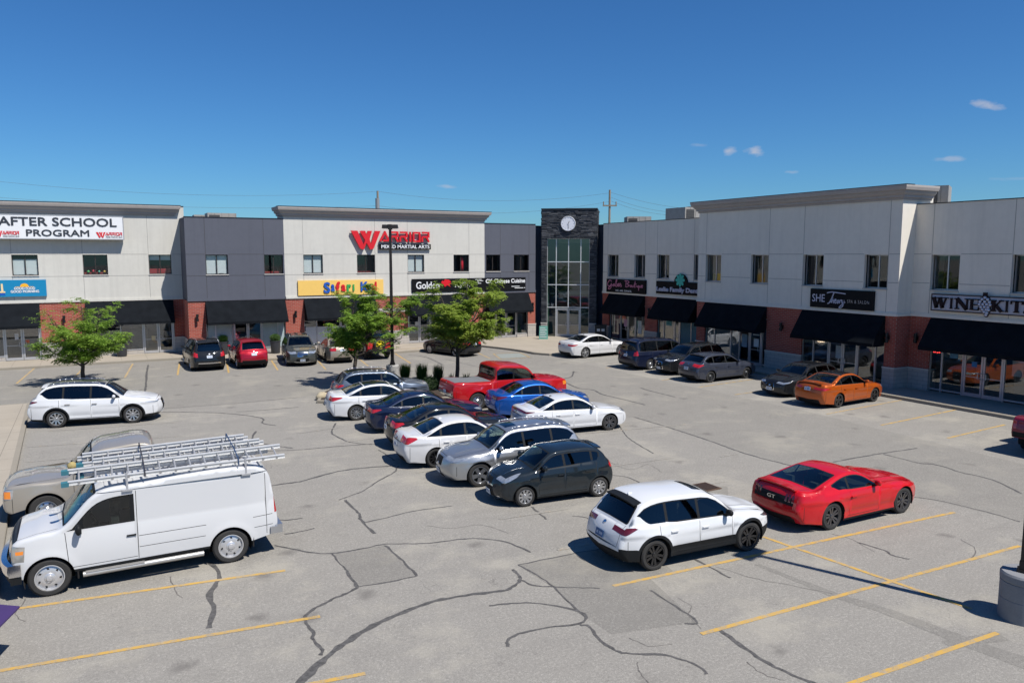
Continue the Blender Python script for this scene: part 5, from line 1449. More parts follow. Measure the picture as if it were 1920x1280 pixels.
def wheel_mesh(r, style, mat, w=.22):
    key = (round(r, 3), style, mat.name)
    if key in WHEELS: return WHEELS[key]
    t = MB(); rr = r * (.70 if style != 'truck' else .62)
    if style in ('low',): rr = r * .76
    pr = [(rr - .005, -w * .42), (rr + .02, -w / 2), (r - .035, -w / 2), (r - .008, -w * .40), (r, -w * .25), (r, w * .25), (r - .008, w * .40), (r - .035, w / 2), (rr + .02, w / 2), (rr - .005, w * .42)]
    t.lathe(pr, 'y', n=40)
    for i in range(40):    # tread blocks
        a = 2 * PI * i / 40
        for sgn in (-1, 1):
            c, s = math.cos(a), math.sin(a); e = .055
            x0, z0 = c * r, s * r; tx, tz = -s, c
            p = [(x0 * .995 + tx * e * k, y, z0 * .995 + tz * e * k) for k, y in ((-.3, sgn * w * .10), (.3, sgn * w * .10), (.3, sgn * w * .42), (-.3, sgn * w * .42))]
            q = [(a_ * 1.012, b_, c_ * 1.012) for a_, b_, c_ in p]
            t.raw(p + q, [(4, 5, 6, 7), (0, 1, 5, 4), (1, 2, 6, 5), (2, 3, 7, 6), (3, 0, 4, 7)])
    to = t.build('wheel', M_TYRE, smooth=True, angle=35)
    m = MB(); o = -w / 2      # outer face looks towards -y
    m.mat(mat); m.lathe([(rr - .004, o + .03), (rr, o + .004), (rr - .018, o + .002), (rr - .028, o + .03), (rr - .03, o + .14)], 'y', n=40)
    m.mat(M_DARKIN); m.lathe([(rr - .03, o + .12), (.001, o + .12)], 'y', n=24)
    m.mat(M_STEELW); m.lathe([(.0005, o + .085), (rr * .55, o + .085), (rr * .55, o + .11)], 'y', n=24)
    m.mat(mat)
    n, wd, tw, dbl = {'five': (5, .060, .045, 0), 'ten': (10, .026, .020, 0), 'multi': (9, .032, .026, 0), 'twin5': (5, .028, .020, 1), 'low': (5, .030, .022, 1), 'truck': (6, .06, .05, 0), 'steel': (0, 0, 0, 0), 'turbine': (7, .040, .055, 0), 'hub': (7, .05, .06, 0)}[style]
    R1 = rr - .02
    if style in ('steel', 'truck', 'hub'):
        k = .97 if style != 'steel' else .90
        m.lathe([(R1 * k, o + .05), (R1 * .80, o + .035), (R1 * .6, o + (.05 if style == 'steel' else .02)), (R1 * .42, o + .02), (R1 * .3, o + .0), (.001, o - .005)], 'y', n=32)
        m.mat(M_DARKIN)
        nn = {'steel': 12, 'truck': 8, 'hub': 7}[style]
        for i in range(nn):
            a = 2 * PI * i / nn; c_ = R1 * .74; hw = R1 * (.10 if style != 'hub' else .075); hl = R1 * (.08 if style == 'steel' else .12)
            def pt(u, v, y): return ((c_ + u) * math.cos(a) - v * math.sin(a), y, (c_ + u) * math.sin(a) + v * math.cos(a))
            sk = .5 * hw if style == 'hub' else 0
            m.raw([pt(-hl, -hw - sk, o + .038 - .01), pt(-hl, hw - sk, o + .038 - .01), pt(hl, hw + sk, o + .034 - .01), pt(hl, -hw + sk, o + .034 - .01)], [(0, 1, 2, 3)])
        m.mat(mat if style != 'steel' else M_STEELW); m.lathe([(.001, o - .03), (.055, o - .025), (.065, o - .0)], 'y', n=16)
    else:
        for i in range(n):
            a0 = 2 * PI * i / n
            for off in ((-1, 1) if dbl else (0,)):
                def pt(u, v, y, a=a0): return (u * math.cos(a) - v * math.sin(a), y, u * math.sin(a) + v * math.cos(a))
                b0 = off * .016; b1 = off * R1 * .22; tws = .03 if style == 'turbine' else 0
                P = [pt(.03, b0 - tw, o + .035), pt(.03, b0 + tw, o + .035), pt(R1, b1 + wd + tws, o + .012), pt(R1, b1 - wd + tws, o + .012)]
                Q = [(x, y + .04, z) for x, y, z in P]
                m.raw(P + Q, [(0, 1, 2, 3), (0, 1, 5, 4), (1, 2, 6, 5), (2, 3, 7, 6), (3, 0, 4, 7)])
        m.lathe([(.001, o + .012), (.05, o + .014), (.062, o + .035), (.062, o + .08)], 'y', n=18)
    ro = m.build('rim', None, smooth=True, angle=30)
    a, b = to.data, ro.data
    bpy.data.objects.remove(to); bpy.data.objects.remove(ro)
    WHEELS[key] = (a, b); return a, b

def car(label, cat, typ, pos, head, mat, L=None, H=None, W=None, rw=.33, wstyle='five', wmat=None, hl=None, tl=None, grille=None, clad=False,
        priv=True, rails=None, sun=None, roofm=None, spoiler=False, plate=None, front_plate=True, handles=None, mirror=None, windows=None, group=None, gmat=None,
        tlm=None, hlm=None, tonneau=False, antenna=False, chrome_dlo=False, name='parked_car', badge=True, lower=None, strip_extra=(), side_extra=(), wb=None, rearwin=True, tlbar=None):
    S = SIL[typ]; sx = (L or S['L']) / S['L']; sz = (H or S['H']) / S['H']; Wd = (W or S['W'])
    Lc = S['L'] * sx; hw = Wd / 2
    P, U = catmull([(x * sx, z * sz) for x, z in S['p']])
    x13 = P[-1]; x0p = P[0]
    bz0, bz1 = S['belt'][0] * sz, S['belt'][1] * sz
    xc, xr_ = S['p'][5][0] * sx, S['p'][9][0] * sx
    ctrl = np.array(S['p']) * [sx, sz]
    boxy = typ in ('van', 'jeep', 'bigsuv', 'pickup')
    tum = math.tan(R({'van': 9, 'jeep': 7, 'bigsuv': 17, 'pickup': 17, 'minivan': 17, 'suv': 21, 'mini': 18, 'coupe': 30, 'sedan': 26, 'hatch': 24}[typ]))
    plf = (.13, .13) if boxy else (.24, .17)
    wx = [S['wx'][0] * sx, S['wx'][1] * sx]
    if wb:
        mid = (wx[0] + wx[1]) / 2; wx = [mid - wb / 2, mid + wb / 2]
    Ra = rw + .055 if not boxy else rw + .07
    zlow = {'van': .44, 'jeep': .55, 'pickup': .50, 'bigsuv': .42, 'suv': .27}.get(typ, .20) * 1.0
    # tangents and outward normals
    T = np.gradient(P, axis=0); T /= np.linalg.norm(T, axis=1)[:, None]
    N = np.stack([-T[:, 1], T[:, 0]], 1)
    arc = np.concatenate([[0], np.cumsum(np.linalg.norm(np.diff(P, axis=0), axis=1))])
    uS = lambda u: np.interp(u, U, arc)
    rU = np.interp(U, [0, 2, 3, 5, 5.4, 8.6, 9, 10, 11, 13], [.09, .12, .11, .09, .045, .045, .07, .09, .10, .07] if not boxy else [.05, .07, .07, .06, .06, .06, .05, .05, .05, .04])
    belt = lambda x: bz0 + (bz1 - bz0) * np.clip((x - xc) / max(.1, xr_ - xc), -.3, 1.2)
    def dsil(Q):
        best = np.full(len(Q), 9.0); rr = np.full(len(Q), .05)
        A = P[:-1]; B = P[1:]; D = B - A; L2 = (D ** 2).sum(1) + 1e-9
        for i in range(len(A)):
            t = np.clip(((Q - A[i]) @ D[i]) / L2[i], 0, 1); d = np.hypot(*(Q - A[i] - t[:, None] * D[i]).T)
            m = d < best; best = np.where(m, d, best); rr = np.where(m, rU[i], rr)
        return best, rr
    def Y0(Q):
        x, z = Q[:, 0], Q[:, 1]
        pl = 1 - plf[0] * np.clip((1.0 - x) / 1.0, 0, 1) ** 2.3 - plf[1] * np.clip((x - (Lc - .9)) / .9, 0, 1) ** 2.3
        b = belt(x); zm = .60 * b
        lo = .050 * (np.clip(zm - z, 0, 9) / zm) ** 1.5; hi = .045 * (np.clip(np.minimum(z, b) - zm, 0, 9) / (b - zm)) ** 2
        y = hw * pl - lo - hi
        zc = .80 * b      # character crease and lower body scoop
        if not boxy:
            y = y + .016 * np.exp(-((z - zc) / .035) ** 2) * (z < zc) + .016 * (z >= zc) * np.exp(-((z - zc) / .12) ** 2)
            y = y - .020 * np.exp(-((z - .42 * b) / .09) ** 2) * ((x > wx[0] + .4) & (x < wx[1] - .4))
            up = np.clip(z - b, 0, 9); y = y - tum * up - .06 * up ** 2 - .018 * np.clip(up / .03, 0, 1)
        for w in wx:
            r = np.hypot(x - w, z - rw); y = y + (.020 if not boxy else .016) * np.exp(-((r - Ra) / .11) ** 2) * (z < b)
        return y
    def Y(Q):
        d, r = dsil(Q); y = Y0(Q)
        q = np.clip(1 - d / r, 0, .985)
        return y - r * (1 - np.sqrt(1 - q * q))
    # ------- side panel
    nrm_in = -N
    body = [tuple(p) for p in P]
    zb_r, zb_f = P[-1][1], P[0][1]
    def arch(w):
        z0 = zlow; dz = z0 - rw; a = math.asin(max(-1, min(1, dz / Ra)))
        return [(w + Ra * math.cos(t), rw + Ra * math.sin(t)) for t in np.linspace(a, PI - a, 19)]
    body += arch(wx[1]) + arch(wx[0])
    body = [(float(a), float(b)) for a, b in body]
    pts = []
    gx = np.arange(.05, Lc, .085); gz = np.arange(.2, (H or S['H']) + .05, .075)
    g = np.array([(x, z) for x in gx for z in gz]); g = g[in_poly(g, body)]
    d, _ = dsil(g); g = g[d > .05]; pts = [tuple(q) for q in g]
    for off in (.008, .02, .045, .08):
        q = P + nrm_in * off; m = in_poly(q, body); dd, _ = dsil(q); m &= dd > off * .8; pts += [tuple(v) for v in q[m]]
    for w in wx:
        for k in (.03, .07, .12):
            for t in np.linspace(0, PI, 22): pts.append((w + (Ra + k) * math.cos(t), rw + (Ra + k) * math.sin(t)))
    pa = np.array(pts); pts = [tuple(q) for q in pa[in_poly(pa, body)]]
    regs = []     # (polygon, material, object name, key)
    if typ == 'jeep': regs.append(([(1.72, bz0 + .01), (5, bz0 + .01), (5, 3), (1.72, 3)], roofm, 'roof', 'roof'))
    # roof line height above each x for the window band
    up_i = (U >= 5) & (U <= 9)
    ztop = lambda x: np.interp(x, P[up_i][:, 0], P[up_i][:, 1])
    d0, d1 = S['dlo'][0] * sx, S['dlo'][1] * sx
    kick = S['kick']
    def band(a, b, ins_t, ins_b, sla=0.0, slb=0.0, kr=0.0):
        xs = np.linspace(a, b, 14); lo = []; up = []
        for i, x in enumerate(xs):
            f = i / 13
            zb_ = belt(np.array([x]))[0] + ins_b
            if kr and f > .6: zb_ += kr * ((f - .6) / .4) ** 1.6
            lo.append((x, zb_))
        for i, x in enumerate(xs):
            f = i / 13; sl = sla * (1 - f) + slb * f
            zt = ztop(x + sl) - ins_t
            zt = max(zt, lo[i][1] + .004)
            h = zt - lo[i][1]
            up.append((x + sl * min(1, h / .3), zt))
        return [(float(a_), float(b_)) for a_, b_ in lo + up[::-1]]
    it = .085 if typ in ('suv', 'bigsuv', 'minivan', 'pickup', 'mini', 'hatch') else .075
    if typ == 'van': it = .20
    if typ == 'pickup': it = .12
    if typ == 'jeep': it = .13
    sl_end = {'sedan': 0, 'coupe': 0, 'suv': .02, 'hatch': .02}.get(typ, -.0)
    kr = {'suv': .20, 'hatch': .16, 'mini': .10, 'sedan': .0, 'coupe': .10}.get(typ, 0) * (1 if windows is None else windows.get('kick', 1))
    if windows and 'end' in windows: d1 = windows['end'] * sx
    regs.append((band(d0, d1, it - .012, .022, kr=kr), M_CHROME if chrome_dlo else M_TRIM, 'window_trim', 'trim'))
    if chrome_dlo: regs.append((band(d0 + .006, d1 - .004, it - .004, .030, kr=kr), M_TRIM, 'window_trim', 'trim2'))
    pil = [p * sx for p in S['pil'] if p * sx < d1 - .15]
    edges = [d0 + .10] + pil + [d1 - .035]
    if typ == 'van': edges = [d0 + .30, d1 - .08]
    for i in range(len(edges) - 1):
        a = edges[i] + (.035 if i else 0); b = edges[i + 1] - (.035 if i < len(edges) - 2 else 0)
        gm = (M_PRIV if (i >= 1 and priv) or priv == 2 else M_CGL)
        regs.append((band(a, b, it + .012, .045, sla=(-.02 if i else 0), slb=-.02 if i < len(edges) - 2 else 0, kr=kr if i == len(edges) - 2 else 0), gm, 'side_window', 'win%d' % i))
    # lamps, cladding, bumpers
    def align(spec, rear):
        """wrap the lamp round the corner: give the nose/tail part the same height as the side part"""
        if not spec or len(spec) < 2: return spec
        zs_ = [z for x, z in spec[0] if x <= .08]; za, zb_ = min(zs_), max(zs_)
        us_ = [u for pl_ in spec[1:] for u, v in pl_]; ua, ub = min(us_), max(us_)
        m_ = (U >= 9.6) & (U <= 12.8) if rear else (U >= .2) & (U <= 4.4)
        uu, zz_ = U[m_], P[m_][:, 1]
        if rear: uu, zz_ = uu[::-1], zz_[::-1]
        zz_ = np.maximum.accumulate(zz_)
        f = lambda z: float(np.interp(z, zz_ + np.arange(len(zz_)) * 1e-7, uu))
        a_, b_ = (f(zb_), f(za)) if rear else (f(za), f(zb_))
        return [spec[0]] + [[(a_ + (u - ua) / (ub - ua) * (b_ - a_), v) for u, v in pl_] for pl_ in spec[1:]]
    hl = align(hl, False); tl = align(tl, True)
    if clad:
        ck = clad if clad is not True else .36
        regs.append(([(-.1, 0), (Lc + .1, 0), (Lc + .1, ck + .06), (wx[1] + Ra + .07, ck + .04), (wx[1] + .3, ck), (wx[0] + .3, ck), (wx[0] - Ra, ck + .02), (-.1, ck + .04)], M_TRIM, 'cladding', 'clad'))
        for w in wx:
            regs.append(([(w + (Ra + .065) * math.cos(t), rw + (Ra + .065) * math.sin(t)) for t in np.linspace(-.3, PI + .3, 24)], M_TRIM, 'cladding', 'clad'))
    else:
        lz = lower if lower is not None else zlow + .05
        regs.append(([(wx[0] + Ra - .02, 0), (wx[1] - Ra + .02, 0), (wx[1] - Ra + .02, lz), (wx[0] + Ra - .02, lz)], M_TRIM, 'rocker_panel', 'rock'))
    if hl: regs.append(([(x, z) for x, z in hl[0]], hlm or M_HEAD, 'headlight', 'hl'))
    if tl: regs.append(([(Lc - x, z) for x, z in tl[0]], tlm or M_TAIL, 'taillight', 'tl'))
    for e in side_extra: regs.append(e)
    gapw = .0062
    def vgap(x, za, zb_, lean=0.0): regs.append(([(x - gapw, za), (x + gapw, za), (x + gapw + lean, zb_), (x - gapw + lean, zb_)], M_GAP, 'body', 'gap'))
    def hgap(xa, xb, z): regs.append(([(xa, z - gapw), (xb, z - gapw), (xb, z + gapw), (xa, z + gapw)], M_GAP, 'body', 'gap'))
    dz0 = zlow + .09
    if typ == 'van':
        vgap(1.22, .52, bz0 + .0, -.05); vgap(2.50, .50, 1.96, 0); hgap(1.25, 2.48, .54)
        hgap(2.52, 3.86, .98); hgap(4.86, 5.3, .98); hgap(1.2, 5.3, 1.99)
        hgap(2.52, 3.84, .74); hgap(4.88, 5.3, .74)
        vgap(5.16, .55, 1.95)
    else:
        fd = max(wx[0] + Ra + .07, d0 + .02); vgap(fd, dz0, bz0 + .01)
        mid = pil[0] if pil else d1; vgap(mid, dz0, belt(np.array([mid]))[0])
        if typ not in ('coupe', 'jeep') and not (typ == 'pickup'):
            e = min(wx[1] - Ra * .3, d1); vgap(e, rw + Ra * .98, belt(np.array([e]))[0]); 
        elif typ == 'pickup':
            e = 3.90 * sx; vgap(e, .52, 1.26); vgap(3.66 * sx, .6, 1.2)
        hgap(fd, (wx[1] - Ra - .04) if typ not in ('coupe',) else min(d1 - .5, wx[1] - Ra - .04), dz0)
        vgap(Lc - .16, rw, bz1 * .72); vgap(.20, rw, bz0 * .66)
    V2, F2 = cdt(pts, [body] + [r[0] for r in regs])
    C = V2[F2].mean(1); F2 = F2[in_poly(C, body)]; C = V2[F2].mean(1)
    lab = np.zeros(len(F2), int)
    for i, r in enumerate(regs): lab[in_poly(C, r[0])] = i + 1
    e = .002
    dv, _ = dsil(V2); ni = np.array([int(np.argmin(((P - q) ** 2).sum(1))) for q in V2])
    VQ = np.where((dv < .006)[:, None], V2 - N[ni] * .006, V2)      # slope read just inside the edge
    Yv = Y(V2); Yx = (Y(VQ + [e, 0]) - Y(VQ - [e, 0])) / (2 * e); Yz = (Y(VQ + [0, e]) - Y(VQ - [0, e])) / (2 * e)
    Nn = np.stack([-Yx, np.ones(len(V2)), -Yz], 1); Nn /= np.linalg.norm(Nn, axis=1)[:, None]
    V3 = np.stack([V2[:, 0], Yv, V2[:, 1]], 1)
    pieces = {}    # key -> (name, verts, normals, faces, mats)
    def emit(key, name, V, Nv, F, material):
        if len(F) == 0: return
        p = pieces.setdefault(key, dict(name=name, V=[], N=[], F=[], M=[], mats=[]))
        used = np.unique(F); mp = {int(u): i + len(p['V']) for i, u in enumerate(used)}
        p['V'] += [tuple(V[u]) for u in used]; p['N'] += [tuple(Nv[u]) for u in used]
        if material not in p['mats']: p['mats'].append(material)
        mi = p['mats'].index(material)
        for f in F: p['F'].append(tuple(mp[int(i)] for i in f)); p['M'].append(mi)
    def orient(V, Nv, F):
        if len(F) == 0: return F
        a, b, c = V[F[:, 0]], V[F[:, 1]], V[F[:, 2]]; fn = np.cross(b - a, c - a); s = (fn * Nv[F[:, 0]]).sum(1) < 0
        F = F.copy(); F[s] = F[s][:, ::-1]; return F
    for side in (1, -1):
        V = V3 * [1, side, 1]; Nv = Nn * [1, side, 1]; F = orient(V, Nv, F2)
        sk = 'L' if side > 0 else 'R'
        emit('body', 'body', V, Nv, F[lab == 0], mat if not False else mat)
        for i, (pl, mm, nm, kk) in enumerate(regs):
            sel = F[lab == i + 1]
            if kk == 'gap': emit('body', 'body', V, Nv, sel, mm)
            elif kk == 'tl' and tlbar: emit('tl' + sk, nm, V, Nv, sel, mm)
            else: emit(kk + sk, nm, V, Nv, sel, mm)
    # ------- strip over the nose, bonnet, screen, roof, tail
    bul = np.interp(U, [0, 1, 2, 3, 3.5, 5, 5.3, 5.7, 6, 8, 8.4, 9, 9.5, 10.3, 11, 13], [.10, .13, .15, .10, .05, .05, .07, .07, .045, .045, .05, .05, .03, .06, .09, .08] if not boxy else [.07, .08, .08, .05, .035, .04, .08, .08, .055, .055, .035, .02, .02, .03, .03, .03])
    wE = Y(P)
    Nsm = N.copy()
    for _ in range(2): Nsm[1:-1] = (Nsm[:-2] + 2 * Nsm[1:-1] + Nsm[2:]) / 4
    Nsm /= np.linalg.norm(Nsm, axis=1)[:, None]
    def Sm(Q):   # Q: (s, v)
        s, v = Q[:, 0], Q[:, 1]; s = np.clip(s, 0, arc[-1])
        px = np.interp(s, arc, P[:, 0]); pz = np.interp(s, arc, P[:, 1]); nx = np.interp(s, arc, Nsm[:, 0]); nz = np.interp(s, arc, Nsm[:, 1])
        b = np.interp(s, arc, bul); w = np.interp(s, arc, wE)
        k = b * (1 - np.abs(np.clip(v, -1, 1)) ** 2.2)
        # bonnet creases
        if not boxy:
            su3, su5 = uS(3.2), uS(5); mk = np.clip((s - su3) / .15, 0, 1) * np.clip((su5 - s) / .15, 0, 1)
            k = k + mk * .014 * np.exp(-((np.abs(v) - .62) / .05) ** 2)
        return np.stack([px + nx * k, v * w, pz + nz * k], 1)
    sregs = []
    def rect(u0, u1, v0, v1, mm, nm, kk, both=False, off=0.0, trap=0.0):
        A, B = uS(u0), uS(u1)
        def mk(a, b, c, d_): return [(A, a), (A, b), (B, d_), (B, c)]
        sregs.append(([(A, v0), (A, v1)] + [(A + (B - A) * t, v1 - trap * t) for t in (.5, 1)] + [(B, v0 + trap), ((A + B) / 2, v0 + trap / 2)], mm, nm, kk, off))
        if both: sregs.append(([(A, -v0), (A, -v1)] + [(A + (B - A) * t, -v1 + trap * t) for t in (.5, 1)] + [(B, -v0 - trap), ((A + B) / 2, -v0 - trap / 2)], mm, nm, kk + 'b', off))
    def rr_rect(u0, u1, v, mm, nm, kk, cr=.10, off=0.0, v2=None):
        """rounded trapezium; v at u0, v2 at u1"""
        A, B = uS(u0), uS(u1); v2 = v if v2 is None else v2; c = min(.35, cr / max(.05, B - A)); k = cr
        h = [(A, 0), (A, v - k), (A + (B - A) * c * .3, v - k * .3), (A + (B - A) * c, v + (v2 - v) * c), (B - (B - A) * c, v2 + (v - v2) * c), (B - (B - A) * c * .3, v2 - k * .3), (B, v2 - k), (B, 0)]
        sregs.append((h + [(s, -q) for s, q in h[::-1][1:-1]], mm, nm, kk, off))
    # roof colour, screens
    if roofm: rect(6.02, 7.98 if typ != 'jeep' else 9.0, -1, 1, roofm, 'roof', 'roof')
    rr_rect(5.06, 5.99, .955, M_TRIM, 'windscreen_surround', 'wsb', .04)
    rr_rect(5.12, 5.93, .915, M_CGL, 'windscreen', 'ws', .06)
    if rearwin and typ != 'van':
        if typ == 'pickup': rr_rect(8.12, 8.72, .86, M_PRIV, 'rear_window', 'rwin', .05)
        elif typ in ('suv', 'hatch', 'mini', 'minivan', 'bigsuv', 'jeep'):
            rr_rect(8.10, 8.99, .93, M_TRIM, 'rear_window_surround', 'rwb', .06)
            rr_rect(8.18, 8.93, .88, M_PRIV if priv else M_CGL, 'rear_window', 'rwin', .07)
        else:
            rr_rect(8.04, 8.97, .93, M_TRIM, 'rear_window_surround', 'rwb', .05)
            rr_rect(8.09, 8.92, .88, M_PRIV if priv == 2 else M_CGL, 'rear_window', 'rwin', .06)
    elif typ == 'van':
        rect(8.15, 8.85, .10, .80, M_PRIV, 'rear_window', 'rwin', True)
    if sun: rr_rect(sun[0], sun[1], sun[2], M_PRIV, 'sunroof', 'sun', .04)
    if tonneau: rr_rect(9.06, 9.94, .90, tonneau, 'bed_cover', 'bed', .02)
    # bonnet and boot shut lines
    def sg_(u0, u1, v): rect(u0, u1, v - .007, v + .007, M_GAP, 'body', 'gap', True)
    def cg_(u, v): 
        A = uS(u); sregs.append(([(A - .005, -v), (A - .005, v), (A + .005, v), (A + .005, -v)], M_GAP, 'body', 'gap', 0))
    if typ not in ('van',): sg_(3.05, 4.97, .90)
    else: sg_(3.1, 4.9, .9)
    cg_(3.04, .90)
    if typ in ('sedan', 'coupe'): cg_(9.06, .86); sg_(9.06, 10.9, .86); cg_(11.0, .7)
    elif typ == 'pickup': cg_(9.97, .96)
    elif typ == 'van': sregs.append(([(uS(8.1), -.005), (uS(12.5), -.005), (uS(12.5), .005), (uS(8.1), .005)], M_GAP, 'body', 'gap', 0)); sg_(8.1, 12.5, .93)
    else: sg_(9.1, 11.6, .90); cg_(11.65, .90)
    # grille, intakes
    gm = gmat or M_TRIM
    if grille:
        for (u0, u1, va, vb, mm) in grille: rr_rect(u0, u1, va, mm or gm, 'grille', 'gr%.1f' % u0, .04, .004, vb)
    for e_ in strip_extra:
        sregs.append(([(uS(u), v) for u, v in e_[0]], e_[1], e_[2], e_[3], .004))
        if len(e_) > 4: sregs.append(([(uS(u), -v) for u, v in e_[0]], e_[1], e_[2], e_[3] + 'b', .004))
    if hl:
        for poly_ in hl[1:]:
            for sgn in (1, -1): sregs.append(([(uS(u), v * sgn) for u, v in poly_], hlm or M_HEAD, 'headlight', 'hl' + ('L' if sgn > 0 else 'R'), .003))
    if tl:
        for poly_ in tl[1:]:
            for sgn in (1, -1): sregs.append(([(uS(u), v * sgn) for u, v in poly_], tlm or M_TAIL, 'taillight', 'tl' + ('L' if sgn > 0 else 'R'), .003))
    if tlbar: sregs.append(([(uS(tlbar[0]), -1), (uS(tlbar[1]), -1), (uS(tlbar[1]), 1), (uS(tlbar[0]), 1)], tlbar[2], 'tail_panel', 'tlb', .002))
    if not (typ in ('van', 'pickup', 'bigsuv', 'jeep')):
        rr_rect(.02, .55 if not clad else 1.0, .72 if not clad else .99, M_TRIM, 'lower_grille', 'lg', .03, .0)
        rr_rect(12.25 if not clad else 11.95, 12.98, .80 if not clad else 1.0, M_TRIM, 'rear_diffuser', 'rd', .03 if not clad else .0, .0)
    vg = np.linspace(-1, 1, 19)[1:-1]
    sp = [(s, v) for s in arc[1:-1] for v in vg]
    rim_ = [(float(s), 1.0) for s in arc] + [(float(s), -1.0) for s in arc[::-1]]
    for v in (.955, .985): sp += [(s, v) for s in arc[1:-1]] + [(s, -v) for s in arc[1:-1]]
    VS, FS = cdt(sp, [rim_] + [[(float(a), float(np.clip(b, -1, 1))) for a, b in r[0]] for r in sregs])
    CS = VS[FS].mean(1); okk = (np.abs(CS[:, 1]) < 1) & (CS[:, 0] > 0) & (CS[:, 0] < arc[-1]); FS = FS[okk]; CS = CS[okk]
    ls = np.zeros(len(FS), int)
    for i, r in enumerate(sregs): ls[in_poly(CS, r[0])] = i + 1
    ee = .004
    V = Sm(VS); dS = Sm(np.clip(VS + [ee, 0], [0, -1], [arc[-1], 1])) - Sm(np.clip(VS - [ee, 0], [0, -1], [arc[-1], 1])); dV = Sm(np.clip(VS + [0, ee], [0, -1], [arc[-1], 1])) - Sm(np.clip(VS - [0, ee], [0, -1], [arc[-1], 1]))
    NV = np.cross(dV, dS); NV /= np.linalg.norm(NV, axis=1)[:, None] + 1e-9
    ctr = np.array([Lc / 2, 0, .6]); 
    if ((V - ctr) * NV).sum() < 0: NV = -NV
    FS = orient(V, NV, FS)
    emit('body', 'body', V, NV, FS[ls == 0], mat)
    for i, (pl, mm, nm, kk, off) in enumerate(sregs):
        sel = FS[ls == i + 1]; Vo = V + NV * off
        emit('body' if kk.startswith('gap') else kk, 'body' if kk.startswith('gap') else nm, Vo, NV, sel, mm)
    # ------- objects
    root = empty(name, (pos[0], pos[1], 0), head)
    tag(root, label, cat, group)
    # car space: origin between the axles on the ground, nose towards +x
    xm = (wx[0] + wx[1]) / 2
    tfx = lambda x: xm - x
    objs = {}
    for kk, p in pieces.items():
        me = bpy.data.meshes.new(p['name'])
        Vx = [(tfx(v[0]), v[1], v[2]) for v in p['V']]; Nx = [(-n[0], n[1], n[2]) for n in p['N']]
        me.from_pydata(Vx, [], [f[::-1] for f in p['F']])
        for mm in p['mats']: me.materials.append(mm)
        me.polygons.foreach_set('material_index', p['M'])
        me.polygons.foreach_set('use_smooth', [True] * len(p['F']))
        me.update(); me.validate(clean_customdata=False)
        if len(me.vertices) == len(Nx): me.normals_split_custom_set_from_vertices(Nx)
        o = bpy.data.objects.new(p['name'], me); COL.objects.link(o); o.parent = root; objs[kk] = o
    # underbody with wheel wells
    m = MB(); m.box((tfx(Lc - .3), -hw + .30, zlow + .02), (tfx(.3), hw - .30, zlow + .28))
    for w in wx:
        for sgn in (-1, 1):
            n = 16; ya, yb = sgn * (hw - .035), sgn * (hw - .34)
            ang = np.linspace(-.35, PI + .35, n)
            A = [(tfx(w) + (Ra + .004) * math.cos(t), ya, rw + (Ra + .004) * math.sin(t)) for t in ang]; B = [(a_[0], yb, a_[2]) for a_ in A]
            for i in range(n - 1): m.face([A[i], A[i + 1], B[i + 1], B[i]])
            m.face(B)
    m.build('underbody', M_DARKIN, root)
    # seats, dash
    zs = zlow + .28; zf = bz0 + .05
    m = MB(); m.mat(M_SEAT)
    fx = xc + .95 * sx if typ != 'van' else 1.9
    rows = [(fx, 2)] + ([(fx + .95, 1)] if typ not in ('van', 'coupe') else []) + ([(fx + 1.75, 1)] if typ in ('minivan',) else [])
    if typ == 'coupe': rows.append((fx + .8, 1))
    for (x, k) in rows:
        if x > xr_ + .1: continue
        for yc in ((-.37, .37) if k == 2 else (0,)):
            w2 = .24 if k == 2 else hw - .32
            if typ == 'van' and k == 2: w2 = .27
            m.box((tfx(x + .1), yc - w2, zs), (tfx(x - .42), yc + w2, zs + .16))
            hh = min(bz0 + .12, (H or S['H']) - .42)
            m.box((tfx(x + .28), yc - w2, zs + .12), (tfx(x + .12), yc + w2, hh))
            for y2 in ((yc,) if k == 2 else (-.4, .4)): m.box((tfx(x + .30), y2 - .12, hh + .03), (tfx(x + .20), y2 + .12, hh + .20))
    m.mat(M_DASH); m.box((tfx(xc + .55 * sx), -hw + .22, zs + .1), (tfx(xc + .12), hw - .22, bz0 - .04))
    m.box((tfx(Lc - .45), -hw + .18, zlow + .26), (tfx(xc - .1), hw - .18, zlow + .30))
    if typ in ('suv', 'hatch', 'mini', 'minivan', 'bigsuv', 'sedan', 'coupe'):
        xe = xr_ - .25; m.box((tfx(xr_ - .02), -hw + .25, bz1 - .14), (tfx(min(xe, rows[-1][0] + .35)), hw - .25, bz1 - .11))
    m.lathe([(.165, -.012), (.18, 0), (.165, .012)], 'z', (0, 0, 0), 16)
    nv = 16 * 3
    cs_ = Matrix.Translation((tfx(xc + .62 * sx), .36, bz0 + .0)) @ Matrix.Rotation(R(-62), 4, 'Y')
    for i in range(len(m.v) - nv, len(m.v)): m.v[i] = tuple(cs_ @ Vector(m.v[i]))
    m.build('cabin_interior', None, root)
    # wheels
    A, B = wheel_mesh(rw, wstyle, wmat or M_ALLOY)
    for w in wx:
        for sgn in (-1, 1):
            o = bpy.data.objects.new('wheel', A); COL.objects.link(o); o.parent = root
            o.location = (tfx(w), sgn * (hw - .135), rw); o.rotation_euler = (0, rnd.random() * 6, PI if sgn > 0 else 0)
            r_ = bpy.data.objects.new('rim', B); COL.objects.link(r_); r_.parent = o
    def yat(x, z): return float(Y(np.array([[x, z]]))[0])
    # mirrors
    mx_ = d0 + .20; mz = bz0 + .10
    if typ == 'van': mx_ = 1.42; mz = bz0 + .02
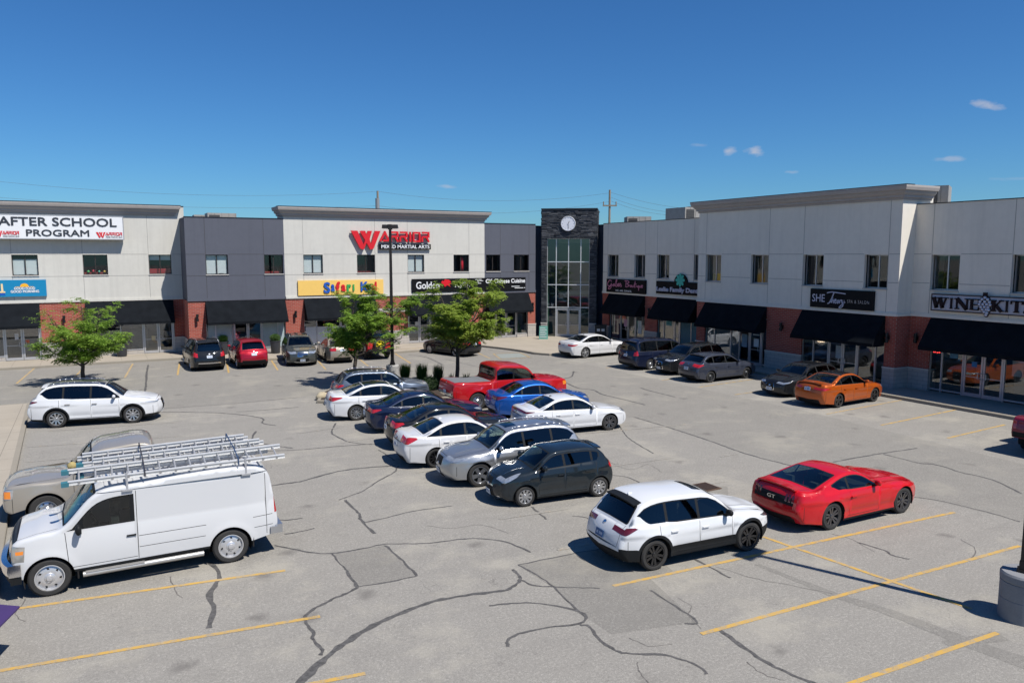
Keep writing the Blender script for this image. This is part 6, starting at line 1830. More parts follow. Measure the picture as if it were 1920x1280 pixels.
    for sgn in (-1, 1):
        m = MB(); big = 1.5 if typ in ('van', 'pickup', 'bigsuv') else 1.0
        yb = yat(mx_, bz0 + .03) - .02
        m.mat(M_TRIM); m.box((tfx(mx_ + .05), sgn * yb, mz - .07), (tfx(mx_ - .04), sgn * (yb + .10), mz - .03))
        n = 12; rings = []
        for (t, sc_) in ((0, .55), (.25, .92), (.6, 1), (.9, .85), (1.0, .45)):
            y = sgn * (yb + .06 + .18 * t * (1.15 if big > 1 else 1)); rings.append([(tfx(mx_ + .0) + (.055 * sc_ * math.cos(a) * (1.0 + .25 * (math.cos(a) > 0))), y, mz + .03 * big + .075 * big * sc_ * math.sin(a)) for a in np.linspace(0, 2 * PI, n, endpoint=False)])
        m.mat(mirror or mat)
        for i in range(4): m.raw(rings[i] + rings[i + 1], [(j, (j + 1) % n, n + (j + 1) % n, n + j) for j in range(n)])
        m.raw(rings[0], [tuple(range(n))]); m.raw(rings[-1], [tuple(range(n))])
        m.build('mirror', None, root, smooth=True, angle=50)
    # handles
    hm = handles or mat
    if typ == 'van': hx = [2.38]; hz_ = 1.02
    elif typ == 'coupe': hx = [pil[0] - .12]; hz_ = .86 * bz0
    elif typ == 'jeep': hx = [2.4]; hz_ = .92
    else:
        hx = [pil[0] - .14] + ([pil[1] - .16] if len(pil) > 1 and typ != 'pickup' else []); hz_ = .865 * bz0
    for x in hx:
        for sgn in (-1, 1):
            y = yat(x, hz_); m = MB(); z = hz_ + (x - hx[0]) * .03
            m.box((tfx(x + .09), sgn * (y - .01), z - .014), (tfx(x - .09), sgn * (y + .028), z + .014))
            m.build('door_handle', hm if typ != 'van' else M_TRIM, root)
    if rails:
        for sgn in (-1, 1):
            m = MB(); q = []
            for u in np.linspace(6.25, 7.9, 12):
                s_ = uS(u); c = Sm(np.array([[s_, sgn * .93]]))[0]; q.append((tfx(c[0]), c[1] , c[2] + (.045 if 6.3 < u < 7.85 else .0)))
            m.tube(q, .016, 6); m.build('roof_rail', rails, root, smooth=True)
    if antenna:
        c = Sm(np.array([[uS(7.85), 0.0]]))[0]; m = MB()
        m.raw([(tfx(c[0] + .10), -.015, c[2] - .015), (tfx(c[0] + .10), .015, c[2] - .015), (tfx(c[0] - .05), .015, c[2] - .0), (tfx(c[0] - .05), -.015, c[2]), (tfx(c[0] + .08), 0, c[2] + .035)], [(0, 1, 4), (1, 2, 4), (2, 3, 4), (3, 0, 4)])
        m.build('roof_antenna', M_TRIM if antenna is True else antenna, root)
    if spoiler:
        s_ = uS(8.0 if typ not in ('sedan', 'coupe') else 9.9); m = MB(); n = 9; V_ = []
        ln = .16 if typ not in ('sedan', 'coupe') else .09
        for v in np.linspace(-.9, .9, n):
            c = Sm(np.array([[s_ - .05, v]]))[0]; x, z = c[0], c[2]
            V_ += [(tfx(x), c[1], z + .012), (tfx(x + ln + .05), c[1], z - .012 + (.04 if ln < .1 else 0)), (tfx(x + ln + .05), c[1], z - .045 + (.04 if ln < .1 else 0)), (tfx(x), c[1], z - .02)]
        fs = []
        for i in range(n - 1):
            for j in range(4): fs.append((i * 4 + j, i * 4 + (j + 1) % 4, (i + 1) * 4 + (j + 1) % 4, (i + 1) * 4 + j))
        fs += [(0, 1, 2, 3), tuple((n - 1) * 4 + j for j in range(4))]
        m.raw(V_, fs); m.build('spoiler', spoiler if spoiler is not True else mat, root, smooth=True, angle=40)
    # plates
    def plate_at(u, mm, zoff=0.0):
        s_ = uS(u); c = Sm(np.array([[s_, 0.0]]))[0]; c2 = Sm(np.array([[s_ + .05, 0.0]]))[0]
        t = Vector((tfx(c2[0]) - tfx(c[0]), 0, c2[2] - c[2])).normalized()
        nn = Vector((t.z, 0, -t.x));
        if (nn.x > 0) != (tfx(c[0]) > 0): nn = -nn
        p0 = Vector((tfx(c[0]), 0, c[2])) + nn * .012
        m = MB(); m.mat(mm)
        def tf(a, b, d_): return p0 + Vector((0, 1, 0)) * a + t * b + nn * d_
        m.box((-.155, -.078, 0), (.155, .078, .008), tf)
        m.mat(M_PTXT if mm is M_PLATE else M_PLATE)
        for i in range(7):
            if i != 4: m.box((-.12 + i * .035, -.025, .008), (-.10 + i * .035, .03, .010), tf)
        m.build('licence_plate', None, root)
    if plate: plate_at(plate[0], M_PLATEB if len(plate) > 1 and plate[1] else M_PLATE)
    if front_plate: plate_at(front_plate if front_plate is not True else 1.15, M_PLATE)
    if badge:
        for u in (2.25, 10.75 if typ in ('sedan', 'coupe') else 10.2):
            c = Sm(np.array([[uS(u), 0.0]]))[0]; s1 = Sm(np.array([[uS(u) + .05, 0.0]]))[0]
            m = MB(); sg2 = 1 if tfx(c[0]) > 0 else -1
            m.lathe([(.001, .0), (.035, 0), (.045, -.01)], 'y', n=14)
            t = Vector((tfx(s1[0]) - tfx(c[0]), 0, s1[2] - c[2])).normalized(); nn = Vector((t.z, 0, -t.x)); 
            if (nn.x > 0) != (sg2 > 0): nn = -nn
            p0 = Vector((tfx(c[0]), 0, c[2])) + nn * .014
            m.v = [tuple(p0 + Vector((0, 1, 0)) * (v[0] * 1.25) + t * v[2] + nn * v[1]) for v in m.v]
            m.build('emblem', M_CHROME, root)
    root['dims'] = 1; del root['dims']
    return root, dict(Y=yat, tfx=tfx, L=Lc, wx=wx, hw=hw, Sm=Sm, uS=uS, rw=rw)

def place(contact_px, side, typ, head_deg, wheel='rear', rw=.33, W=None, L=None, wb=None):
    """world position of the mid-axle point from where one tyre touches the ground"""
    S = SIL[typ]; sx = (L or S['L']) / S['L']; half = wb / 2 if wb else (S['wx'][1] - S['wx'][0]) * sx / 2
    p = G(*contact_px); h = R(head_deg); f = Vector((math.cos(h), math.sin(h), 0)); l = Vector((-f.y, f.x, 0))
    hwid = (W or S['W']) / 2 - .08
    c = p + f * (half if wheel == 'rear' else -half) - l * hwid * (1 if side == 'L' else -1)
    return (c.x, c.y)
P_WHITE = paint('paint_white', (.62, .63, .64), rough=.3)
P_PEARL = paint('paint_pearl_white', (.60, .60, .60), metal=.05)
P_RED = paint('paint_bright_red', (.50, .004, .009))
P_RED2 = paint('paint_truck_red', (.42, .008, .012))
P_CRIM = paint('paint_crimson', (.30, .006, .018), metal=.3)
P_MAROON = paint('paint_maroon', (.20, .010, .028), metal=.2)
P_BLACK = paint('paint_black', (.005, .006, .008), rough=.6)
P_NAVY = paint('paint_navy', (.003, .007, .026), rough=.6)
P_NAVY2 = paint('paint_dark_blue', (.003, .009, .036), rough=.55)
P_BLUE = paint('paint_vivid_blue', (.010, .085, .36), metal=.4, rough=.3)
P_SILVER = paint('paint_silver', (.42, .43, .44), metal=.8, rough=.32)
P_CHAR = paint('paint_charcoal_green', (.009, .015, .020), metal=.1, rough=.5)
P_GREYB = paint('paint_blue_grey', (.045, .052, .075), metal=.4, rough=.35)
P_STEEL = paint('paint_steel_blue_grey', (.11, .135, .175), metal=.5, rough=.32)
P_OLIVE = paint('paint_dark_olive_grey', (.070, .078, .075), metal=.5)
P_BEIGE = paint('paint_champagne', (.38, .33, .27), metal=.5)
P_PEWTER = paint('paint_pewter', (.33, .305, .265), metal=.3, rough=.35)
P_ORANGE = paint('paint_copper_orange', (.43, .085, .008), metal=.3, rough=.3)
P_JRED = paint('paint_jeep_red', (.50, .012, .010))

HL_S = lambda z=.62, h=.14, l=.45: [(-.1, z), (.05, z), (l * .7, z + h * .55), (l, z + h), (l * .75, z + h * 1.05), (-.1, z + h * .8)]
HL_T = [(2.25, .55), (2.25, 1.0), (2.98, 1.0), (2.9, .60)]
TL_S = lambda z=.78, h=.16, l=.38: [(-.2, z), (.1, z), (l, z + h * .75), (l * .9, z + h), (-.2, z + h)]
TL_T = [(10.35, .52), (10.35, 1.0), (11.1, 1.0), (11.05, .60)]
GR1 = [(1.35, 2.75, .34, .42, None)]

A_, B_ = car('white crossover with black wheels and dark cladding in the right foreground', 'car', 'suv', place((1226, 1068), 'R', 'suv', -3.5, rw=.35, W=1.80, L=4.24, wb=2.655), R(-3.8), P_WHITE, L=4.24, H=1.50, W=1.80, wb=2.655, rw=.35, wstyle='twin5', wmat=M_ALLOYD, clad=.50,
    tl=[[(-.2, .86), (.12, .86), (.40, .99), (.34, 1.02), (-.2, .97)], [(10.5, .50), (10.5, 1.0), (11.05, 1.0), (10.98, .50)]], hl=[HL_S(.72, .10, .42), [(2.45, .55), (2.45, 1.0), (2.95, 1.0), (2.9, .6)]], grille=GR1, tlm=M_TAILD, hlm=M_HEADD, sun=(6.10, 6.55, .62), spoiler=M_TRIM, plate=(11.25, 1), windows=dict(kick=1.0), mirror=M_TRIM, priv=2, antenna=P_WHITE)
MR, MD = car('bright red two door fastback coupe with black tail panel, right of the white crossover', 'car', 'coupe', place((1557, 992), 'R', 'coupe', -1, rw=.35, L=4.62, wb=2.72), R(-1.2), P_RED, L=4.62, H=1.32, rw=.355, wb=2.72, wstyle='twin5', wmat=plain('alloy_machined_dark', (.14, .14, .15), .25, metal=.8),
    tl=[[(-.2, .76), (.02, .76), (.03, .94), (-.2, .94)], [(10.78, .56), (10.78, .64), (11.40, .62), (11.40, .54)], [(10.78, .69), (10.78, .77), (11.40, .76), (11.40, .68)], [(10.78, .82), (10.78, .90), (11.40, .89), (11.40, .81)]], hl=[HL_S(.64, .08, .3), [(2.6, .6), (2.6, 1.0), (3.0, 1.0), (2.95, .6)]],
    strip_extra=[([(10.66, -.98), (11.45, -.96), (11.45, .96), (10.66, .98)], M_TRIM, 'tail_panel', 'tpn')][:0] + [([(10.70, -.90), (11.40, -.89), (11.40, .89), (10.70, .90)], M_TRIM, 'tail_panel', 'tpn'), ([(12.45, -.85), (12.98, -.8), (12.98, .8), (12.45, .85)], M_TRIM, 'rear_diffuser', 'rd2')],
    spoiler=True, grille=GR1, plate=None, front_plate=False, tlm=M_TAILD, badge=False, priv=False, handles=P_RED)
c_ = MD['Sm'](np.array([[MD['uS'](11.05), 0.0]]))[0]
fg = Frame((MD['tfx'](c_[0]) - .012, 0, 0), (0, -1, 0), (-1, 0, 0))
letters(MR, fg, 'GT', -.13, .13, c_[2] - .045, c_[2] + .045, .0, M_CHROME, thick=.02, name='badge_letters')
car('dark green-grey small hatchback with silver wheels, nearest in the middle row', 'car', 'mini', place((984, 949), 'L', 'mini', 174, 'front', rw=.30, L=3.50, wb=2.31), R(174), P_CHAR, L=3.50, H=1.43, rw=.29, wb=2.31, wstyle='multi', clad=False,
    hl=[[(.0, .70), (.10, .68), (.42, .84), (.62, .95), (.40, .90), (.0, .80)], [(2.3, .52), (2.3, 1.0), (2.95, 1.0), (2.85, .58)]], tl=[[(-.2, .82), (.16, .84), (.20, .92), (.14, 1.12), (-.2, 1.10)], [(9.9, .78), (9.9, 1.0), (11.0, 1.0), (11.0, .76)]],
    grille=[(1.12, 2.12, .57, .50, None), (2.35, 2.85, .34, .30, None)], plate=(11.3,), front_plate=1.5, antenna=False, priv=True, spoiler=True,
    strip_extra=[([(2.15, -.50), (2.28, -.50), (2.28, .50), (2.15, .50)], M_CHROME, 'grille_bar', 'gb'), ([(.75, .66), (.75, .88), (1.15, .90), (1.15, .70)], M_CHROME, 'fog_lamp', 'fog', 1)], sun=None)
car('silver luxury crossover with roof rails and sunroof, nose left, behind the dark hatchback', 'car', 'suv', place((899, 912), 'L', 'suv', 173, 'front', rw=.37, W=1.88, L=4.55), R(173.5), P_SILVER, L=4.55, H=1.61, W=1.86, rw=.365, wstyle='five', rails=M_ALLOY, sun=(6.12, 6.75, .5), chrome_dlo=True,
    hl=[HL_S(.78, .13, .55), [(2.3, .50), (2.3, 1.0), (3.0, 1.0), (2.9, .55)]], tl=[TL_S(.95, .14, .4), [(9.9, .5), (9.9, 1.0), (10.6, 1.0), (10.6, .55)]], grille=[(2.15, 2.85, .42, .36, None), (.9, 1.3, .5, .5, None)], spoiler=True, plate=(11.3,), front_plate=1.6, mirror=M_ALLOY, priv=True)
car('white compact sedan with large red tail lamps, between black sedan and silver crossover', 'car', 'sedan', place((817, 876), 'R', 'sedan', -5, rw=.32, L=4.56), R(-5), P_PEARL, L=4.56, rw=.325, wstyle='ten', wmat=M_ALLOYD,
    tl=[TL_S(.84, .20, .42), [(10.25, .45), (10.35, 1.0), (11.2, 1.0), (11.1, .50)]], hl=[HL_S(), HL_T], grille=GR1, plate=(11.35,), antenna=P_PEARL)
pb = G(722, 826)
car('black luxury sedan, dark lower body, between the navy sedan and white compact sedan', 'car', 'sedan', (G(763, 848).x + 2.0, G(763, 848).y + .80), R(-6), P_BLACK, L=4.55, H=1.41, W=1.83, rw=.335, wstyle='ten', tl=[TL_S(.84, .18, .40), [(10.3, .50), (10.3, 1.0), (11.1, 1.0), (11.0, .55)]], hl=[HL_S(), HL_T], grille=GR1, plate=(11.2,), sun=(6.15, 6.6, .5))
car('navy blue sedan with chrome window line, between the white and black sedans', 'car', 'sedan', (G(722, 816).x + 2.0, G(722, 816).y + .85), R(-7), P_NAVY2, L=4.62, H=1.43, W=1.85, rw=.34, wstyle='five', tl=[TL_S(.84, .14, .42), [(10.5, .50), (10.5, 1.0), (11.05, 1.0), (10.98, .50)]], hl=[HL_S(), HL_T], grille=GR1, plate=(11.3,), chrome_dlo=True, lower=.28)
car('white sedan with black panoramic roof and silver wheels, second in the middle row', 'car', 'sedan', place((669, 788), 'R', 'sedan', -6, rw=.33, L=4.70), R(-7), P_WHITE, L=4.70, H=1.44, rw=.33, wstyle='ten', roofm=paint('paint_roof_black', (.012, .012, .014)), tl=[TL_S(.86, .16, .50), [(10.4, .55), (10.4, 1.0), (11.1, 1.0), (11.0, .60)]], hl=[HL_S(), HL_T], grille=GR1, chrome_dlo=True, plate=(11.4,))
car('steel grey sporty crossover wagon parked by the planting island, farthest in the middle row', 'car', 'suv', (G(682, 765).x + 1.15, G(682, 765).y + 1.0), R(-6), P_STEEL, L=4.42, H=1.55, W=1.86, rw=.35, wstyle='five', rails=M_ALLOY, roofm=paint('paint_roof_black', (.012, .012, .014)), tl=[TL_S(.92, .15, .4), [(9.9, .5), (9.9, 1.0), (10.6, 1.0), (10.6, .5)]], hl=[HL_S(.8, .12, .5), HL_T], grille=GR1, plate=(11.3,), chrome_dlo=False)
car('red extended cab pickup truck with grey bed cover beside the planting island', 'truck', 'pickup', place((897, 769), 'R', 'pickup', -1, rw=.40), R(-2.5), P_RED2, rw=.395, wstyle='truck', wmat=M_ALLOY, tonneau=plain('vinyl_grey', (.16, .165, .175), .6), tl=[[(-.2, .82), (.16, .82), (.16, 1.16), (-.2, 1.16)], [(10.55, .86), (10.55, 1.0), (11.6, 1.0), (11.6, .86)]],
    hl=[[(-.1, .84), (.24, .84), (.26, 1.02), (-.1, 1.03)], [(2.2, .58), (2.2, 1.0), (3.0, 1.0), (3.0, .58)]], hlm=M_AMBER, grille=[(2.1, 2.95, .52, .52, None)], plate=(11.7,), priv=True, windows=dict(kick=0), name='pickup_truck',
    strip_extra=[([(11.75, -1), (12.75, -1), (12.75, 1), (11.75, 1)], M_CHROME, 'rear_bumper', 'rbm'), ([(.3, -1), (1.2, -1), (1.2, 1), (.3, 1)], M_CHROME, 'front_bumper', 'fbm')], antenna=False)
car('vivid blue compact sedan between the red pickup and the white sedan', 'car', 'sedan', (G(960, 787).x + 1.75, G(960, 787).y + .75), R(-8), P_BLUE, L=4.45, H=1.41, W=1.80, rw=.32, wstyle='five', wmat=M_ALLOYD, tl=[TL_S(.84, .14, .5), [(10.5, .50), (10.5, 1.0), (11.0, 1.0), (10.95, .55)]], hl=[HL_S(), HL_T], grille=GR1, tlm=M_TAILD, plate=(11.5,), spoiler=False)
car('white fastback sedan with sunroof and dark tail bar, right end of the inner row', 'car', 'sedan', place((1142, 806), 'R', 'sedan', -7, 'front', rw=.33, L=4.48, wb=2.62), R(-7), P_WHITE, L=4.48, H=1.37, wb=2.62, rw=.325, wstyle='twin5', wmat=plain('alloy_machined_dark', (.14, .14, .15), .25, metal=.8), sun=(6.12, 6.6, .5), tl=[TL_S(.90, .07, .42), [(10.6, .0), (10.6, 1.0), (10.9, 1.0), (10.9, .0)]], tlm=M_TAILD, hl=[HL_S(.66, .10, .4), [(2.5, .5), (2.5, 1.0), (2.95, 1.0), (2.9, .55)]], grille=GR1, plate=(12.0,), antenna=True)
car('white midsize crossover with silver wheels and black roof glass near the left kerb', 'car', 'suv', place((108, 802), 'R', 'suv', -8, rw=.36, W=1.89, L=4.77, wb=2.765), R(-9.5), P_WHITE, L=4.77, H=1.68, W=1.89, wb=2.765, rw=.36, wstyle='multi', clad=.33, roofm=paint('paint_roof_black', (.012, .012, .014)), rails=M_ALLOY, tl=[TL_S(.98, .12, .42), [(9.95, .45), (9.95, 1.0), (10.5, 1.0), (10.45, .5)]], tlm=M_TAILD, hl=[HL_S(.80, .06, .5), [(2.6, .5), (2.6, 1.0), (2.95, 1.0), (2.9, .5)]], grille=GR1, plate=(11.4,), priv=2, handles=M_CHROME, spoiler=True)
# row in front of the left wing, tails or noses to the camera
def facing(px_l, px_r, typ, W, wb=None, L=None, end='rear', hd=None):
    """centre from the two near tyre contacts"""
    a, b = G(*px_l), G(*px_r); m = (a + b) / 2; ax = (b - a).normalized(); f = Vector((-ax.y, ax.x, 0))
    if hd is not None: f = Vector((math.cos(R(hd)), math.sin(R(hd)), 0))
    S = SIL[typ]; sx = (L or S['L']) / S['L']; half = (wb or (S['wx'][1] - S['wx'][0]) * sx) / 2
    c = m + f * half
    return (c.x, c.y)
car('black minivan with its tail to the camera, leftmost in the row by the shops', 'minivan', 'minivan', facing((362, 693), (415, 690), 'minivan', 1.98, hd=91), R(91), P_BLACK, rw=.34, wstyle='multi', tl=[[(-.2, .86), (.20, .88), (.20, 1.16), (-.2, 1.16)], [(9.4, .86), (9.4, 1.0), (11.0, 1.0), (11.0, .84)]], hl=[HL_S(.8), HL_T], grille=GR1, plate=(10.9,), rails=M_ALLOY, spoiler=True, strip_extra=[([(11.95, -.85), (12.15, -.85), (12.15, .85), (11.95, .85)], M_CHROME, 'bumper_strip', 'bs')], name='minivan')
car('crimson crossover with its tail to the camera between black minivan and grey crossover', 'car', 'suv', facing((446, 689), (498, 687), 'suv', 1.84, L=4.55, hd=90), R(90), P_CRIM, L=4.55, H=1.67, W=1.84, rw=.35, wstyle='five', clad=.40, tl=[TL_S(.96, .10, .4), [(9.95, .5), (9.95, 1.0), (10.45, 1.0), (10.4, .5)]], hl=[HL_S(.8), HL_T], grille=GR1, plate=(10.9,), spoiler=True)
car('dark olive grey crossover facing the camera with chrome grille in the shop row', 'car', 'suv', facing((539, 684.5), (591, 682.5), 'suv', 1.91, L=4.78, hd=82), R(82 - 180), P_OLIVE, L=4.78, H=1.74, W=1.91, rw=.36, wstyle='five', rails=M_ALLOY, hl=[HL_S(.80, .15, .5), [(2.1, .55), (2.1, 1.0), (2.9, 1.0), (2.85, .60)]], tl=[TL_S(.95), TL_T], grille=[(2.1, 2.85, .50, .42, M_CHROME), (2.25, 2.42, .44, .43, M_TRIM), (2.55, 2.72, .42, .40, M_TRIM), (1.1, 1.7, .6, .6, None)], front_plate=1.4, sun=(6.1, 6.5, .5), strip_extra=[([(.75, -.75), (.9, -.75), (.9, .75), (.75, .75)], M_CHROME, 'skid_bar', 'skb')])
car('champagne beige sedan with its tail to the camera behind the middle tree', 'car', 'sedan', facing((615, 679), (657, 677), 'sedan', 1.76, L=4.55, hd=86), R(86), P_BEIGE, L=4.55, H=1.47, W=1.75, rw=.31, wstyle='steel', wmat=M_STEELW, tl=[TL_S(.82, .18, .2), [(10.35, .58), (10.35, 1.0), (11.2, 1.0), (11.2, .60)]], hl=[HL_S(), HL_T], grille=GR1, plate=(11.0,), priv=False)
car('black compact sedan with its tail to the camera, partly behind the right tree', 'car', 'sedan', facing((848, 667), (890, 665.5), 'sedan', 1.78, L=4.53, hd=107), R(109), P_BLACK, L=4.53, H=1.44, W=1.78, rw=.32, wstyle='ten', tl=[TL_S(.82, .16, .42), [(10.35, .55), (10.35, 1.0), (11.1, 1.0), (11.05, .6)]], hl=[HL_S(), HL_T], grille=GR1, plate=(10.9,))
# red jeep with soft top and spare wheel
M_SOFT = plain('soft_top_fabric', (.025, .025, .026), .9)
jr, J = car('red off-roader with black soft top and spare wheel with yellow rim', 'car', 'jeep', facing((684, 672), (727, 670.5), 'jeep', 1.85, hd=88), R(88), P_JRED, rw=.42, W=1.72, wstyle='truck', wmat=M_ALLOYD, roofm=M_SOFT, priv=2, tl=[[(-.1, .86), (.02, .86), (.02, 1.04), (-.1, 1.04)], [(9.6, .80), (9.6, .97), (11.0, .97), (11.0, .80)]], hl=None, grille=None, plate=None, front_plate=False, badge=False,
    strip_extra=[([(8.0, -1), (9.05, -1), (9.05, 1), (8.0, 1)], M_SOFT, 'soft_top_rear', 'str')][:0] + [([(11.6, -1), (12.9, -1), (12.9, 1), (11.6, 1)], M_TRIM, 'rear_bumper', 'rbm')], name='off_roader')
m = MB(); tf = J['tfx']
m.box((tf(4.20), -.80, .52), (tf(3.98), .80, .74)); m.build('rear_bumper', M_BLACKM, jr)
for w in J['wx']:
    for sgn in (-1, 1):
        m = MB(); pr = [(-.62, -.25), (-.50, .0), (-.30, .13), (.35, .13), (.55, -.02), (.66, -.22)]
        V_ = [(tf(w) - x, sgn * y, .88 + z) for x, z in pr for y in (.84, 1.0)]
        m.raw(V_, [(2 * i, 2 * i + 1, 2 * i + 3, 2 * i + 2) for i in range(5)]); V2_ = [(x, y, z - .05) for x, y, z in V_]; m.raw(V2_, [(2 * i, 2 * i + 1, 2 * i + 3, 2 * i + 2) for i in range(5)])
        m.raw([V_[i] for i in range(1, 12, 2)] + [V2_[i] for i in range(1, 12, 2)], [(i, i + 1, i + 7, i + 6) for i in range(5)])
        m.build('fender_flare', M_TRIM, jr)
A, B = wheel_mesh(.40, 'five', plain('yellow_rim', (.72, .60, .02), .4), .24)
sp = bpy.data.objects.new('spare_wheel', A); COL.objects.link(sp); sp.parent = jr; sp.location = (tf(4.13), .05, 1.02); sp.rotation_euler = (0, 0, -PI / 2)
sr = bpy.data.objects.new('rim', B); COL.objects.link(sr); sr.parent = sp
# row in front of the right wing
car('white full size luxury sedan parked beside the plaza in front of the tower', 'car', 'sedan', place((1096, 671), 'R', 'sedan', 3, rw=.36, L=5.1, W=1.90, wb=3.07), R(4), P_PEARL, L=5.1, H=1.48, W=1.90, wb=3.07, rw=.36, wstyle='low', tl=[TL_S(.82, .12, .45), [(10.45, .55), (10.45, 1.0), (11.0, 1.0), (10.95, .6)]], tlm=M_TAIL, hl=[HL_S(), HL_T], grille=GR1, plate=(11.1,), antenna=True)
car('navy blue minivan facing the right wing, behind the white luxury sedan', 'minivan', 'minivan', place((1219, 693), 'R', 'minivan', 3, rw=.34), R(3), P_NAVY, rw=.34, wstyle='hub', tl=[[(-.2, .88), (.20, .90), (.20, 1.18), (-.2, 1.18)], [(9.4, .86), (9.4, 1.0), (11.0, 1.0), (11.0, .84)]], hl=[HL_S(.8), HL_T], grille=GR1, plate=(10.9,), spoiler=True, rails=M_TRIM, name='minivan')
car('black compact luxury crossover, nose to the lot, between navy minivan and blue-grey hatchback', 'car', 'suv', place((1279, 703), 'L', 'suv', 183, 'front', rw=.36, L=4.64), R(183), P_BLACK, L=4.64, H=1.64, rw=.36, wstyle='ten', hl=[HL_S(.82, .10, .5), [(2.4, .55), (2.4, 1.0), (2.95, 1.0), (2.9, .6)]], tl=[TL_S(.95), TL_T], grille=[(1.2, 2.6, .50, .40, M_CHROME), (1.28, 2.52, .45, .36, M_TRIM)], chrome_dlo=True, clad=False, front_plate=1.5)
car('blue-grey hatchback with dark steel wheels in the right wing row', 'car', 'hatch', place((1331, 717), 'R', 'hatch', 2, rw=.32, L=4.66), R(2.5), P_GREYB, L=4.66, H=1.48, rw=.32, wstyle='steel', wmat=M_STEELW, tl=[TL_S(.86, .15, .42), [(10.0, .5), (10.0, 1.0), (10.9, 1.0), (10.8, .55)]], hl=[HL_S(), HL_T], grille=GR1, plate=(11.2,), spoiler=True)
car('black sporty hatchback facing the lot beside the orange sedan', 'car', 'hatch', place((1492, 744), 'L', 'hatch', 181, 'front', rw=.33, L=4.46), R(183), P_BLACK, L=4.46, H=1.46, rw=.33, wstyle='ten', hl=[HL_S(.66, .10, .48), [(2.5, .52), (2.5, 1.0), (2.98, 1.0), (2.9, .6)]], tl=[TL_S(), TL_T], grille=[(1.5, 2.6, .46, .36, M_CHROME), (1.6, 2.6, .42, .34, M_TRIM)], front_plate=1.7)
car('copper orange sedan with black roof and black wheels in front of the salon', 'car', 'sedan', place((1570, 764), 'R', 'sedan', 3, rw=.33, L=4.64, wb=2.71), R(3.5), P_ORANGE, L=4.64, H=1.45, W=1.82, wb=2.71, rw=.33, wstyle='five', wmat=M_ALLOYD, roofm=paint('paint_roof_black', (.012, .012, .014)), tl=[TL_S(.84, .10, .45), [(10.55, .45), (10.55, 1.0), (11.0, 1.0), (10.95, .5)]], hl=[HL_S(), HL_T], grille=GR1, plate=(11.0,), spoiler=P_ORANGE,
    strip_extra=[([(12.3, -.8), (12.95, -.75), (12.95, .75), (12.3, .8)], M_TRIM, 'rear_diffuser', 'rd2')])
car('dark maroon pickup truck cut off by the right edge of the picture', 'truck', 'pickup', (G(1889, 822, .5).x + 2.95, G(1889, 822, .5).y - .95), R(1), P_MAROON, rw=.39, wstyle='truck', tl=[[(-.2, .9), (.10, .9), (.10, 1.22), (-.2, 1.22)], [(10.3, .86), (10.3, 1.0), (11.2, 1.0), (11.2, .86)]], hl=None, grille=None, plate=(11.7,), name='pickup_truck', L=5.8, H=1.92,
    strip_extra=[([(11.75, -1), (12.75, -1), (12.75, 1), (11.75, 1)], M_TRIM, 'rear_bumper', 'rbm')])
car('pewter beige full size truck with amber marker lamps, nose left, behind the white cargo van', 'truck', 'pickup', place((90, 984), 'L', 'pickup', 179, 'front', rw=.40, L=5.4), R(179), P_PEWTER, L=5.4, H=1.86, rw=.40, wstyle='truck', wmat=M_ALLOY,
    hl=[[(-.1, .78), (.20, .78), (.24, 1.02), (-.1, 1.03)], [(2.0, .62), (2.0, 1.0), (2.9, 1.0), (2.9, .62)]], grille=[(2.0, 2.9, .52, .52, M_CHROME)], tl=[TL_S(1.0), TL_T], side_extra=[([(.02, .80), (.17, .80), (.17, .98), (.02, .98)], M_AMBER, 'marker_lamp', 'mkl')], strip_extra=[([(.3, -1), (1.3, -1), (1.3, 1), (.3, 1)], plain('pewter_bumper', (.25, .235, .21), .4, metal=.3), 'front_bumper', 'fbm')], name='pickup_truck', priv=2, front_plate=False)
# ---- white cargo van with roof rack
vp = place((95, 1115), 'L', 'van', 180, 'front', rw=.39, wb=3.505)
vr, VD = car('white cargo van with chrome bumpers and a ladder rack in the left foreground', 'van', 'van', vp, R(180.5), paint('paint_van_white', (.56, .565, .57), rough=.38), wb=3.505, rw=.385, wstyle='hub', wmat=plain('hubcap_silver', (.55, .55, .56), .3, metal=.5, var=.2),
    hl=[[(-.1, .80), (.06, .80), (.44, .80), (.47, 1.10), (.06, 1.13), (-.1, 1.13)], [(1.95, .58), (1.95, 1.0), (2.85, 1.0), (2.85, .58)]], hlm=plain('van_headlamp', (.36, .35, .32), .12, metal=.3, coat=1, var=.5, vs=10),
    tl=[[(.03, 1.0), (.15, 1.0), (.15, 1.36), (.03, 1.36)], [(9.2, .93), (9.2, .99), (10.8, .99), (10.8, .93)]], grille=[(1.75, 2.9, .55, .52, M_CHROME), (1.85, 2.25, .50, .50, M_TRIM), (2.35, 2.8, .50, .48, M_TRIM)],
    side_extra=[([(.30, .95), (.43, .95), (.44, 1.02), (.30, 1.02)], M_AMBER, 'turn_lamp', 'tnl')], strip_extra=[([(2.9, -.92), (3.25, -.92), (3.25, .92), (2.9, .92)], M_BLACKM, 'bug_deflector', 'bug')], mirror=M_TRIM, name='cargo_van', badge=False, front_plate=.9, priv=False)
tf = VD['tfx']
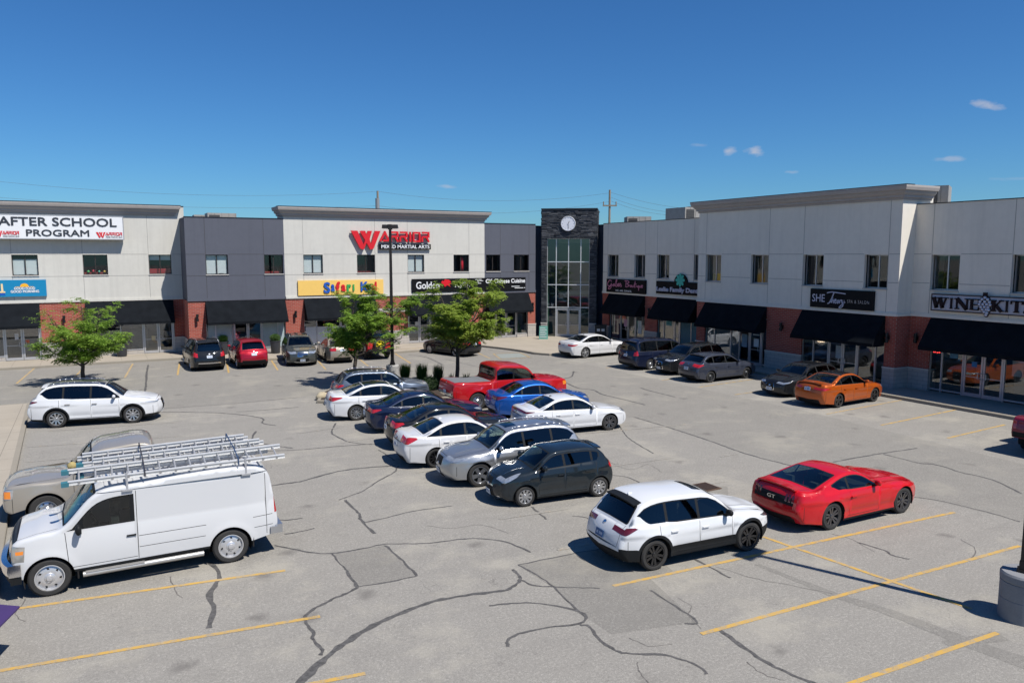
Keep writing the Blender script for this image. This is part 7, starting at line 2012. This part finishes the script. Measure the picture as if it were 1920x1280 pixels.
def arcbar(xe, sgnx, z0, z1, mat, name, dpt=.10, wrap=.42):
    m = MB(); n = 17; hw = .98; V_ = []
    for i in range(n):
        t = -1 + 2 * i / (n - 1); y = t * (hw + .02); xo = .16 * (1 - abs(t) ** 3)
        if abs(t) > .92: xo -= .0
        for (dx, z) in ((xo + dpt, z0 + .04), (xo + dpt + .015, (z0 + z1) / 2), (xo + dpt, z1 - .02), (xo, z1), (xo, z0)):
            V_.append((tf(xe) + sgnx * (dx - .02), y, z))
    for i in range(n - 1):
        for j in range(5): m.f.append((i * 5 + j, i * 5 + (j + 1) % 5, (i + 1) * 5 + (j + 1) % 5, (i + 1) * 5 + j)); m.m.append(0)
    m.v = V_; m.f += [tuple(range(5)), tuple(range((n - 1) * 5, n * 5))]; m.m += [0, 0]
    for s in (-1, 1):
        m.box((tf(xe) - sgnx * wrap, s * (hw + .02) - .03, z0 + .01), (tf(xe) + sgnx * .07, s * (hw + .02) + .01, z1 - .01))
    return m.build(name, mat, vr, smooth=True, angle=35)
arcbar(.24, 1, .52, .78, M_CHROME, 'front_bumper', .10, .14)
arcbar(.26, 1, .36, .515, M_TRIM, 'front_valance', .06, .12)
m = MB(); m.box((tf(5.52), -.93, .50), (tf(5.36), .93, .70)); m.box((tf(5.40), -.985, .52), (tf(5.24), .985, .68)); m.build('rear_bumper', M_ALLOY, vr)
for s in (-1, 1):
    m = MB(); y0 = s * 1.03
    m.cyl((tf(1.45), y0, .36), (tf(3.78), y0, .36), .055, n=10); m.box((tf(2.6), y0 - .055, .40), (tf(1.5), y0 + .055, .418)); 
    for x in (1.7, 2.6, 3.5): m.box((tf(x) - .03, min(s * .75, y0), .34), (tf(x) + .03, max(s * .75, y0), .37))
    m.build('running_board', plain('tube_step', (.45, .44, .42), .4, metal=.5), vr, smooth=True, angle=40)
    m = MB(); m.box((tf(4.36 + .50), s * .74, .30), (tf(4.36 + .47), s * 1.0, .62)); m.box((tf(.86 + .52), s * .74, .28), (tf(.86 + .49), s * 1.0, .6)); m.build('mud_flap', M_BLACKM, vr)
m = MB()
def roofp(u, v, dz=.008):
    c = VD['Sm'](np.array([[VD['uS'](u), v]]))[0]; return (tf(c[0]), c[1], c[2] + dz)
for u in np.linspace(6.25, 7.95, 11): m.tube([roofp(u, v) for v in np.linspace(-.86, .86, 9)], .018, 6)
for v in (-.86, .86): m.tube([roofp(u, v) for u in np.linspace(6.1, 8.0, 12)], .018, 6)
m.build('roof_ribs', plain('roof_rib_white', (.48, .48, .48), .6), vr)
zr_ = 2.24
m = MB()
for x in (2.35, 4.75):
    m.tube([(tf(x), -.95, 2.0), (tf(x), -.93, zr_ + .12)], .024); m.tube([(tf(x), .95, 2.0), (tf(x), .93, zr_ + .12)], .024)
    m.box((tf(x) - .025, -.95, zr_ - .04), (tf(x) + .025, .95, zr_ - .0))
    for s in (-1, 1): m.box((tf(x) - .10, s * .97 - .05, 1.97), (tf(x) + .10, s * .97 + .03, 2.01))
m.build('roof_rack', M_ALU, vr)
def ladder(label, y0, y1, xa, xb, z, tilt, feet=True, step=.305, rise=.0):
    """aluminium extension ladder on the rack, leaning a little to one side so its rungs show"""
    h = R(180.5); c, s = math.cos(h), math.sin(h)
    def tw(x, y, zz): X = tf(x); return (vp[0] + X * c - y * s, vp[1] + X * s + y * c, zz + tilt * (x - xa) + rise * (y1 - y) / (y1 - y0))
    r = root_at('ladder', tw((xa + xb) / 2, (y0 + y1) / 2, z), label, 'ladder', 'ladders on the van roof')
    for y in (y0, y1):
        m = MB(); m.box((xa, y - .010, z), (xb, y + .010, z + .072), tw); m.box((xa, y - .026, z + .066), (xb, y + .026, z + .078), tw); m.box((xa, y - .026, z - .003), (xb, y + .026, z + .008), tw)
        m.build('rail', M_LAD, r)
    x = xa + .2
    while x < xb - .1:
        m = MB(); m.cyl(tw(x, y0 - .03, z + .038), tw(x, y1 + .03, z + .038), .019, n=6); m.cyl(tw(x, y1 + .028, z + .038), tw(x, y1 + .034, z + .038), .026, n=8)
        m.build('rung', M_RUNG, r); x += step
    if feet:
        for y in (y0, y1):
            m = MB(); m.box((xa - .12, y - .035, z - .02), (xa + .02, y + .035, z + .07), tw); m.build('foot', plain('teal_foot', (.03, .14, .18), .7), r)
    return r
M_RUNG = plain('ladder_rung', (.42, .42, .42), .45, metal=.4)
M_LAD = plain('ladder_aluminium', (.62, .62, .61), .4, metal=.35, var=.15, vs=5)
ladder('long aluminium ladder with teal feet on the near side of the van roof', .45, .92, 1.28, 5.62, zr_, .004, rise=.13)
ladder('extension ladder with teal feet lying in the middle of the van rack', -.06, .38, 1.55, 5.35, zr_ + .01, .01, rise=.11)
ladder('upper section stacked on the middle ladder of the van rack', -.04, .36, 1.75, 5.25, zr_ + .075, .01, feet=False, rise=.11)
ladder('far side ladder lying lowest behind the middle ladders of the van rack', -.66, -.18, 1.45, 5.10, zr_ + .01, .012, feet=False, rise=.11)
ladder('far side upper ladder section, highest of all on the van rack', -.63, -.21, 1.55, 5.0, zr_ + .085, .012, feet=False, rise=.11)
for x in (2.7, 4.6):
    st = root_at('tie_strap', (vp[0], vp[1], zr_), {2.7: 'dark strap tying the van ladders down near the windscreen end', 4.6: 'blue strap tying the van ladders down near the rear'}[x], 'strap')
    m = MB(); h = R(180.5); c, s_ = math.cos(h), math.sin(h)
    P_ = [(-.75, zr_ - .02), (-.68, zr_ + .36), (-.2, zr_ + .30), (.38, zr_ + .24), (.95, zr_ + .12), (.98, zr_ - .02)]
    m.tube([(vp[0] + tf(x) * c - y * s_, vp[1] + tf(x) * s_ + y * c, z) for y, z in P_], .014, 5); m.build('strap', plain('strap_%s' % x, (.02, .05, .12) if x > 4 else (.03, .03, .04), .8), st)
h = R(180.5)
m = MB(); q = (vp[0] + tf(1.35) * math.cos(h) + .4 * math.sin(h), vp[1] + tf(1.35) * math.sin(h) - .4 * math.cos(h), zr_ + .0)
bd = empty('broom_head', (q[0], q[1], q[2])); tag(bd, 'yellow straw broom head lying at the front of the van ladders', 'broom')
m.lathe([(.001, .0), (.07, .01), (.10, .07), (.08, .13), (.02, .17)], n=14); m.build('bristles', plain('straw', (.36, .29, .12), .9, var=.4, vs=25, bmp=.8), bd, smooth=True)
m = MB(); m.cyl((0, 0, .04), (2.2, -.05, .12), .014, n=6); m.build('handle', M_WOODP, bd)
# ---------------------------------------------------------------- trees: tapered limbs, leaf sprays on every twig
def mk_leaf(name, c1, c2, c3):
    m, nt, bs, out = new_mat(name)
    v = coords(nt)
    n = noise(nt, v, 1.3, 3); n2 = noise(nt, v, 14, 2)
    c = mix(nt, ramp(nt, n, [(.35, .0), (.65, 1.0)]), c1, c2)
    c = mix(nt, ramp(nt, n2, [(.55, .0), (.7, .8)]), c, c3)
    nt.links.new(c, bs.inputs['Base Color'])
    bs.inputs['Roughness'].default_value = .6
    tr = nt.nodes.new('ShaderNodeBsdfTranslucent'); nt.links.new(mix(nt, .5, c, (.20, .30, .02)), tr.inputs[0])
    ms = nt.nodes.new('ShaderNodeMixShader'); ms.inputs[0].default_value = .5
    nt.links.new(bs.outputs[0], ms.inputs[1]); nt.links.new(tr.outputs[0], ms.inputs[2]); nt.links.new(ms.outputs[0], out.inputs['Surface'])
    return m
M_LEAF = mk_leaf('locust_leaf', (.20, .36, .05), (.30, .46, .065), (.40, .50, .11))
M_LEAF2 = mk_leaf('locust_leaf_yellowing', (.25, .37, .05), (.37, .47, .075), (.46, .48, .12))
M_BARK = plain('bark', (.060, .048, .038), .95, var=.4, vs=10, bmp=.8)
def tree(label, base, H, rx, seed, leafm, th=1.9, squash=.5, sparse=None, dens=1.0, lean=0.0, cz=None, cx=0.0):
    r = random.Random(seed)
    root = empty('honey_locust_tree', (base[0], base[1], 0)); tag(root, label, 'tree')
    tb = MB(); lf = MB()
    def limb(p, q, r0, r1, n=6, wob=.06):
        pts = [p.lerp(q, i / 4) + Vector((r.uniform(-1, 1), r.uniform(-1, 1), r.uniform(-.5, .5))) * wob * (1 if 0 < i < 4 else 0) for i in range(5)]
        for i in range(4): tb.cyl(pts[i], pts[i + 1], r0 + (r1 - r0) * i / 4, r0 + (r1 - r0) * (i + 1) / 4, n, caps=(i == 3))
        return pts
    def leaf(c, d, up, ln, wd):
        s = d.cross(up); s = s.normalized() * wd if s.length > 1e-4 else Vector((wd, 0, 0))
        lf.face([c - s * .5, c + d * ln * .5 - s, c + d * ln, c + d * ln * .5 + s])
    def spray(p, d, ln, k):
        """a drooping compound frond"""
        d = d.normalized(); cur = p.copy(); n = 7
        for i in range(n):
            dd = (d + Vector((0, 0, -.10 * i))).normalized(); cur = cur + dd * ln / n
            side = dd.cross(Vector((0, 0, 1)))
            if side.length < .05: side = Vector((1, 0, 0))
            side.normalize()
            for sg in (-1, 1):
                if r.random() < .9:
                    ld = (side * sg + dd * r.uniform(.1, .7) + Vector((0, 0, r.uniform(-.5, .25)))).normalized()
                    leaf(cur + Vector((r.uniform(-1, 1), r.uniform(-1, 1), r.uniform(-1, 1))) * .02, ld, Vector((r.uniform(-.5, .5), r.uniform(-.5, .5), 1)), r.uniform(.07, .13) * k, r.uniform(.014, .026) * k)
    top = Vector((lean, 0, th))
    tp = limb(Vector((0, 0, 0)), top, .115, .085, 10, .03)
    cz = cz or (th + (H - th) * .42)
    nl = 10
    for i in range(nl):
        a = 2 * PI * i / nl + r.uniform(-.35, .35)
        lvl = ((i * 3) % 4) / 3
        R_ = rx * r.uniform(.62, .85) * (1.0 - .16 * lvl)
        zt = th + (H - th) * (.18 + .52 * lvl + r.uniform(-.05, .1))
        q = Vector((lean + cx * .877 + R_ * math.cos(a), -cx * .48 + R_ * math.sin(a), zt))
        st = tp[3].lerp(top, r.random())
        lim = limb(st, q, .055, .022, 6, .16)
        for j in range(9):
            u = .22 + .78 * j / 8
            b = lim[0].lerp(lim[-1], u)
            a2 = a + r.uniform(-1.5, 1.5); l2 = rx * r.uniform(.16, .46)
            e = b + Vector((math.cos(a2) * l2, math.sin(a2) * l2, r.uniform(-.12, .75) * (H - th) * .28))
            sub = limb(b, e, .016, .006, 4, .07)
            for k2 in range(6):
                c = b.lerp(e, .25 + .15 * k2); a3 = a2 + r.uniform(-1.3, 1.3); l3 = r.uniform(.2, .5)
                g = c + Vector((math.cos(a3) * l3, math.sin(a3) * l3, r.uniform(-.06, .22)))
                tb.cyl(c, g, .005, .002, 3, caps=False)
                keep = 1.0
                if sparse:
                    keep = sparse(g)
                for s_ in range(int(8 * dens)):
                    if r.random() > keep: continue
                    a4 = a3 + r.uniform(-1.6, 1.6)
                    spray(c.lerp(g, r.random()) + Vector((0, 0, r.uniform(-.03, .07))), Vector((math.cos(a4), math.sin(a4), r.uniform(-.35, .4))), r.uniform(.20, .36), 1.15)
    # leader
    lead = limb(top, Vector((lean + .1 + cx * .7, -cx * .4, H - .35)), .06, .015, 6, .12)
    for j in range(16):
        b = top.lerp(lead[-1], .25 + .75 * j / 15); a2 = r.uniform(0, 2 * PI); l2 = rx * r.uniform(.18, .40) * (1.15 - .6 * j / 15)
        e = b + Vector((math.cos(a2) * l2, math.sin(a2) * l2, r.uniform(.05, .4))); limb(b, e, .014, .005, 4, .05)
        for k2 in range(6):
            c = b.lerp(e, .3 + .14 * k2); a3 = a2 + r.uniform(-1.3, 1.3); g = c + Vector((math.cos(a3), math.sin(a3), r.uniform(-.1, .5))) * r.uniform(.2, .4)
            tb.cyl(c, g, .005, .002, 3, caps=False)
            keep = sparse(g) if sparse else 1
            for s_ in range(int(8 * dens)):
                if r.random() > keep: continue
                a4 = a3 + r.uniform(-1.6, 1.6); spray(c.lerp(g, r.random()), Vector((math.cos(a4), math.sin(a4), r.uniform(-.35, .4))), r.uniform(.20, .36), 1.15)
    tb.build('trunk', M_BARK, root, smooth=True, angle=60)
    me = bpy.data.meshes.new('crown'); me.from_pydata(lf.v, [], lf.f); me.materials.append(leafm); me.update()
    o = bpy.data.objects.new('crown', me); COL.objects.link(o); o.parent = root
    return root
tree('sparse honey locust tree at the left, trunk behind the white crossover', G(157, 722), 4.6, 2.05, 11, M_LEAF, th=1.35, dens=.85, sparse=lambda g: .25 if g.x < -.9 and g.z > 2.6 else (.55 if g.z > 3.4 else 1.0))
tree('bright green spreading honey locust tree beside the lamp post in the island', G(664, 724), 5.35, 2.15, 5, M_LEAF, th=1.9, dens=1.35, lean=.15, cx=1.15, sparse=lambda g: (.04 if (g.x * .877 - g.y * .48) > .75 and g.z < 2.95 else (.35 if g.z < 2.2 else 1.0)))
tree('yellowish green honey locust tree at the right end of the planting island', G(857, 731), 5.75, 1.95, 23, M_LEAF2, th=2.2, dens=1.3, lean=.06, cx=.5, sparse=lambda g: .12 if g.z < 2.75 else (.6 if g.z < 3.0 else 1.0))
# ---------------------------------------------------------------- plants in the island
M_GRS = mk_leaf('ornamental_grass', (.045, .11, .018), (.08, .16, .02), (.14, .18, .04))
M_SHR = mk_leaf('dark_shrub', (.018, .045, .015), (.035, .075, .018), (.06, .10, .02))
M_DRY = mk_leaf('dry_grass', (.20, .17, .09), (.15, .14, .06), (.26, .22, .12))
def tuft(name, label, cat, px, h, rad, n, mat, seed, stem='blades', w=.012):
    r = random.Random(seed); p = G(*px); root = empty(name, p); tag(root, label, cat); m = MB()
    for i in range(n):
        a = r.uniform(0, 2 * PI); q = r.random() ** .5 * rad * .55; b = Vector((math.cos(a) * q, math.sin(a) * q, .1))
        hh = h * r.uniform(.55, 1.0); a2 = a + r.uniform(-.6, .6); t = b + Vector((math.cos(a2) * rad * r.uniform(.2, 1.0), math.sin(a2) * rad * r.uniform(.2, 1.0), hh)) 
        mid = b.lerp(t, .55) + Vector((0, 0, hh * .12)); s = Vector((-math.sin(a2), math.cos(a2), 0)) * w
        m.face([b - s, b + s, mid + s, mid - s]); m.face([mid - s, mid + s, t])
    o = m.build(stem, mat, root); return root
def shrub(label, px, h, rad, n, mat, seed, name='shrub', cat='shrub', z0=.1):
    r = random.Random(seed); p = G(*px) if not isinstance(px, Vector) else px; root = empty(name, p); tag(root, label, cat); m = MB()
    t = MB()
    for i in range(7):
        a = 2 * PI * i / 7; t.cyl((0, 0, z0 - .05), (math.cos(a) * rad * .5, math.sin(a) * rad * .5, z0 + h * .6), .012, .004, 4, caps=False)
    for i in range(n):
        u = r.uniform(-1, 1); a = r.uniform(0, 2 * PI); q = math.sqrt(1 - u * u); rr_ = r.random() ** .33 * r.uniform(.82, 1.08)
        c = Vector((math.cos(a) * q * rad * rr_, math.sin(a) * q * rad * rr_, z0 + h * .5 + u * h * .5 * rr_))
        d = Vector((r.uniform(-1, 1), r.uniform(-1, 1), r.uniform(-.4, 1))).normalized(); s = d.orthogonal().normalized() * .018; d = d * r.uniform(.04, .07)
        m.face([c - s, c + d, c + s, c - d * .5])
    t.build('stems', M_BARK, root); m.build('foliage', mat, root); return root
tuft('grass_clump', 'bright green upright grass clump just right of the lamp base', 'plant', (760, 722), 1.15, .30, 520, M_GRS, 1)
tuft('grass_clump', 'tall darker grass clump in the middle of the island plants', 'plant', (791, 727), 1.25, .30, 560, M_GRS, 2)
tuft('grass_clump', 'rightmost dark upright grass clump of the island', 'plant', (822, 731), 1.3, .26, 520, M_SHR, 3)
tuft('grass_clump', 'small dry grass tuft left of the lamp base', 'plant', (716, 716), .62, .12, 110, M_DRY, 4)
tuft('grass_clump', 'thin dry grass tuft left of the right tree trunk', 'plant', (846, 722), .6, .16, 60, M_DRY, 5)
tuft('grass_clump', 'thin dry grass tuft right of the right tree trunk', 'plant', (874, 720), .55, .2, 60, M_DRY, 6)
shrub('low dark green shrub between the two tall grass clumps', (806, 736), .8, .5, 1500, M_SHR, 7)
shrub('low dark shrub at the front of the island below the tall grass', (790, 740), .55, .5, 1200, M_SHR, 8)
# pale boulder on the tip of the island
rk = root_at('boulder', G(604, 752), 'pale tan boulder lying at the left tip of the planting island', 'rock')
m = MB(); r = random.Random(4); p = G(604, 749, .0)
def blob(m, c, sx, sy, sz, seed, n=14, k=9):
    r = random.Random(seed); ph = [r.uniform(0, 6) for _ in range(6)]; vs = []
    for j in range(k + 1):
        for i in range(n):
            t = PI * j / k; a = 2 * PI * i / n
            f = 1 + .14 * math.sin(2 * a + ph[0]) * math.sin(t) + .10 * math.sin(3 * a + ph[1] + t * 2) + .06 * math.sin(5 * a + ph[2] + t * 3)
            vs.append((c[0] + sx * f * math.sin(t) * math.cos(a), c[1] + sy * f * math.sin(t) * math.sin(a), c[2] + sz * f * math.cos(t)))
    fs = [(j * n + i, j * n + (i + 1) % n, (j + 1) * n + (i + 1) % n, (j + 1) * n + i) for j in range(k) for i in range(n)]
    m.raw(vs, fs)
blob(m, (p.x, p.y, .16), .34, .24, .20, 2); m.build('rock', mk_concrete('boulder_stone', (.42, .36, .25), None, 4), rk, smooth=True)
# planters along the shop fronts
def planter(label, px, ball, seed, col=(.035, .038, .045)):
    p = G(*px, .15); root = empty('planter', p); tag(root, label, 'planter')
    m = MB(); m.lathe([(.001, 0), (.27, .0), (.30, .05), (.34, .80), (.37, .82), (.37, .88), (.33, .88), (.32, .80), (.001, .78)], n=24); m.build('pot', plain('planter_plastic', col, .5), root, smooth=True, angle=40)
    s = shrub(label.replace('dark round pot holding', 'plant growing in'), Vector((p.x, p.y, p.z)), .62, ball, 1500, M_GRS if seed % 2 else M_LEAF, seed, 'potted_shrub', 'shrub', z0=.75)
    s['label'] = {1: 'leafy green bush growing in the pot near the leftmost entrance', 2: 'yellow-green clipped ball bush behind the black minivan', 3: 'round clipped green bush between crimson and olive crossovers', 4: 'bush seen between the olive crossover and champagne sedan'}[seed]
planter('dark round pot on the walk right of the leftmost tree', (229, 668), .36, 1)
planter('dark round pot on the walk between black minivan and crimson crossover', (419, 664), .36, 2)
planter('dark round pot on the walk between crimson and olive crossovers', (517, 662), .36, 3)
# litter bin, A-frame board, cartons
lb = empty('litter_bin', FE(FE.s(1124, 640) - .0, 1.1, .15) if False else G(1126, 637, .15), -.6); tag(lb, 'black two-slot litter bin standing right of the tower entrance', 'bin')
m = MB(); m.box((-.45, -.32, 0), (.45, .32, 1.12)); m.box((-.48, -.35, 1.12), (.48, .35, 1.22)); m.build('body', M_BLACKM, lb)
m = MB(); m.box((-.30, -.335, .72), (-.06, -.322, .92)); m.box((.06, -.335, .72), (.30, -.322, .92)); m.build('slot_flap', M_ALU, lb)
ab = empty('sidewalk_board', G(1019, 635, .15), -.55); tag(ab, 'small green A-frame board standing left of the tower doors', 'sign')
m = MB()
for s in (-1, 1):
    m.raw([(-.36, s * .30, 0), (.36, s * .30, 0), (.33, s * .03, 1.05), (-.33, s * .03, 1.05)], [(0, 1, 2, 3)]); m.raw([(-.36, s * .27, 0), (.36, s * .27, 0), (.33, s * .0, 1.05), (-.33, s * .0, 1.05)], [(0, 1, 2, 3)])
m.build('board', plain('board_green', (.10, .27, .22), .6, var=.15, vs=5), ab)
m = MB()
for i in range(6): m.raw([(-.27, -.272 + i * .036 - .012, .15 + i * .14), (.25 - .1 * (i % 2), -.272 + i * .036 - .012, .15 + i * .14), (.25 - .1 * (i % 2), -.262 + i * .036 - .012, .19 + i * .14), (-.27, -.262 + i * .036 - .012, .19 + i * .14)], [(0, 1, 2, 3)])
m.build('chalk_marks', M_POSTER, ab)
# ---------------------------------------------------------------- lamp posts
def post(label, p, rad, bh, H, conc, pw, rz, hw_):
    r = empty('lamp_post', p, rz); tag(r, label, 'lamp post')
    m = MB(); m.lathe([(.001, 0), (rad, 0), (rad, bh * .44), (rad - .008, bh * .45), (rad - .008, bh * .46), (rad, bh * .47), (rad, bh * .80), (rad - .012, bh * .81), (rad + .006, bh * .84), (rad + .006, bh * .96), (rad - .02, bh), (.001, bh)], n=48)
    for a in (R(-150), R(-50)): m.box((math.cos(a) * rad - .012, math.sin(a) * rad - .012, .02), (math.cos(a) * rad + .012, math.sin(a) * rad + .012, bh * .8))
    m.build('concrete_base', conc, r, smooth=True, angle=30)
    m = MB(); m.box((-pw * 1.5, -pw * 1.5, bh), (pw * 1.5, pw * 1.5, bh + .05)); m.box((-pw * 1.15, -pw * 1.15, bh + .05), (pw * 1.15, pw * 1.15, bh + .22))
    for sx in (-1, 1):
        for sy in (-1, 1): m.cyl((sx * pw * 1.25, sy * pw * 1.25, bh + .05), (sx * pw * 1.25, sy * pw * 1.25, bh + .12), .018, n=6)
    m.build('base_plate', M_BROWN, r)
    m = MB(); k = .72
    V_ = [(s * pw * f, t * pw * f, z) for z, f in ((bh + .05, 1), (H - .1, k)) for s, t in ((-1, -1), (1, -1), (1, 1), (-1, 1))]
    m.raw(V_, [(0, 1, 5, 4), (1, 2, 6, 5), (2, 3, 7, 6), (3, 0, 4, 7), (4, 5, 6, 7)]); m.build('pole', M_BROWN, r)
    m = MB(); a, b, z0, z1 = hw_, .20, H - .16, H + .04
    V_ = [(-a, -b, z0), (a, -b, z0), (a, b, z0), (-a, b, z0), (-a * .94, -b * .85, z1), (a * .94, -b * .85, z1), (a * .94, b * .85, z1), (-a * .94, b * .85, z1)]
    m.raw(V_, [(0, 3, 2, 1), (4, 5, 6, 7), (0, 1, 5, 4), (1, 2, 6, 5), (2, 3, 7, 6), (3, 0, 4, 7)]); m.box((-.09, -b - .01, z0 - .06), (.09, b + .01, z1 + .012)); m.build('lamp_head', M_BROWN, r)
    m = MB(); m.box((-a * .8, -b * .7, z0 - .012), (-.1, b * .7, z0 - .002)); m.box((.1, -b * .7, z0 - .012), (a * .8, b * .7, z0 - .002)); m.build('lens', M_POSTER, r)
post('dark bronze parking lot lamp post on a pale concrete base in the planting island', G(736.5, 716), .34, .95, 8.45, M_CONC, .085, -YAW, .42)
post('dark lamp post on a grey cylindrical base cut by the right edge of the picture', (15.29, 7.60, 0), .41, .92, 7.95, M_CONC2, .085, .3, .42)
# purple fabric corner seen at the lower left
pc = root_at('canopy_tent', G(-60, 1150, 0), 'flat deep purple fabric canopy corner poking in at the lower left edge', 'canopy')
zc_ = .9
a_, b_, c_ = G(37, 1135.5, zc_), G(-140, 1120, zc_), G(-60, 1232, zc_)
m = MB(); d_ = b_ + (c_ - a_)
for z in (0, -.03): m.face([(q.x, q.y, zc_ + z) for q in (a_, b_, d_, c_)])
for p, q in ((a_, b_), (b_, d_), (d_, c_), (c_, a_)): m.face([(p.x, p.y, zc_ - .03), (q.x, q.y, zc_ - .03), (q.x, q.y, zc_), (p.x, p.y, zc_)])
m.build('fabric', plain('purple_fabric', (.045, .022, .11), .8, var=.1), pc)
m = MB()
for q in (b_, d_, c_): m.cyl((q.x * .97 + b_.x * .03, q.y * .97 + b_.y * .03, .0), (q.x * .97 + b_.x * .03, q.y * .97 + b_.y * .03, zc_ - .03), .03)
m.build('legs', M_ALU, pc)
rebase_all()
